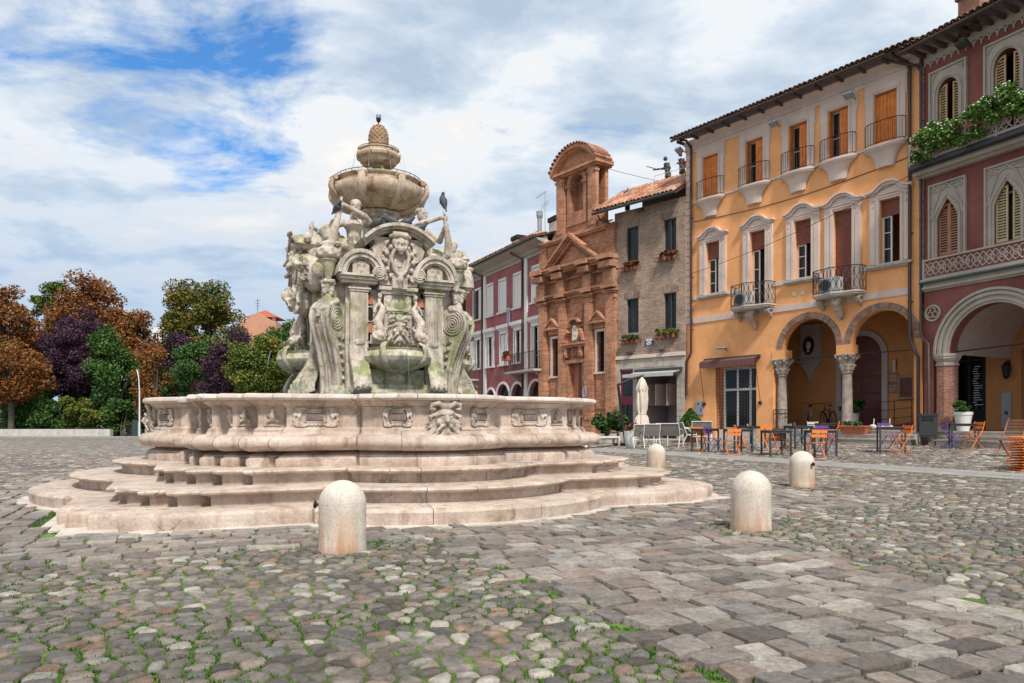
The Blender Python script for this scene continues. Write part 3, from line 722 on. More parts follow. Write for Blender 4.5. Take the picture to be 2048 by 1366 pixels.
def fig_relief(w, h):
    b = MB(); b.ball((0, -.01, h * .32), (.03, .03, .036)); b.tube([(0, 0, h * .22), (.005, -.01, 0), (-.01, 0, -h * .15)], [.028, .04, .03], 8)
    b.tube([(-.02, 0, h * .18), (-.07, 0, h * .05), (-.03, -.02, -h * .02)], [.014, .012, .010], 6); b.tube([(.03, 0, h * .18), (.08, 0, h * .02), (.05, -.01, -h * .2)], [.014, .012, .012], 6)
    b.tube([(-.01, 0, -h * .15), (-.06, -.02, -h * .22), (-.08, 0, -h * .42)], [.022, .02, .012], 6); b.tube([(0, 0, -h * .15), (.07, -.02, -h * .2), (.04, 0, -h * .4)], [.022, .02, .012], 6)
    b.tube([(-.1, 0, -h * .45), (0, 0, -h * .42), (.1, 0, -h * .46)], .014, 6); return b
PZ = 1.245
rel = organic('scroll_relief', scroll_relief(.62, .235), M['carved'], basin, .011, 1)
relf = organic('figure_relief', fig_relief(.22, .235), M['carved'], basin, .010, 1)
plq = MB().box(-.115, .115, -.012, .012, -.042, .042).build('coloured_plaque', M['plaque'], basin)
def mask_mesh():
    b = MB(); b.ball((0, -.04, 0), (.13, .11, .17), 14, 10)
    b.tube([(0, -.16, .03), (0, -.20, -.03), (0, -.17, -.06)], [.022, .034, .02], 8)
    for s in (-1, 1):
        b.tube([(s * .02, -.15, .055), (s * .07, -.155, .075), (s * .12, -.11, .04)], [.02, .026, .014], 7)
        b.ball((s * .085, -.125, -.035), (.04, .035, .035)); b.ball((s * .055, -.14, .018), (.022, .02, .016))
        b.tube([(s * .03, -.10, .15), (s * .10, -.13, .20), (s * .17, -.10, .18), (s * .18, -.08, .12), (s * .13, -.10, .12)], [.035, .038, .034, .026, .018], 8)
        b.tube([(s * .12, -.05, .06), (s * .19, -.07, .03), (s * .17, -.05, -.03)], [.02, .03, .015], 7)
        for k in range(4):
            a = .3 + k * .36; b.tube([(s * .10, -.05, -.02 - k * .03), (s * (.16 + .02 * (k % 2)), -.04, -.05 - k * .045), (s * (.21 - k * .01), -.02, -.04 - k * .06), (s * (.24 - .02 * k), 0, -.08 - k * .055)], [.024, .024, .018, .008], 6)
        b.tube([(s * .01, -.155, -.075), (s * .06, -.15, -.085), (s * .10, -.12, -.13), (s * .13, -.10, -.17)], [.013, .02, .018, .012], 7)
        b.tube([(s * .02, -.13, -.14), (s * .05, -.12, -.19), (s * .09, -.10, -.24), (s * .07, -.08, -.27)], [.02, .026, .02, .01], 7)
    b.ball((0, -.125, -.10), (.055, .03, .014)); b.ball((0, -.12, -.165), (.045, .05, .055)); b.tube([(0, -.11, -.17), (0, -.10, -.27)], [.04, .014], 8)
    b.ball((0, -.09, .165), (.07, .06, .05)); b.ball((0, -.11, .215), (.05, .04, .035)); b.box(-.16, .16, -.03, .03, -.2, .2); return b
msk = organic('grotesque_mask', mask_mesh(), M['carved'], basin, .010, 1)
for k in range(4):
    Rk = Matrix.Rotation(k * PI / 2, 4, 'Z')
    def put(o, w, p, z, yaw=0, sc=None, own=True):
        loc = Rk @ Vector((w, -p, z)); c = share(o, basin, loc, k * PI / 2 + yaw, scale=sc); return c
    put(msk, 0, 3.66, 1.22, sc=(1.15, .85, 1.1))
    for s in (-1, 1):
        a = s * .52; w, p = math.sin(a) * 1.205, 2.44 + math.cos(a) * 1.205
        put(rel, w, p, PZ, a, (.66, 1.5, 1.1)); put(plq, w, p + .012, PZ, a)
        put(rel, s * 1.60, 3.005, PZ, 0, (1.0, 1.5, 1.1)); put(plq, s * 1.62, 3.015, PZ)
        put(relf, s * 2.15, 2.885, PZ, 0, (1.1, 1.4, 1.1)); put(relf, s * 2.48, 2.635, PZ, 0, (1, 1.4, 1.1))
for o in (rel, relf, plq, msk): bpy.data.objects.remove(o)

# ---- tower: core, then one of each piece carried round the four sides
tower = bpy.data.objects.new('tower', None); col.objects.link(tower); tower.parent = ftn; tower.scale = (.965, .965, 1)
c = MB(); c.prism([(-1.1, -1.12), (1.1, -1.12), (1.12, -1.1), (1.12, 1.1), (1.1, 1.12), (-1.1, 1.12), (-1.12, 1.1), (-1.12, -1.1)], 1.3, 3.45, 'z')
c.prism([(-.8, -.8), (.8, -.8), (.8, .8), (-.8, .8)], 3.45, 4.25, 'z'); c.build('core', M['mossy'], tower)
def side(o, name=None, parts=(0, 1, 2, 3)):
    """carry a piece built for the first side round to the other three"""
    for k in parts[1:]:
        share(o, tower, Matrix.Rotation(k * PI / 2, 4, 'Z') @ o.location, o.rotation_euler.z + k * PI / 2)
    return o
# plinth and stem block under the shell bowl
b = MB(); b.box(-.62, .62, -1.42, -1.1, 1.3, 1.62); b.box(-.66, .66, -1.46, -1.1, 1.62, 1.66); b.box(-.58, .58, -1.38, -1.1, 1.66, 1.72); b.box(-.54, .54, -1.33, -1.1, 1.72, 1.80)
b.box(-.5, .5, -1.28, -1.1, 1.80, 2.05); side(b.build('plinth', M['mossy2'], tower, bevel=.006))
b = MB()
for i in range(9): b.tube(spiral(-.48 + .12 * i, 1.545, .042, 1.2, -1.425, 14, sgn=1 if i % 2 else -1), .009, 5)
side(organic('vine_relief', b, M['mossy'], tower, .010, 1))
b = MB(); b.box(-.09, .09, -1.32, -1.25, 1.90, 2.04); b.box(-.12, .12, -1.30, -1.25, 1.87, 2.07); side(b.build('stem_panel', M['mossy'], tower))
# shell bowl
def half_bowl():
    pr = [(.10, 1.98), (.22, 2.03), (.40, 2.08), (.52, 2.15), (.56, 2.24), (.53, 2.31), (.47, 2.345), (.49, 2.36), (.50, 2.38), (.44, 2.385), (.40, 2.34), (.2, 2.26), (.02, 2.25)]
    b = MB(); b.M = Matrix.Translation((0, -1.28, 0)) @ Matrix.Diagonal((1.08, 1.0, 1, 1)); b.lathe(pr, 26, a0=PI, a1=2 * PI); return b
o = half_bowl().build('shell_bowl', M['mossy2'], tower, smooth=True, recalc=True); side(o)
for s in (-1, 1):
    b = MB(); ax = s * .62
    q = []
    for (r, z) in [(.30, 2.04), (.46, 2.10), (.575, 2.20), (.60, 2.30), (.56, 2.41), (.48, 2.45), (.44, 2.40)]:
        q.append((1.08 * r * math.sin(ax), -1.28 - r * math.cos(ax), z))
    b.tube(q, [.05, .055, .055, .055, .05, .045, .03], 8, flat=.6); side(b.build('bowl_strap', M['mossy2'], tower, smooth=True))
b = MB(); b.box(-.56, .56, -1.30, -1.12, 2.46, 2.50); side(b.build('shelf', M['mossy'], tower))
# back panel with coloured insets and slots
b = MB(); b.box(-.62, .62, -1.22, -1.1, 2.05, 3.36); side(b.build('back_panel', M['mossy'], tower))
for s in (-1, 1):
    for z in (2.72, 3.19):
        side(MB().box(s * .45 - .048, s * .45 + .048, -1.245, -1.21, z - .075, z + .075).build('red_inlay', M['redmarble'], tower))
    b = MB(); pts = arc(s * .45, 2.885, .05, PI, 2 * PI, 6) + arc(s * .45, 3.02, .05, 0, PI, 6); b.prism(pts, -1.226, -1.20); side(b.build('dark_slot', M['dark'], tower))
    b = MB(); b.strip([(s * .45 + 1.3 * (x - s * .45), 2.95 + 1.14 * (z - 2.95)) for x, z in pts + pts[:1]], pts + pts[:1], -1.24, -1.21); side(b.build('slot_frame', M['mossy'], tower))
# centre aedicule: panel with relief, dolphin figures, mask
b = MB(); b.box(-.24, .24, -1.36, -1.2, 2.98, 3.28); b.box(-.30, .30, -1.40, -1.2, 3.28, 3.34); b.box(-.34, .34, -1.44, -1.2, 3.34, 3.40); b.box(-.25, .25, -1.34, -1.2, 2.50, 2.98)
for i in range(5): b.tube([(-.16 + .08 * i, -1.38, 2.98), (-.16 + .08 * i, -1.38, 2.92)], [.022, .004], 6)
side(b.build('relief_panel', M['mossy2'], tower, bevel=.005))
b = scroll_relief(.44, .26, False, seed=4); side(organic('panel_relief', b, M['mossy'], tower, .012, 1, loc=(0, -1.365, 3.13)))
o = organic('mask_relief', mask_mesh(), M['mossy'], tower, .010, 1, loc=(0, -1.36, 2.70)); side(o)
def dolphin(s):
    b = MB()
    b.tube([(s * .30, -1.32, 3.22), (s * .33, -1.36, 3.14), (s * .27, -1.38, 3.05), (s * .31, -1.44, 2.92), (s * .38, -1.46, 2.80), (s * .35, -1.50, 2.70), (s * .30, -1.52, 2.62)], [.04, .03, .045, .07, .085, .075, .06], 9)
    b.ball((s * .31, -1.36, 3.25), (.045, .045, .055)); b.ball((s * .34, -1.54, 2.58), (.11, .10, .085)); b.ball((s * .36, -1.63, 2.56), (.06, .06, .05))
    b.tube([(s * .26, -1.52, 2.66), (s * .22, -1.50, 2.72), (s * .27, -1.46, 2.76)], [.03, .025, .01], 6)
    b.tube([(s * .33, -1.34, 3.12), (s * .40, -1.38, 3.04), (s * .42, -1.40, 2.94)], [.028, .026, .022], 6)
    b.tube([(s * .28, -1.60, 2.52), (s * .38, -1.64, 2.50), (s * .46, -1.56, 2.54), (s * .47, -1.50, 2.62)], [.03, .035, .03, .015], 7)
    for k in range(3): b.tube([(s * .42, -1.50, 2.58 + .05 * k), (s * .48, -1.49, 2.62 + .06 * k)], [.025, .008], 6)
    return b
for s in (-1, 1): side(organic('dolphin_boy', dolphin(s), M['carved'], tower, .011, 1, amp=.004, freq=30))
# pilasters with flutes, capital, scroll foot
def pilaster(s):
    b = MB(); x = s * .655; b.box(x - .21, x + .21, -1.22, -1.05, 1.3, 3.40)
    b.box(x - .15, x + .15, -1.33, -1.2, 2.45, 3.30)
    for i in range(6): b.tube([(x - .122 + .0488 * i, -1.332, 2.50), (x - .122 + .0488 * i, -1.332, 3.26)], .014, 6)
    b.box(x - .17, x + .17, -1.35, -1.2, 3.30, 3.335); b.box(x - .19, x + .19, -1.37, -1.2, 3.335, 3.36); b.box(x - .16, x + .16, -1.33, -1.2, 3.36, 3.42)
    return b
def scroll_foot(s):
    x = s * .655; b = MB(); q = [(1.32, 2.50), (1.33, 2.38), (1.36, 2.22), (1.44, 2.06), (1.54, 1.92), (1.60, 1.80), (1.58, 1.68), (1.48, 1.62), (1.38, 1.66)]
    inn = [(1.2, 2.50), (1.2, 2.38), (1.2, 2.22), (1.22, 2.06), (1.25, 1.92), (1.3, 1.80), (1.3, 1.74), (1.3, 1.72), (1.28, 1.70)]
    for i in range(len(q) - 1):
        y0, z0 = q[i]; y1, z1 = q[i + 1]; a0, c0 = inn[i]; a1, c1 = inn[i + 1]
        w0 = .15 + .02 * math.sin(i); w1 = .15 + .02 * math.sin(i + 1)
        b.add([(x - w0, -y0, z0), (x + w0, -y0, z0), (x + w1, -y1, z1), (x - w1, -y1, z1), (x - w0, -a0, c0), (x + w0, -a0, c0), (x + w1, -a1, c1), (x - w1, -a1, c1)],
              [(0, 1, 2, 3), (4, 7, 6, 5), (0, 4, 5, 1), (3, 2, 6, 7), (0, 3, 7, 4), (1, 5, 6, 2)])
    for j in range(6):
        xx = x - .125 + .05 * j; b.tube([(xx, -y, z) for y, z in q[:7]], [.018, .024, .028, .03, .032, .034, .03], 6)
    for j in range(7): b.ball((x - .13 + .043 * j, -1.60, 1.74 + .03 * (j % 2)), (.028, .05, .06))
    b.ball((x, -1.34, 2.47), (.10, .035, .05)); return b
for s in (-1, 1):
    side(pilaster(s).build('pilaster', M['mossy'], tower))
    side(organic('scroll_foot', scroll_foot(s), M['mossy'], tower, .013, 1, amp=.006, freq=26))
    x = s * .655
    b = MB(); b.box(x - .17, x + .17, -1.40, -1.3, 1.3, 1.60)
    for i in range(5): b.tube([(x - .12 + .06 * i, -1.405, 1.34), (x - .12 + .06 * i, -1.405, 1.58)], .02, 6)
    side(b.build('fluted_block', M['mossy'], tower))
    # entablature and broken curved pediment ending in a scroll
    b = MB(); xa, xb = sorted((s * .36, s * .96)); b.box(xa, xb, -1.42, -1.05, 3.42, 3.47); b.box(xa - .02, xb + .02, -1.46, -1.05, 3.47, 3.52); b.box(xa - .04, xb + .04, -1.50, -1.05, 3.52, 3.56)
    side(b.build('entablature', M['mossy'], tower, bevel=.006))
    cx_ = s * .645; R_ = .37
    if s > 0: a0, a1 = 0., PI
    else: a0, a1 = PI, 0.
    oth = arc(cx_, 3.56, R_, a0, a1 * 1.0, 18); inn = arc(cx_, 3.56, R_ - .13, a0, a1, 18)
    b = MB(); b.strip(oth, inn, -1.46, -1.0); b.strip(arc(cx_, 3.56, R_ - .02, a0, a1, 18), arc(cx_, 3.56, R_ - .10, a0, a1, 18), -1.49, -1.45); b.strip(arc(cx_, 3.56, R_ + .025, a0, a1, 18), arc(cx_, 3.56, R_ - .035, a0, a1, 18), -1.52, -1.0)
    side(b.build('curved_pediment', M['mossy'], tower, angle=30))
    b = MB(); px = cx_ - s * (R_ - .07); b.tube([(px, -1.50, 3.60), (px, -1.2, 3.60)], .115, 20); b.tube(spiral(px, 3.60, .10, 2.6, -1.505, 40), .014, 6)
    side(b.build('pediment_scroll', M['mossy'], tower, smooth=True))
    b = MB(); b.prism([(cx_ + .27 * math.cos(t), 3.56 + .27 * math.sin(t)) for t in np.linspace(0, PI, 12)], -1.30, -1.0); b.box(cx_ - .14, cx_ + .14, -1.42, -1.2, 3.56, 3.78); side(b.build('tympanum', M['carved'], tower))
    b = MB(); b.tube(spiral(cx_ - .05, 3.70, .03, 1, -1.425, 10), .008, 5); b.tube(spiral(cx_ + .05, 3.70, .03, 1, -1.425, 10), .008, 5); b.tube([(cx_, -1.425, 3.60), (cx_, -1.425, 3.75)], [.012, .004], 5); b.tube(spiral(cx_, 3.61, .03, 1, -1.425, 10), .008, 5)
    side(b.build('lily_relief', M['carved'], tower))
# cartouche with crown and bearded head, panel behind, segmental crown arch
b = MB(); b.prism([(-.33, 3.42), (.33, 3.42), (.36, 3.62), (.31, 3.80), (.42, 3.90), (.46, 4.02), (.40, 4.10), (.46, 4.20), (-.46, 4.20), (-.40, 4.10), (-.46, 4.02), (-.42, 3.90), (-.31, 3.80), (-.36, 3.62)], -1.42, -1.0)
side(b.build('gable_panel', M['carved'], tower))
def cartouche():
    b = MB(); ov = [(.14 * math.cos(t) * (1 if math.sin(t) > 0 else .8), -1.50, 3.80 + .21 * math.sin(t)) for t in np.linspace(0, 2 * PI, 25)[:-1]]
    b.tube([(p[0] * 1.12, -1.53, 3.80 + (p[2] - 3.80) * 1.08) for p in ov], .034, 7, close=True); b.prism([(p[0], p[2]) for p in ov], -1.47, -1.40); b.box(-.03, .03, -1.49, -1.45, 3.72, 3.86)
    for k in range(14): a = k * .449; b.ball((.235 * math.cos(a), -1.47, 3.80 + .30 * math.sin(a)), (.045, .05, .045), 7, 5)
    for s in (-1, 1):
        b.tube(spiral(s * .30, 3.86, .06, 1.3, -1.46, 12, a0=2), .02, 6); b.tube(spiral(s * .24, 3.53, .06, 1.3, -1.46, 12, a0=1), .022, 6)
        b.tube([(s * .15, -1.42, 4.15), (s * .24, -1.46, 4.10), (s * .26, -1.44, 4.00)], [.03, .035, .015], 7)
        b.tube(spiral(s * .29, 3.62, .05, 1.3, -1.46, 12), .018, 6); b.tube(spiral(s * .26, 3.98, .045, 1.3, -1.47, 12), .016, 6)
        b.ball((s * .045, -1.60, 4.10), (.022, .02, .02)); b.tube([(s * .02, -1.6, 4.02), (s * .08, -1.57, 4.0), (s * .11, -1.54, 4.06)], [.015, .02, .012], 6)
        b.ball((s * .1, -1.52, 4.11), (.05, .05, .07))
    b.ball((0, -1.52, 4.08), (.10, .09, .12)); b.tube([(0, -1.60, 4.11), (0, -1.645, 4.06)], [.014, .024], 7); b.ball((0, -1.58, 3.99), (.075, .06, .06)); b.ball((0, -1.57, 3.95), (.05, .04, .05))
    b.tube([(-.18, -1.50, 4.20), (-.1, -1.56, 4.22), (.1, -1.56, 4.22), (.18, -1.50, 4.20)], [.03, .045, .045, .03], 8); b.tube([(-.13, -1.5, 4.26), (.13, -1.5, 4.26)], .04, 8)
    b.tube([(0, -1.50, 3.56), (0, -1.54, 3.48), (0, -1.50, 3.36)], [.06, .055, .03], 8); b.box(-.13, .13, -1.50, -1.38, 3.36, 3.6); return b
side(organic('cartouche', cartouche(), M['carved'], tower, .010, 1, amp=.004, freq=30))
zc_ = 3.72; Rr = .88; a0 = rad(90 - 46); a1 = rad(90 + 46)
b = MB(); z0 = 4.42 - Rr
b.strip(arc(0, z0, Rr, a0, a1, 20), arc(0, z0, Rr - .05, a0, a1, 20), -1.60, -.6); b.strip(arc(0, z0, Rr - .05, a0, a1, 20), arc(0, z0, Rr - .09, a0, a1, 20), -1.54, -.6); b.strip(arc(0, z0, Rr - .09, a0, a1, 20), arc(0, z0, Rr - .13, a0, a1, 20), -1.46, -.6)
side(b.build('crown_arch', M['mossy'], tower, angle=30))
b = MB(); b.lathe([(.70, 4.2), (.66, 4.36), (.50, 4.42), (.36, 4.48)], 24); b.build('dome_cap', M['mossy2'], tower, smooth=True)

# ---- corner consoles with volutes, herm heads and basket capitals
def console():
    pr = [(1.00, 1.30), (1.48, 1.30), (1.56, 1.34), (1.58, 1.42), (1.50, 1.46), (1.46, 1.56), (1.45, 1.80), (1.48, 2.05), (1.56, 2.32), (1.66, 2.55), (1.75, 2.72), (1.78, 2.86), (1.74, 2.99), (1.64, 3.08), (1.50, 3.12), (1.20, 3.12), (1.0, 3.0)]
    b = MB(); b.prism([(-r, z) for r, z in pr], -.17, .17, 'x')
    for s in (-1, 1):
        b.tube([(s * .16, -r, z) for r, z in pr[1:15]], .035, 7)
        b.tube([(s * .06, -r - .005, z) for r, z in pr[5:14]], .022, 6)
    return b
def corner(o):
    for k in (1, 2, 3): share(o, tower, Matrix.Rotation(k * PI / 2, 4, 'Z') @ o.location, o.rotation_euler.z + k * PI / 2)
CO = Vector((-.09 * math.sin(PI / 4), -.09 * math.cos(PI / 4), 0))
def at_corner(b, name, mat, **kw):
    o = b.build(name, mat, tower, **kw); o.location = CO; o.rotation_euler = (0, 0, -PI / 4); corner(o); return o
def org_corner(b, name, mat, vox, **kw):
    o = organic(name, b, mat, tower, vox, **kw); o.location = CO; o.rotation_euler = (0, 0, -PI / 4); corner(o); return o
at_corner(console(), 'console', M['mossy'], angle=35)
for s in (-1, 1):
    b = MB()
    sp = spiral(1.53, 2.86, .205, 4.2, 0, 80, a0=1.2, sgn=-1); b.tube([(s * .178, -x, z) for x, _, z in sp], [.017] * len(sp), 6)
    at_corner(b, 'volute', M['mossy2'] if s > 0 else M['mossy'], smooth=True); b = MB(); sp = spiral(1.51, 1.38, .06, 2, 0, 30); b.tube([(s * .178, -x, z) for x, _, z in sp], [.012] * len(sp), 6)
    at_corner(b, 'foot_volute', M['mossy2'] if s > 0 else M['mossy'], smooth=True)
    b = MB()
    for i in range(9):
        z = 2.56 - .135 * i; r = 1.47 - .03 * min(i, 4); q = .10 - .006 * i
        b.tube([(s * .175, -r + q * .2, z + .05), (s * .195, -r - q * .3, z), (s * .175, -r + q * .9, z - .07)], [.012, .034, .01], 6)
        b.tube([(s * .175, -r + .16, z + .03), (s * .19, -r + .10, z - .04)], [.012, .022], 6)
    org_corner(b, 'leaf_relief', M['mossy2'] if s > 0 else M['mossy'], .013, smooth=1)
def herm():
    b = MB(); b.tube([(0, -1.50, 3.06), (0, -1.54, 3.16), (0, -1.55, 3.24)], [.17, .11, .07], 10)
    for s in (-1, 1):
        b.ball((s * .13, -1.50, 3.12), (.08, .09, .07)); b.ball((s * .035, -1.645, 3.36), (.018, .014, .014)); b.tube([(s * .02, -1.64, 3.39), (s * .06, -1.62, 3.39)], .011, 6)
        for k in range(5): b.ball((s * (.08 + .012 * (k % 2)), -1.54 + .012 * k, 3.24 + .055 * k), (.038, .05, .035))
    b.ball((0, -1.57, 3.35), (.085, .095, .115)); b.tube([(0, -1.65, 3.375), (0, -1.685, 3.335)], [.012, .02], 6); b.ball((0, -1.65, 3.295), (.032, .02, .012)); b.ball((0, -1.63, 3.265), (.04, .035, .03))
    for k in range(7): b.ball((.10 * math.cos(k), -1.56 + .09 * math.sin(k), 3.44), (.045, .045, .04))
    b.tube([(0, -1.66, 2.98), (.0, -1.79, 2.92), (0, -1.82, 2.84)], [.07, .05, .03], 8); b.tube([(-.12, -1.72, 3.0), (0, -1.80, 2.93), (.12, -1.72, 3.0)], [.03, .045, .03], 7); return b
org_corner(herm(), 'herm_head', M['mossy'], .011, smooth=1, amp=.006, freq=25)
b = MB(); b.lathe([(.05, 3.46), (.06, 3.52), (.08, 3.56), (.125, 3.74), (.135, 3.77), (.165, 3.79), (.14, 3.81), (.0, 3.81)], 18, 0, -1.52, mod=lambda a, z: 1 + (.05 * math.cos(9 * a + z * 14) if z < 3.75 else 0))
at_corner(b, 'fluted_cup', M['mossy2'], smooth=True)
b = MB(); b.lathe([(.10, 3.81), (.17, 3.83), (.20, 3.88), (.19, 3.95), (.15, 3.99), (.10, 4.01), (.11, 4.07), (.09, 4.10), (0, 4.10)], 22, 0, -1.52)
for k in range(26): a = k * 2.4; b.ball((.18 * math.cos(a), -1.52 + .18 * math.sin(a), 3.86 + .09 * (k % 3) / 2), (.036, .036, .032))
org_corner(b, 'fruit_basket', M['carved'], .016, smooth=1, amp=.008, freq=24)
# wing scrolls standing free at the foot of the consoles
b = MB(); b.tube([(-.26, -1.78, 1.46), (.26, -1.78, 1.46)], .115, 18)
for s in (-1, 1): sp = spiral(-1.78, 1.46, .10, 2.4, 0, 30); b.tube([(s * .265, x, z) for x, _, z in sp], .012, 5)
at_corner(b, 'foot_scroll', M['mossy'], smooth=True)
# shells between consoles and bowl stems
b = MB()
for k in range(9): a = rad(20 + 17.5 * k); b.tube([(0 + .05 * math.cos(a), -1.62, 1.42), (.16 * math.cos(a), -1.74, 1.50 + .1 * math.sin(a)), (.30 * math.cos(a), -1.76, 1.52 + .34 * math.sin(a))], [.03, .04, .035], 6)
b.M = Matrix()
o = organic('scallop_shell', b, M['mossy2'], tower, .016, 1); o.location = (-.02, .0, 0); bpy.data.objects.remove(o)
def shell(x, y, z, rz, s):
    b = MB(); b.M = T(x, y, z, rz)
    for k in range(9): a = rad(15 + 18.75 * k); b.tube([(.03 * math.cos(a), 0, 0), (.17 * s * math.cos(a), -.10 * s, .15 * s * math.sin(a)), (.30 * s * math.cos(a), -.08 * s, .32 * s * math.sin(a) + .02)], [.03, .045 * s, .04 * s], 6)
    return organic('scallop_shell', b, M['mossy2'], tower, .018, 1)
shell(-1.05, -1.55, 1.42, rad(-35), 1.0); shell(1.22, -1.45, 1.42, rad(40), 1.0); shell(-1.5, -.95, 1.45, rad(-70), 1.25); shell(1.6, 1.0, 1.45, rad(110), 1.)

# ---- tritons sitting on the corners
def triton(m):
    b = MB()
    b.tube([(0, -.06, .02), (0, -.08, .16), (0, -.04, .34), (0, -.02, .50), (0, -.03, .60)], [.15, .145, .155, .185, .12], 12, flat=.8)
    for s in (-1, 1):
        b.ball((s * .085, -.14, .47), (.085, .06, .07)); b.ball((s * .20, -.02, .55), (.075, .075, .07)); b.ball((s * .05, -.17, .28), (.05, .03, .09))
    b.tube([(0, -.03, .60), (0, -.07, .72)], [.07, .062], 9)
    hx = m * .03; b.ball((hx, -.10, .80), (.085, .10, .115), 12, 9)
    b.tube([(hx, -.19, .82), (hx - m * .01, -.225, .78)], [.014, .022], 7); b.tube([(hx - .06, -.185, .845), (hx, -.195, .85), (hx + .06, -.185, .845)], [.014, .018, .014], 6)
    b.ball((hx, -.17, .735), (.05, .05, .035)); b.ball((hx, -.15, .70), (.06, .06, .05)); b.ball((hx, -.14, .655), (.04, .045, .045))
    for k in range(24):
        a = k * 2.4; t = .25 + .6 * (k / 24); b.ball((hx + .088 * math.cos(a) * math.cos(t * 1.3), -.08 + .10 * math.sin(a) * math.cos(t * 1.3) + .02, .82 + .105 * math.sin(t * 1.5)), .030, 7, 5)
    # arms: both hands close on the conch held out to one side
    b.tube([(-m * .21, -.02, .55), (-m * .34, -.12, .45), (-m * .33, -.20, .40), (-m * .27, -.36, .58), (-m * .25, -.40, .63)], [.062, .058, .055, .042, .036], 9)
    b.tube([(m * .21, -.02, .55), (m * .26, -.20, .56), (m * .20, -.30, .62), (-m * .02, -.38, .72), (-m * .17, -.42, .78)], [.062, .056, .052, .044, .036], 9)
    for (cx, cy, cz) in ((-m * .235, -.43, .64), (-m * .20, -.44, .80)):
        for f in range(4): b.tube([(cx + m * .02, cy + .02, cz + .02 - .022 * f), (cx - m * .02, cy - .045, cz + .02 - .022 * f), (cx - m * .055, cy - .02, cz + .018 - .022 * f)], [.013, .013, .011], 6)
        b.tube([(cx + m * .03, cy, cz + .02), (cx + m * .02, cy - .04, cz + .05)], [.014, .011], 6)
    b.tube([(-m * .19, -.42, .90), (-m * .21, -.44, .74), (-m * .25, -.46, .55), (-m * .31, -.46, .34), (-m * .36, -.42, .16), (-m * .32, -.34, .06)], [.022, .034, .048, .072, .10, .06], 10)
    b.tube([(-m * .40, -.42, .22), (-m * .47, -.40, .36), (-m * .44, -.36, .48)], [.09, .10, .02], 9)
    # thighs, then fish tails that curl up
    b.tube([(-.08, -.08, .06), (-.16, -.26, .10), (-.20, -.40, .02), (-.20, -.36, -.16), (-.26, -.20, -.22)], [.135, .13, .11, .085, .07], 10)
    b.tube([(.08, -.08, .06), (.15, -.27, .04), (.22, -.40, -.04), (.30, -.30, -.18), (.42, -.16, -.16)], [.135, .125, .105, .085, .08], 10)
    b.tube([(.38, -.18, -.18), (.56, -.16, -.12), (.66, -.12, .02), (.60, -.10, .14), (.50, -.12, .10), (.52, -.16, -.02)], [.08, .085, .075, .06, .05, .03], 9)
    b.tube([(-.24, -.22, -.22), (-.45, -.16, -.18), (-.60, -.10, -.05), (-.56, -.06, .10), (-.46, -.08, .06)], [.075, .085, .07, .05, .03], 9)
    for s, q in ((1, (.68, -.12, .02)), (-1, (-.62, -.10, -.02))):
        for k in range(4): a = .1 + .42 * k; b.tube([q, (q[0] + s * .10 * math.cos(a), q[1] - .03, q[2] + .10 * math.sin(a)), (q[0] + s * .17 * math.cos(a + .3), q[1] - .02, q[2] + .20 * math.sin(a + .3))], [.03, .034, .01], 6)
    b.ball((0, .02, -.12), (.34, .30, .14)); b.tube([(0, 0, -.1), (.1, .1, -.35)], [.30, .36], 10)
    return b
for k in range(4):
    m = 1 if k % 2 == 0 else -1
    b = triton(m); a = -PI / 4 + k * PI / 2; rr = .83
    twist = {0: .55, 1: -.35}.get(k, .2)
    o = organic('triton', b, M['carved'], tower, .013, 1, amp=.004, freq=24)
    o.location = (rr * math.sin(a), -rr * math.cos(a), 4.02); o.rotation_euler = (rad(4), 0, a + twist)
    o.scale = (1.02, 1.02, 1.0)
# reclining figures and shell scrolls on the flanks, half way up
def clutter(seed, n=9):
    rj = random.Random(seed); b = MB()
    for i in range(n):
        x = rj.uniform(-.35, .35); z = rj.uniform(-.2, .25); y = rj.uniform(-.12, .05); r = rj.uniform(.05, .11)
        if i % 3 == 0: b.tube(spiral(x, z, r * 1.3, 1.3, y, 16, a0=rj.uniform(0, 6)), [.035] * 17, 6)
        elif i % 3 == 1: b.ball((x, y, z), (r, r, r * 1.2))
        else: b.tube([(x, y, z), (x + rj.uniform(-.2, .2), y - .1, z + rj.uniform(-.1, .2)), (x + rj.uniform(-.3, .3), y, z + rj.uniform(-.15, .2))], [.06, .05, .025], 7)
    return b
for i, (x, y, z, rz, sd) in enumerate([(-.95, -.95, 4.0, -.8, 3), (-1.42, -.30, 4.05, -1.3, 5), (-1.45, -.95, 3.55, -1.2, 8), (1.35, -.6, 4.0, .9, 6), (1.5, .4, 4.0, 1.5, 9), (-1.45, .35, 4.0, -1.6, 4), (-1.3, .9, 4.2, -2, 12), (-1.6, -.55, 3.2, -1.4, 14)]):
    b = clutter(sd); b.ball((0, .15, 0), (.25, .2, .25)); b.M = Matrix()
    o = organic('carved_cluster', b, M['carved'] if i % 2 else M['mossy'], tower, .014, 1, amp=.006, freq=25); o.location = (x, y, z); o.rotation_euler = (0, 0, rz)

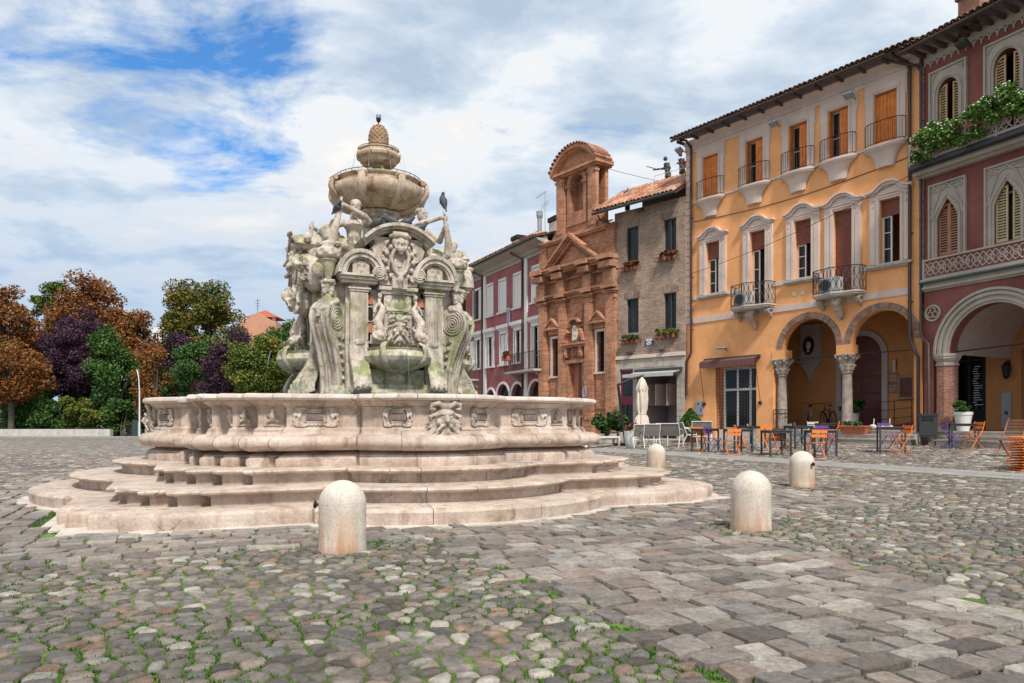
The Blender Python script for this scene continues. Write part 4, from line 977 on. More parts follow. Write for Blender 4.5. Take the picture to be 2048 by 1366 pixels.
# ---- bowls, pine cone, nozzle
top = bpy.data.objects.new('upper_bowls', None); col.objects.link(top); top.parent = ftn
b = MB(); b.lathe([(.48, 4.3), (.44, 4.4), (.30, 4.45), (.29, 4.52), (.29, 4.83), (.34, 4.85), (.36, 4.89), (.42, 4.91), (.42, 4.95), (.36, 4.97)], 8); b.build('octagonal_stem', M['mossy'], top, angle=30)
fl = lambda a, z: 1 + (.022 * abs(math.cos(20 * a)) if 4.99 < z < 5.35 else 0)
pr = [(.36, 4.97), (.55, 5.01), (.68, 5.07), (.78, 5.15), (.84, 5.23), (.86, 5.3), (.855, 5.36), (.80, 5.38), (.76, 5.4), (.76, 5.46), (.79, 5.475), (.80, 5.5), (.78, 5.515), (.72, 5.51), (.66, 5.45), (.3, 5.4), (0, 5.39)]
b = MB(); b.lathe(pr, 120, mod=fl); b.build('gadrooned_bowl', M['bowl'], top, smooth=True)
b = MB()
for k in range(8):
    a = k * PI / 4 + .22
    q = [((r + .02) * math.cos(a), (r + .02) * math.sin(a), z) for r, z in [(.42, 4.97), (.58, 5.015), (.71, 5.075), (.81, 5.16), (.87, 5.24), (.89, 5.32), (.87, 5.4), (.83, 5.46), (.79, 5.49)]]
    sb = MB(); sb.tube(q, [.05, .06, .065, .07, .07, .07, .065, .065, .05], 8, flat=.55)
    sb.tube([(.86 * math.cos(a) - t * math.sin(a), .86 * math.sin(a) + t * math.cos(a), 5.45) for t in (-.09, .09)], .045, 10)
    for d in (-.035, .035): sb.tube([(p[0] - d * math.sin(a) + .03 * math.cos(a), p[1] + d * math.cos(a) + .03 * math.sin(a), p[2]) for p in q], .012, 5)
    sb.build('scroll_strap', M['bowl'], top, smooth=True)
b = MB()
for k in range(36): a = k * PI / 18; b.tube([(.78 * math.cos(a), .78 * math.sin(a), 5.51), (.78 * math.cos(a), .78 * math.sin(a), 5.55)], .005, 5)
b.tube([(.78 * math.cos(a), .78 * math.sin(a), 5.55) for a in np.linspace(0, 2 * PI, 49)[:-1]], .007, 5, close=True); b.build('water_pipe_ring', M['iron'], top)
b = MB(); b.lathe([(.30, 5.400), (.30, 5.510), (.24, 5.550), (.27, 5.680), (.20, 5.720), (.12, 5.760), (.12, 5.830), (.15, 5.850)], 24)
for k in range(8):
    a = k * PI / 4; b.tube([(.22 * math.cos(a), .22 * math.sin(a), 5.530), (.30 * math.cos(a), .30 * math.sin(a), 5.660), (.26 * math.cos(a), .26 * math.sin(a), 5.740)], [.03, .04, .02], 7)
organic('carved_stem', b, M['mossy2'], top, .014, 1, amp=.006, freq=20)
b = MB(); b.lathe([(.14, 5.820), (.30, 5.850), (.33, 5.880), (.335, 5.920), (.39, 5.950), (.40, 5.990), (.385, 6.010), (.36, 6.035), (.36, 6.070), (.38, 6.085), (.37, 6.100), (.32, 6.090), (.18, 6.080), (0, 6.080)], 40); b.build('small_bowl', M['bowl'], top, smooth=True)
b = MB()
sh0 = MB().ball((0, 0, 0), (.035, .035, .05)).build('spout_head', M['bowl'], top, smooth=True, loc=(.385 * math.cos(.2), .385 * math.sin(.2), 6.0))
for k in range(1, 8): a = k * PI / 4 + .2; share(sh0, top, (.385 * math.cos(a), .385 * math.sin(a), 6.0))
b = MB(); b.tube([(.37 * math.cos(a), .37 * math.sin(a), 6.115) for a in np.linspace(0, 2 * PI, 33)[:-1]], .006, 5, close=True); b.build('wire_ring', M['iron'], top)
cone = MB(); cone.lathe([(.10, 6.08), (.165, 6.13), (.175, 6.2), (.17, 6.30), (.165, 6.40), (.13, 6.49), (.08, 6.555), (0, 6.58)], 20)
for j in range(11):
    z = 6.135 + .040 * j; t = j / 10; r = .172 * math.sqrt(max(.05, 1 - max(0, (z - 6.28) / .31) ** 2)) if z > 6.28 else .165
    n = 13 if j < 9 else 9
    for i in range(n):
        a = 2 * PI * (i + .5 * (j % 2)) / n; cone.tube([(r * .9 * math.cos(a), r * .9 * math.sin(a), z), ((r + .022) * math.cos(a), (r + .022) * math.sin(a), z + .008)], [.034, .004], 4)
cone.build('pine_cone', M['cone'], top)
b = MB(); b.tube([(0, 0, 6.57), (0, 0, 6.63)], .012, 8); b.ball((0, 0, 6.67), (.042, .042, .045)); b.lathe([(.042, 6.67), (.048, 6.70), (.02, 6.70)], 12)
for k in range(5): a = k * 1.2566; b.tube([(.02 * math.cos(a), .02 * math.sin(a), 6.69), (.045 * math.cos(a), .045 * math.sin(a), 6.74), (.03 * math.cos(a), .03 * math.sin(a), 6.77)], .006, 5)
b.build('nozzle', M['iron'], top, smooth=True)
def jet(pts, r=.006):
    o = MB().tube(pts, r, 6).build('water_jet', M['water'], top, smooth=True); return o
for k in range(8):
    a = k * PI / 4 + .2; c_, s_ = math.cos(a), math.sin(a)
    jet([((.42 + .10 * t ** .8) * c_, (.42 + .10 * t ** .8) * s_, 5.99 - .48 * t * t) for t in np.linspace(0, 1, 8)], .0045)
for k in range(4):
    a = k * PI / 2 - PI / 2; c_, s_ = math.cos(a), math.sin(a)
    jet([((1.86 + .13 * t) * c_, (1.86 + .13 * t) * s_, 2.40 - 1.0 * t * t) for t in np.linspace(0, 1, 8)], .006)

# pigeons resting on the fountain
def pigeon():
    b = MB(); b.tube([(0, .13, .02), (0, .06, .05), (0, 0, .07), (0, -.06, .09)], [.022, .05, .062, .045], 9); b.ball((0, -.08, .14), (.027, .032, .030)); b.tube([(0, -.06, .10), (0, -.075, .13)], [.035, .024], 8)
    b.tube([(0, -.105, .14), (0, -.13, .133)], [.008, .003], 5); b.tube([(0, .10, .035), (0, .19, .01)], [.028, .02], 7, flat=.4); return b
pg = thing('pigeon', 'dark pigeon resting on the left end of the crown arch', 'pigeon', (0, 0, 0), 0, 'pigeons on the fountain')
organic('body', pigeon(), M['pigeon'], pg, .011, 1)
b = MB()
for s in (-1, 1): b.tube([(s * .018, .0, .03), (s * .018, -.005, 0), (s * .018, -.03, 0)], .004, 5)
b.build('legs', M['redpot'], pg)
first = True
for (w, p, z, rz, sc, lab) in [(-.34, 1.30, 4.36, 1.2, 1.15, 'dark pigeon resting at the left end of the crown arch'), (-.13, 1.30, 4.42, -1.9, 1.25, 'black pigeon standing left of centre on the crown arch'),
        (.16, 1.30, 4.42, 1.7, 1.2, 'pigeon on the middle of the crown arch with its head tucked down'), (.38, 1.30, 4.34, 2.0, 1.3, 'dark pigeon at the right end of the crown arch'),
        (1.34, .15, 4.28, -.6, 1.1, 'small dark pigeon perched on the fish tail right of the bearded triton'), (-.93, 1.0, 4.62, .7, 1.1, 'pigeon behind the horn of the left triton')]:
    x, y = from_f(w, -p)
    if first: pg.location = (x, y, z); pg.rotation_euler = (0, 0, rz); pg.scale = (sc,) * 3; pg['label'] = lab; first = False
    else: dup(pg, (x, y, z), rz, lab, scale=(sc,) * 3)
x, y = from_f(.79, -1.20); dup(pg, (x, y, 4.90), -2.4, 'pigeon perched high on the conch of the right-hand triton', scale=(1.15, 1.15, 1.15)).rotation_euler = (rad(-48), 0, -2.4)
# ------------------------------------------------------------------ facades
def facade(px, Z, vp):
    k = (vp - 1024) / F_PX; L = math.hypot(k, 1); d = (-k / L, -1 / L)
    return ((px - 1024) / F_PX * Z, Z), math.atan2(d[1], d[0])
def wall(b, x0, x1, z0, z1, holes, t=.35, back=False):
    """wall front at y=0, openings (xa, xb, zb, zt, rise) with an elliptic head of that rise (0 = square, <0 = pointed)"""
    xs_ = {x0, x1}
    for xa, xb, zb, zt, rise in [h[:5] for h in holes]:
        xs_ |= {xa, xb}
        if rise: xs_ |= {(xa + xb) / 2 - (xb - xa) / 2 * math.cos(PI * i / 16) for i in range(17)}
    xs_ = sorted(x for x in xs_ if x0 - 1e-6 <= x <= x1 + 1e-6)
    def top(h, x):
        xa, xb, zb, zt, rise = h[:5]
        if not rise: return zt
        u = min(1, abs(x - (xa + xb) / 2) / ((xb - xa) / 2))
        return zt + (rise * math.sqrt(max(0, 1 - u * u)) if rise > 0 else -rise * (1 - u) ** .75)
    for a, c in zip(xs_, xs_[1:]):
        if c - a < 1e-5: continue
        m = (a + c) / 2; hs = sorted([h for h in holes if h[0] < m < h[1]], key=lambda h: h[2]); la, lc = z0, z0
        for h in hs:
            if h[2] > min(la, lc) + 1e-5: b.add([(a, 0, la), (c, 0, lc), (c, 0, h[2]), (a, 0, h[2])], [(0, 1, 2, 3)])
            la, lc = top(h, a), top(h, c)
            b.add([(a, 0, la), (c, 0, lc), (c, t, lc), (a, t, la)], [(0, 1, 2, 3)])
            if h[2] > z0 + 1e-4: b.add([(a, 0, h[2]), (c, 0, h[2]), (c, t, h[2]), (a, t, h[2])], [(3, 2, 1, 0)])
        b.add([(a, 0, la), (c, 0, lc), (c, 0, z1), (a, 0, z1)], [(0, 1, 2, 3)])
    for h in holes:
        for x, f in zip(h[:2], 'lr'):
            if len(h) > 5 and f not in h[5]: continue
            b.add([(x, 0, h[2]), (x, t, h[2]), (x, t, h[3]), (x, 0, h[3])], [(0, 1, 2, 3)])
    return b
def shell_back(b, x0, x1, z0, z1, depth):
    """sides, rear and top of the block behind a facade (open at the front)"""
    b.add([(x0, 0, z0), (x0, depth, z0), (x0, depth, z1), (x0, 0, z1), (x1, 0, z0), (x1, depth, z0), (x1, depth, z1), (x1, 0, z1)], [(0, 1, 2, 3), (5, 4, 7, 6), (1, 5, 6, 2)])
    return b
def glazing(par, xa, xb, z0, z1, y=.16, frame=M['whitepaint'], mull=1, bars=2, fw=.045, open_leaf=None, rise=0):
    """window part: frame, with pane sub-part behind it"""
    b = MB(); w = fw
    b.box(xa, xa + w, y - .03, y + .03, z0, z1); b.box(xb - w, xb, y - .03, y + .03, z0, z1); b.box(xa + w, xb - w, y - .03, y + .03, z1 - w, z1); b.box(xa + w, xb - w, y - .03, y + .03, z0, z0 + w)
    for i in range(mull): x = xa + (xb - xa) * (i + 1) / (mull + 1); b.box(x - .03, x + .03, y - .035, y + .025, z0 + w, z1 - w)
    for j in range(bars):
        z = z0 + (z1 - z0) * (j + 1) / (bars + 1); b.box(xa + w, xb - w, y - .018, y + .018, z - .014, z + .014)
    f = b.build('window', frame, par); MB().box(xa + .01, xb - .01, y + .03, y + .05, z0 + .01, z1 - .01 + rise).build('pane', M['glass'], f)
    return f
def slat_shutter(par, xa, xb, z0, z1, y, mat, rise=0, left=True, ang=0):
    """louvred leaf: frame with single slats"""
    w = xb - xa; b = MB(); st = .05
    def ztop(x):  # arched head: x measured 0..w from hinge side
        if not rise: return z1
        u = (w - x) / w if left else x / w
        return z1 + rise * (math.sqrt(max(0, 1 - u * u)))
    xl = [0, w * .25, w * .5, w * .75, w]
    poly = [(0, z0), (w, z0)] + [(x, ztop(x)) for x in reversed(xl)]
    ip = [(st, z0 + .07), (w - st, z0 + .07)] + [(min(max(x, st), w - st), ztop(min(max(x, st), w - st)) - .05) for x in reversed(xl)]
    poly.append(poly[0]); ip.append(ip[0]); b.strip(poly, ip, -.02, .02)
    f = b.build('shutter', mat, par, (0), loc=(xa if not ang else xa, y, 0)) if False else b.build('shutter', mat, par)
    f.location = (xa, y, 0)
    if ang:
        f.location = (xa if ang > 0 else xa, y, 0); f.rotation_euler = (0, 0, ang)
    sb = None; n = int((z1 - z0 - .14) / .085); k = 0
    zt = z1 + (rise if rise else 0)
    n = int((zt - z0 - .14) / .085)
    for i in range(n):
        z = z0 + .10 + i * .085
        x0_, x1_ = st, w - st
        if rise and z > z1 - .05:
            u = min(1, (z + .06 - z1) / rise) if z + .06 > z1 else 0; lim = w * math.sqrt(max(0, 1 - u * u))
            if left: x0_ = max(st, w - lim + .03)
            else: x1_ = min(w - st, lim - .03)
            if x1_ - x0_ < .06: continue
        key = (round(x1_ - x0_, 2), mat.name)
        me = SL.get(key)
        if me is None:
            q = MB(); L_ = key[0]; q.add([(0, -.022, -.028), (L_, -.022, -.028), (L_, .018, .028), (0, .018, .028), (0, -.014, -.034), (L_, -.014, -.034), (L_, .026, .022), (0, .026, .022)],
                                        [(0, 1, 2, 3), (4, 7, 6, 5), (0, 4, 5, 1), (3, 2, 6, 7), (0, 3, 7, 4), (1, 5, 6, 2)])
            me = q.mesh('slat'); me.materials.append(mat); SL[key] = me
        link('slat', me, f, (x0_, 0, z))
    return f
SL = {}
def quoin(par, x0, x1, z0, z1, mat, flip=False, h=.30):
    n = round((z1 - z0) / h); h = (z1 - z0) / n; ms = []
    for w in (1, .74):
        q = MB().box(0, (x1 - x0) * w, -.045, .02, .012, h - .012); ms.append(q.mesh('quoin_block'));
        bm = bmesh.new(); bm.from_mesh(ms[-1]); bmesh.ops.bevel(bm, geom=bm.edges[:], offset=.012, segments=1, affect='EDGES'); bm.to_mesh(ms[-1]); bm.free(); ms[-1].materials.append(mat)
    for i in range(n):
        w = (x1 - x0) * (1 if i % 2 == 0 else .74); link('quoin_block', ms[i % 2], par, (x1 - w if flip else x0, 0, z0 + i * h))
def downpipe(par, pts, r=.05, mat=None, name='downpipe', brackets=True):
    b = MB(); b.tube(pts, r, 10)
    o = b.build(name, mat or M['pipe'], par, smooth=True)
    return o
def eave_tiles(par, x0, x1, y, z, pitch, mat, rows=2, w=.21, skew=0, L=.42, jit=.02):
    """curved clay tiles, each its own object"""
    q = MB(); pts = arc(0, 0, w * .52, PI * .04, PI * .96, 6); pi = arc(0, -.008, w * .44, PI * .04, PI * .96, 6)
    vs = []; 
    n = len(pts)
    for yy, sc in ((0, 1.), (L, .86)):
        vs += [(x * sc, yy, zz * sc) for x, zz in pts] + [(x * sc, yy, zz * sc) for x, zz in pi]
    fs = []
    for i in range(n - 1): fs += [(i, i + 1, 2 * n + i + 1, 2 * n + i), (n + i, 3 * n + i, 3 * n + i + 1, n + i + 1), (i, n + i, n + i + 1, i + 1)]
    q.add(vs, fs); me = q.mesh('roof_tile', True); me.materials.append(mat); m = int((x1 - x0) / w); c, s = math.cos(pitch), math.sin(pitch); cnt = 0
    qb = MB(); pts = arc(0, .05, w * .5, PI * 1.04, PI * 1.96, 5); vs = [(x, 0, zz) for x, zz in pts] + [(x, L * rows, zz) for x, zz in pts]; k = len(pts)
    qb.add(vs, [(i, i + 1, k + i + 1, k + i) for i in range(k - 1)]); mc = qb.mesh('channel_tile', True); mc.materials.append(mat)
    for i in range(m):
        x = x0 + w * (i + .5)
        for r in range(rows):
            if cnt > 298: return
            d = r * (L - .07) + random.uniform(-jit, jit)
            o = link('roof_tile', me, par, (x + random.uniform(-.01, .01), y + d * c, z + d * s + .03)); o.rotation_euler = (pitch + random.uniform(-.03, .03), 0, random.uniform(-.03, .03)); cnt += 1
        o = link('channel_tile', mc, par, (x + w / 2, y - .02, z + .02)); o.rotation_euler = (pitch, 0, 0)
def iron_rail(b, pts, z0, z1, step=.11, r=.009, rail=.014):
    """vertical bars along a plan polyline"""
    b.tube([(x, y, z1) for x, y in pts], rail, 6); b.tube([(x, y, z0) for x, y in pts], rail * .8, 6)
    for (xa, ya), (xb, yb) in zip(pts, pts[1:]):
        L = math.hypot(xb - xa, yb - ya); n = max(1, int(L / step))
        for i in range(n + 1): t = i / n; b.tube([(xa + (xb - xa) * t, ya + (yb - ya) * t, z0), (xa + (xb - xa) * t, ya + (yb - ya) * t, z1)], r, 4)
    return b

# =========================== orange-yellow house with arcade
(X0, Y0), AY = facade(1384, 32, -30)
ye = thing('arcade_house', 'orange-yellow stucco house with white window surrounds and two arches on columns', 'house', (X0, Y0, 0), AY)
H3 = [(1.02, .40), (3.22, .40), (5.17, .38), (6.79, .38), (8.51, .39)]
H2 = [1.15, 3.37, 5.37, 6.96, 8.66]
holes = [(c - w, c + w, 10.64, 12.6, 0) for c, w in H3]
holes += [(c - .35, c + .35, 6.6 if i not in (1, 3) else 5.80, 8.86, 0) for i, c in enumerate(H2)]
holes += [(1.27, 3.30, .3, 3.46, 0), (4.47, 6.72, .2, 3.95, 1.115, ''), (7.26, 9.46, .2, 3.95, 1.10, 'r'), (6.72, 7.26, .2, 3.7, 0, ''), (4.08, 4.47, .2, 3.7, 0, 'l')]
b = wall(MB(), -.32, 9.72, 0, 13.35, holes, .32); b.build('wall', M['yellow'], ye)
b = shell_back(MB(), -.32, 9.72, 5.45, 13.35, 9); b.add([(-.32, 0, 0), (-.32, 9, 0), (-.32, 9, 5.45), (-.32, 0, 5.45)], [(0, 1, 2, 3)]); b.build('side_wall', M['yellow'], ye)
# dark rooms behind the upper windows
b = MB(); b.add([(-.2, 1.6, 5.6), (9.6, 1.6, 5.6), (9.6, 1.6, 13.3), (-.2, 1.6, 13.3)], [(0, 1, 2, 3)]); b.add([(-.2, .33, 5.5), (9.6, .33, 5.5), (9.6, 1.6, 5.5), (-.2, 1.6, 5.5)], [(0, 1, 2, 3)]); b.build('room_wall', M['ochre'], ye)
for (za, zb) in ((5.46, 5.70), (6.50, 6.66)):
    if za > 6: segs = [(.08, 2.95), (3.8, 6.5), (7.4, 9.40)]
    else: segs = [(.08, 9.40)]
    for xa, xb in segs: MB().box(xa, xb, -.035, .01, za, zb).build('string_course', M['cream'], ye)
b = MB().box(.08, 9.40, -.05, .01, 10.72, 10.80); b.build('string_course', M['cream'], ye)
b = MB(); b.box(-.32, 9.72, -.04, .01, 12.98, 13.12); b.box(-.32, 9.72, -.09, .01, 13.12, 13.34)
b.prism([(-.09, 13.34), (0, 13.34), (0, 13.46), (-.28, 13.46), (-.20, 13.40)], -.34, 9.74, 'x'); b.build('cornice', M['cream'], ye)
quoin(ye, -.32, -.03, 5.46, 12.98, M['cream']); quoin(ye, 9.60, 9.76, 5.46, 12.98, M['cream'], True)
for c, w in H3:
    b = MB(); o_ = w + .30
    b.box(c - o_, c - w, -.05, .01, 10.72, 12.98); b.box(c + w, c + o_, -.05, .01, 10.72, 12.98); b.box(c - w, c + w, -.05, .01, 12.60, 12.98)
    b.box(c - w - .10, c - w - .02, -.075, -.05, 10.8, 12.68); b.box(c + w + .02, c + w + .10, -.075, -.05, 10.8, 12.68); b.box(c - w - .10, c + w + .10, -.075, -.05, 12.66, 12.74)
    b.box(c - o_ - .05, c - o_, -.045, .01, 12.3, 12.98); b.box(c + o_, c + o_ + .05, -.045, .01, 12.3, 12.98)
    b.build('window_surround', M['cream'], ye, bevel=.008)
    # curved balconette and its tapered corbel
    q = []; n = 14
    ox = [(c + (o_ + .06) * math.cos(PI * i / n + PI), -.05 - .30 * math.sin(PI * i / n) ** .8) for i in range(n + 1)]
    b = MB(); b.prism(ox, 10.66, 10.74, 'z'); b.prism([(x + (c - x) * .04, y * .93) for x, y in ox], 10.60, 10.66, 'z')
    lev = [(1., 10.60), (.84, 10.56), (.68, 10.46), (.56, 10.34), (.48, 10.16), (.44, 9.98)]
    vs = []; fs = []
    for s, z in lev: vs += [(c + (x - c) * s, y * s, z) for x, y in ox]
    m = n + 1
    for k in range(len(lev) - 1):
        for i in range(n): fs.append((k * m + i, k * m + i + 1, (k + 1) * m + i + 1, (k + 1) * m + i))
    fs.append(tuple((len(lev) - 1) * m + i for i in range(m))); b.add(vs, fs)
    for i in range(6): b.ball((c - .24 + .096 * i, -.10, 9.97), (.03, .04, .03), 6, 4)
    b.build('balconette', M['cream'], ye, angle=35)
    rl = [(c + (o_ + .0) * math.cos(PI * i / 8 + PI), -.05 - .28 * math.sin(PI * i / 8) ** .8) for i in range(9)]
    iron_rail(MB(), rl, 10.80, 11.52, .10).build('railing', M['iron'], ye)
# top-floor shutters: plain orange boards, some open
for i, (c, w) in enumerate(H3):
    def leaf(xa, xb, y=.10):
        n = 3; s = (xb - xa) / n; f = MB().box(xa, xb, y + .012, y + .03, 10.70, 12.56).build('shutter', M['shutter_o'], ye)
        for k in range(n): MB().box(xa + s * k + .004, xa + s * (k + 1) - .004, y - .015, y + .012, 10.70, 12.56).build('board', M['shutter_o'], f)
    glazing(ye, c - w, c + w, 10.66, 12.58, .24, M['dirtywhite'], 1, 1)
    if i in (0, 4): leaf(c - w + .01, c - .006); leaf(c + .006, c + w - .01)
    else:
        leaf(c - w * .02, c + w - .01)
        b = MB().box(c - w + .01, c - w + .045, -.02, .22, 10.70, 12.56); b.build('shutter', M['shutter_o'], ye)
for i, c in enumerate(H2):
    zb = 6.6 if i not in (1, 3) else 5.80; b = MB(); o_ = .70
    b.box(c - o_, c - .35, -.06, .01, zb, 9.18); b.box(c + .35, c + o_, -.06, .01, zb, 9.18); b.box(c - .35, c + .35, -.06, .01, 8.86, 9.18)
    b.box(c - .46, c - .38, -.085, -.06, zb, 8.98); b.box(c + .38, c + .46, -.085, -.06, zb, 8.98); b.box(c - .46, c + .46, -.085, -.06, 8.94, 9.0)
    prf = [(-1, 0), (-.82, .0), (-.62, .05), (-.45, .17), (-.25, .27), (0, .30), (.25, .27), (.45, .17), (.62, .05), (.82, 0), (1, 0)]
    top_ = [(c + .80 * u, 9.20 + h) for u, h in prf]; low_ = [(c + .80 * u, 9.13 + h) for u, h in prf]; l2 = [(c + .70 * u, 9.05 + h * .95) for u, h in prf]
    b.strip(top_, low_, -.20, .0); b.strip(low_, l2, -.13, .0)
    b.prism([(c - .60, 9.0)] + [(c + .62 * u, 9.06 + h * .95) for u, h in prf] + [(c + .60, 9.0)], -.055, 0)
    for s in (-1, 1):
        b.tube(spiral(c + s * .57, 8.88, .05, 1.2, -.075, 10), .014, 5); b.box(c + s * .58 - .09, c + s * .58 + .09, -.085, -.06, zb + .05, 8.6)
        b.ball((c + s * .57, -.08, 8.66), (.03, .03, .03), 6, 4)
    b.tube(spiral(c - .05, 9.30, .05, 1, -.075, 8), .016, 5); b.tube(spiral(c + .05, 9.30, .05, 1, -.075, 8, sgn=-1), .016, 5); b.box(c - .35, c + .35, -.10, -.06, 9.03, 9.07)
    b.build('window_surround', M['cream'], ye)
    if i not in (1, 3):
        b = MB(); b.box(c - .78, c + .78, -.17, .02, 6.52, 6.60); b.box(c - .72, c + .72, -.12, .01, 6.46, 6.52); b.build('sill', M['steps'], ye)
    z_b = {0: 8.15, 1: 8.12, 2: 7.95, 3: 5.85, 4: 8.30}[i]
    bl = MB().box(c - .345, c + .345, .13, .14, z_b, 8.86).build('roller_blind', M['blind'], ye)
    n = int((8.86 - z_b) / .06)
    sm = MB().box(-.345, .345, -.016, .0, .004, .052).mesh('slat'); sm.materials.append(M['blind'])
    for k in range(n): link('slat', sm, bl, (c, .13, z_b + k * .06))
    if i != 3:
        glazing(ye, c - .345, c + .02 if i in (0, 2) else c - .02, zb + .01, z_b, .20, M['whitepaint'], 0, 2)
        glazing(ye, c + .12, c + .345, zb + .01, z_b, .22, M['whitepaint'], 0, 2) if i == 0 else None
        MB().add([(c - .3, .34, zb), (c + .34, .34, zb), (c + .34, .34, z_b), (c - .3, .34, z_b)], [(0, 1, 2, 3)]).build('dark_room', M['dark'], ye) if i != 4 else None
# two balconies with wrought-iron baskets, corbels, air-conditioner boxes
def iron_balcony(c, zf):
    bal = MB(); wx = .92
    pl = [(-wx, 0), (-wx, -.45), (-wx * .85, -.60), (-.35, -.66), (0, -.80), (.35, -.66), (wx * .85, -.60), (wx, -.45), (wx, 0)]
    for s, z0, z1 in ((1, zf - .05, zf), (.96, zf - .11, zf - .05), (.88, zf - .16, zf - .11)): bal.prism([(c + x * s, y * s) for x, y in pl], z0, z1, 'z')
    o = bal.build('balcony', M['marble_pale'], ye)
    cb_ = MB(); cb_.tube([(0, 0, -.62), (0, -.10, -.55), (0, -.18, -.42), (0, -.34, -.34), (0, -.42, -.22), (0, -.50, -.14)], [.06, .10, .12, .12, .13, .12], 8); cb_.box(-.14, .14, -.45, 0, -.16, -.02)
    cb_.ball((0, -.2, -.45), (.13, .1, .1))
    c0 = organic('corbel', cb_, M['marble'], o, .03, 1); c0.location = (c, 0, zf - .12); c0.scale = (1.2, 1, 1.25)
    for s in (-1, 1): share(c0, o, (c + s * .72, 0, zf - .12), scale=(.85, .75, .62))
    r = MB(); pts = [(c + x * .97, y * .97) for x, y in pl]; z0, z1 = zf + .04, zf + .88
    r.tube([(x, y, z1) for x, y in pts], .016, 6); r.tube([(x, y, z0) for x, y in pts], .012, 6)
    for (xa, ya), (xb, yb) in zip(pts, pts[1:]):
        L = math.hypot(xb - xa, yb - ya); n = max(1, round(L / .22)); d = Vector((xb - xa, yb - ya, 0)) / n
        for i in range(n + 1): p = Vector((xa, ya, 0)) + d * i; r.tube([(p.x, p.y, z0), (p.x, p.y, z1)], .010, 4)
        for i in range(n):
            p = Vector((xa, ya, 0)) + d * (i + .5)
            r.tube([(p.x + d.x * .42 * math.sin(t * 2 * PI), p.y + d.y * .42 * math.sin(t * 2 * PI), z0 + (z1 - z0) * t) for t in np.linspace(0, 1, 11)], .008, 4)
            r.tube([(p.x - d.x * .42 * math.sin(t * 2 * PI), p.y - d.y * .42 * math.sin(t * 2 * PI), z0 + (z1 - z0) * t) for t in np.linspace(0, 1, 11)], .008, 4)
    r.build('iron_basket', M['iron'], o)
for c in (3.28, 6.93): iron_balcony(c, 5.80)
ca, sa = math.cos(AY), math.sin(AY)
def YW(x, y, z): return (X0 + x * ca - y * sa, Y0 + x * sa + y * ca, z)
def ac_unit(x, label, first=None):
    t = thing('air_conditioner', label, 'air conditioner', YW(x, -.42, 5.80), AY, 'air conditioners on the balconies')
    MB().box(-.38, .38, -.14, .14, .04, .56).build('casing', M['dirtywhite'], t, bevel=.012)
    MB().tube([(-.16, -.15, .30), (-.16, -.165, .30)], .2, 18).build('fan_grille', M['darkmetal'], t)
    MB().box(-.36, .02, -.147, -.141, .06, .54).build('front_panel', M['greymetal'], t)
    for s in (-.3, .3): MB().box(s - .03, s + .03, -.1, .1, 0, .04).build('foot', M['greymetal'], t)
    return t
ac_unit(3.05, 'grey air conditioner on the left iron balcony, above the shop awning'); ac_unit(6.75, 'white air conditioner on the right iron balcony, before the lowered red blind')
# arches: brick voussoirs, columns with carved capitals
vm_ = MB(); vm_.prism([(1.115, -.034), (1.36, -.042), (1.36, .042), (1.115, .034)], -.04, .0); vme = MB()
vme.add([(r * math.cos(a), y, r * math.sin(a)) for y in (-.035, .01) for r, a in ((1.118, -.032), (1.35, -.032), (1.35, .032), (1.118, .032))], [(0, 1, 2, 3), (7, 6, 5, 4), (0, 4, 5, 1), (1, 5, 6, 2), (2, 6, 7, 3), (3, 7, 4, 0)])
vms = vme.mesh('voussoir'); M['vous'] = per_stone('arch_brick', [(0., (.20, .12, .09)), (.5, (.28, .17, .13)), (1., (.36, .24, .18))]); vms.materials.append(M['vous'])
for c in (5.60, 8.36):
    for i in range(46):
        a = PI * (i + .5) / 46; o = link('voussoir', vms, ye, (c, 0, 3.95)); o.rotation_euler = (0, -a, 0)
def column(x, z0, z1, name='column', r=.17):
    b = MB(); b.box(x - .27, x + .27, -.02, .50, z0, z0 + .08)
    b.lathe([(.26, z0 + .08), (.27, z0 + .13), (.22, z0 + .18), (.24, z0 + .22), (r + .02, z0 + .27), (r + .015, z0 + 1.2), (r - .01, z1 - .72), (r + .02, z1 - .70), (r + .03, z1 - .67), (r, z1 - .64)], 20, x, .24)
    col_ = b.build(name, M['steps'], ye, smooth=True); col_.data.materials[0] = M['colst']
    b = MB(); b.lathe([(r, z1 - .66), (r + .02, z1 - .5), (r + .06, z1 - .3), (r + .16, z1 - .08)], 16, x, .24)
    for k in range(8):
        a = k * PI / 4 + PI / 8
        for zz, rr in ((z1 - .60, .05), (z1 - .36, .11)):
            b.tube([(x + (r + .01) * math.cos(a), .24 + (r + .01) * math.sin(a), zz), (x + (r + rr) * math.cos(a), .24 + (r + rr) * math.sin(a), zz + .17), (x + (r + rr + .07) * math.cos(a), .24 + (r + rr + .07) * math.sin(a), zz + .20), (x + (r + rr + .07) * math.cos(a), .24 + (r + rr + .07) * math.sin(a), zz + .15)], [.05, .055, .04, .025], 6)
    for s in (-1, 1):
        for t in (-1, 1): b.ball((x + s * .27, .24 + t * .27, z1 - .10), (.07, .07, .07), 7, 5)
    b.box(x - .33, x + .33, -.09, .57, z1 - .07, z1); c_ = organic('capital', b, M['colst'], col_, .022, 1, amp=.01, freq=20)
    MB().box(x - .27, x + .27, -.035, .5, z1, 3.96).build('impost', M['yellow'], ye)
M['colst'] = stone('mottled_column_stone', (.24, .18, .145), (.46, .38, .32), dirt=(.62, .55, .48), dirt_amt=.5, streak=.4, scale=3.5)
column(4.32, .55, 3.62); column(6.99, .55, 3.62)
b = MB().box(9.46, 9.72, -.03, .5, .3, 3.95); b.build('pier', M['ochre'], ye)
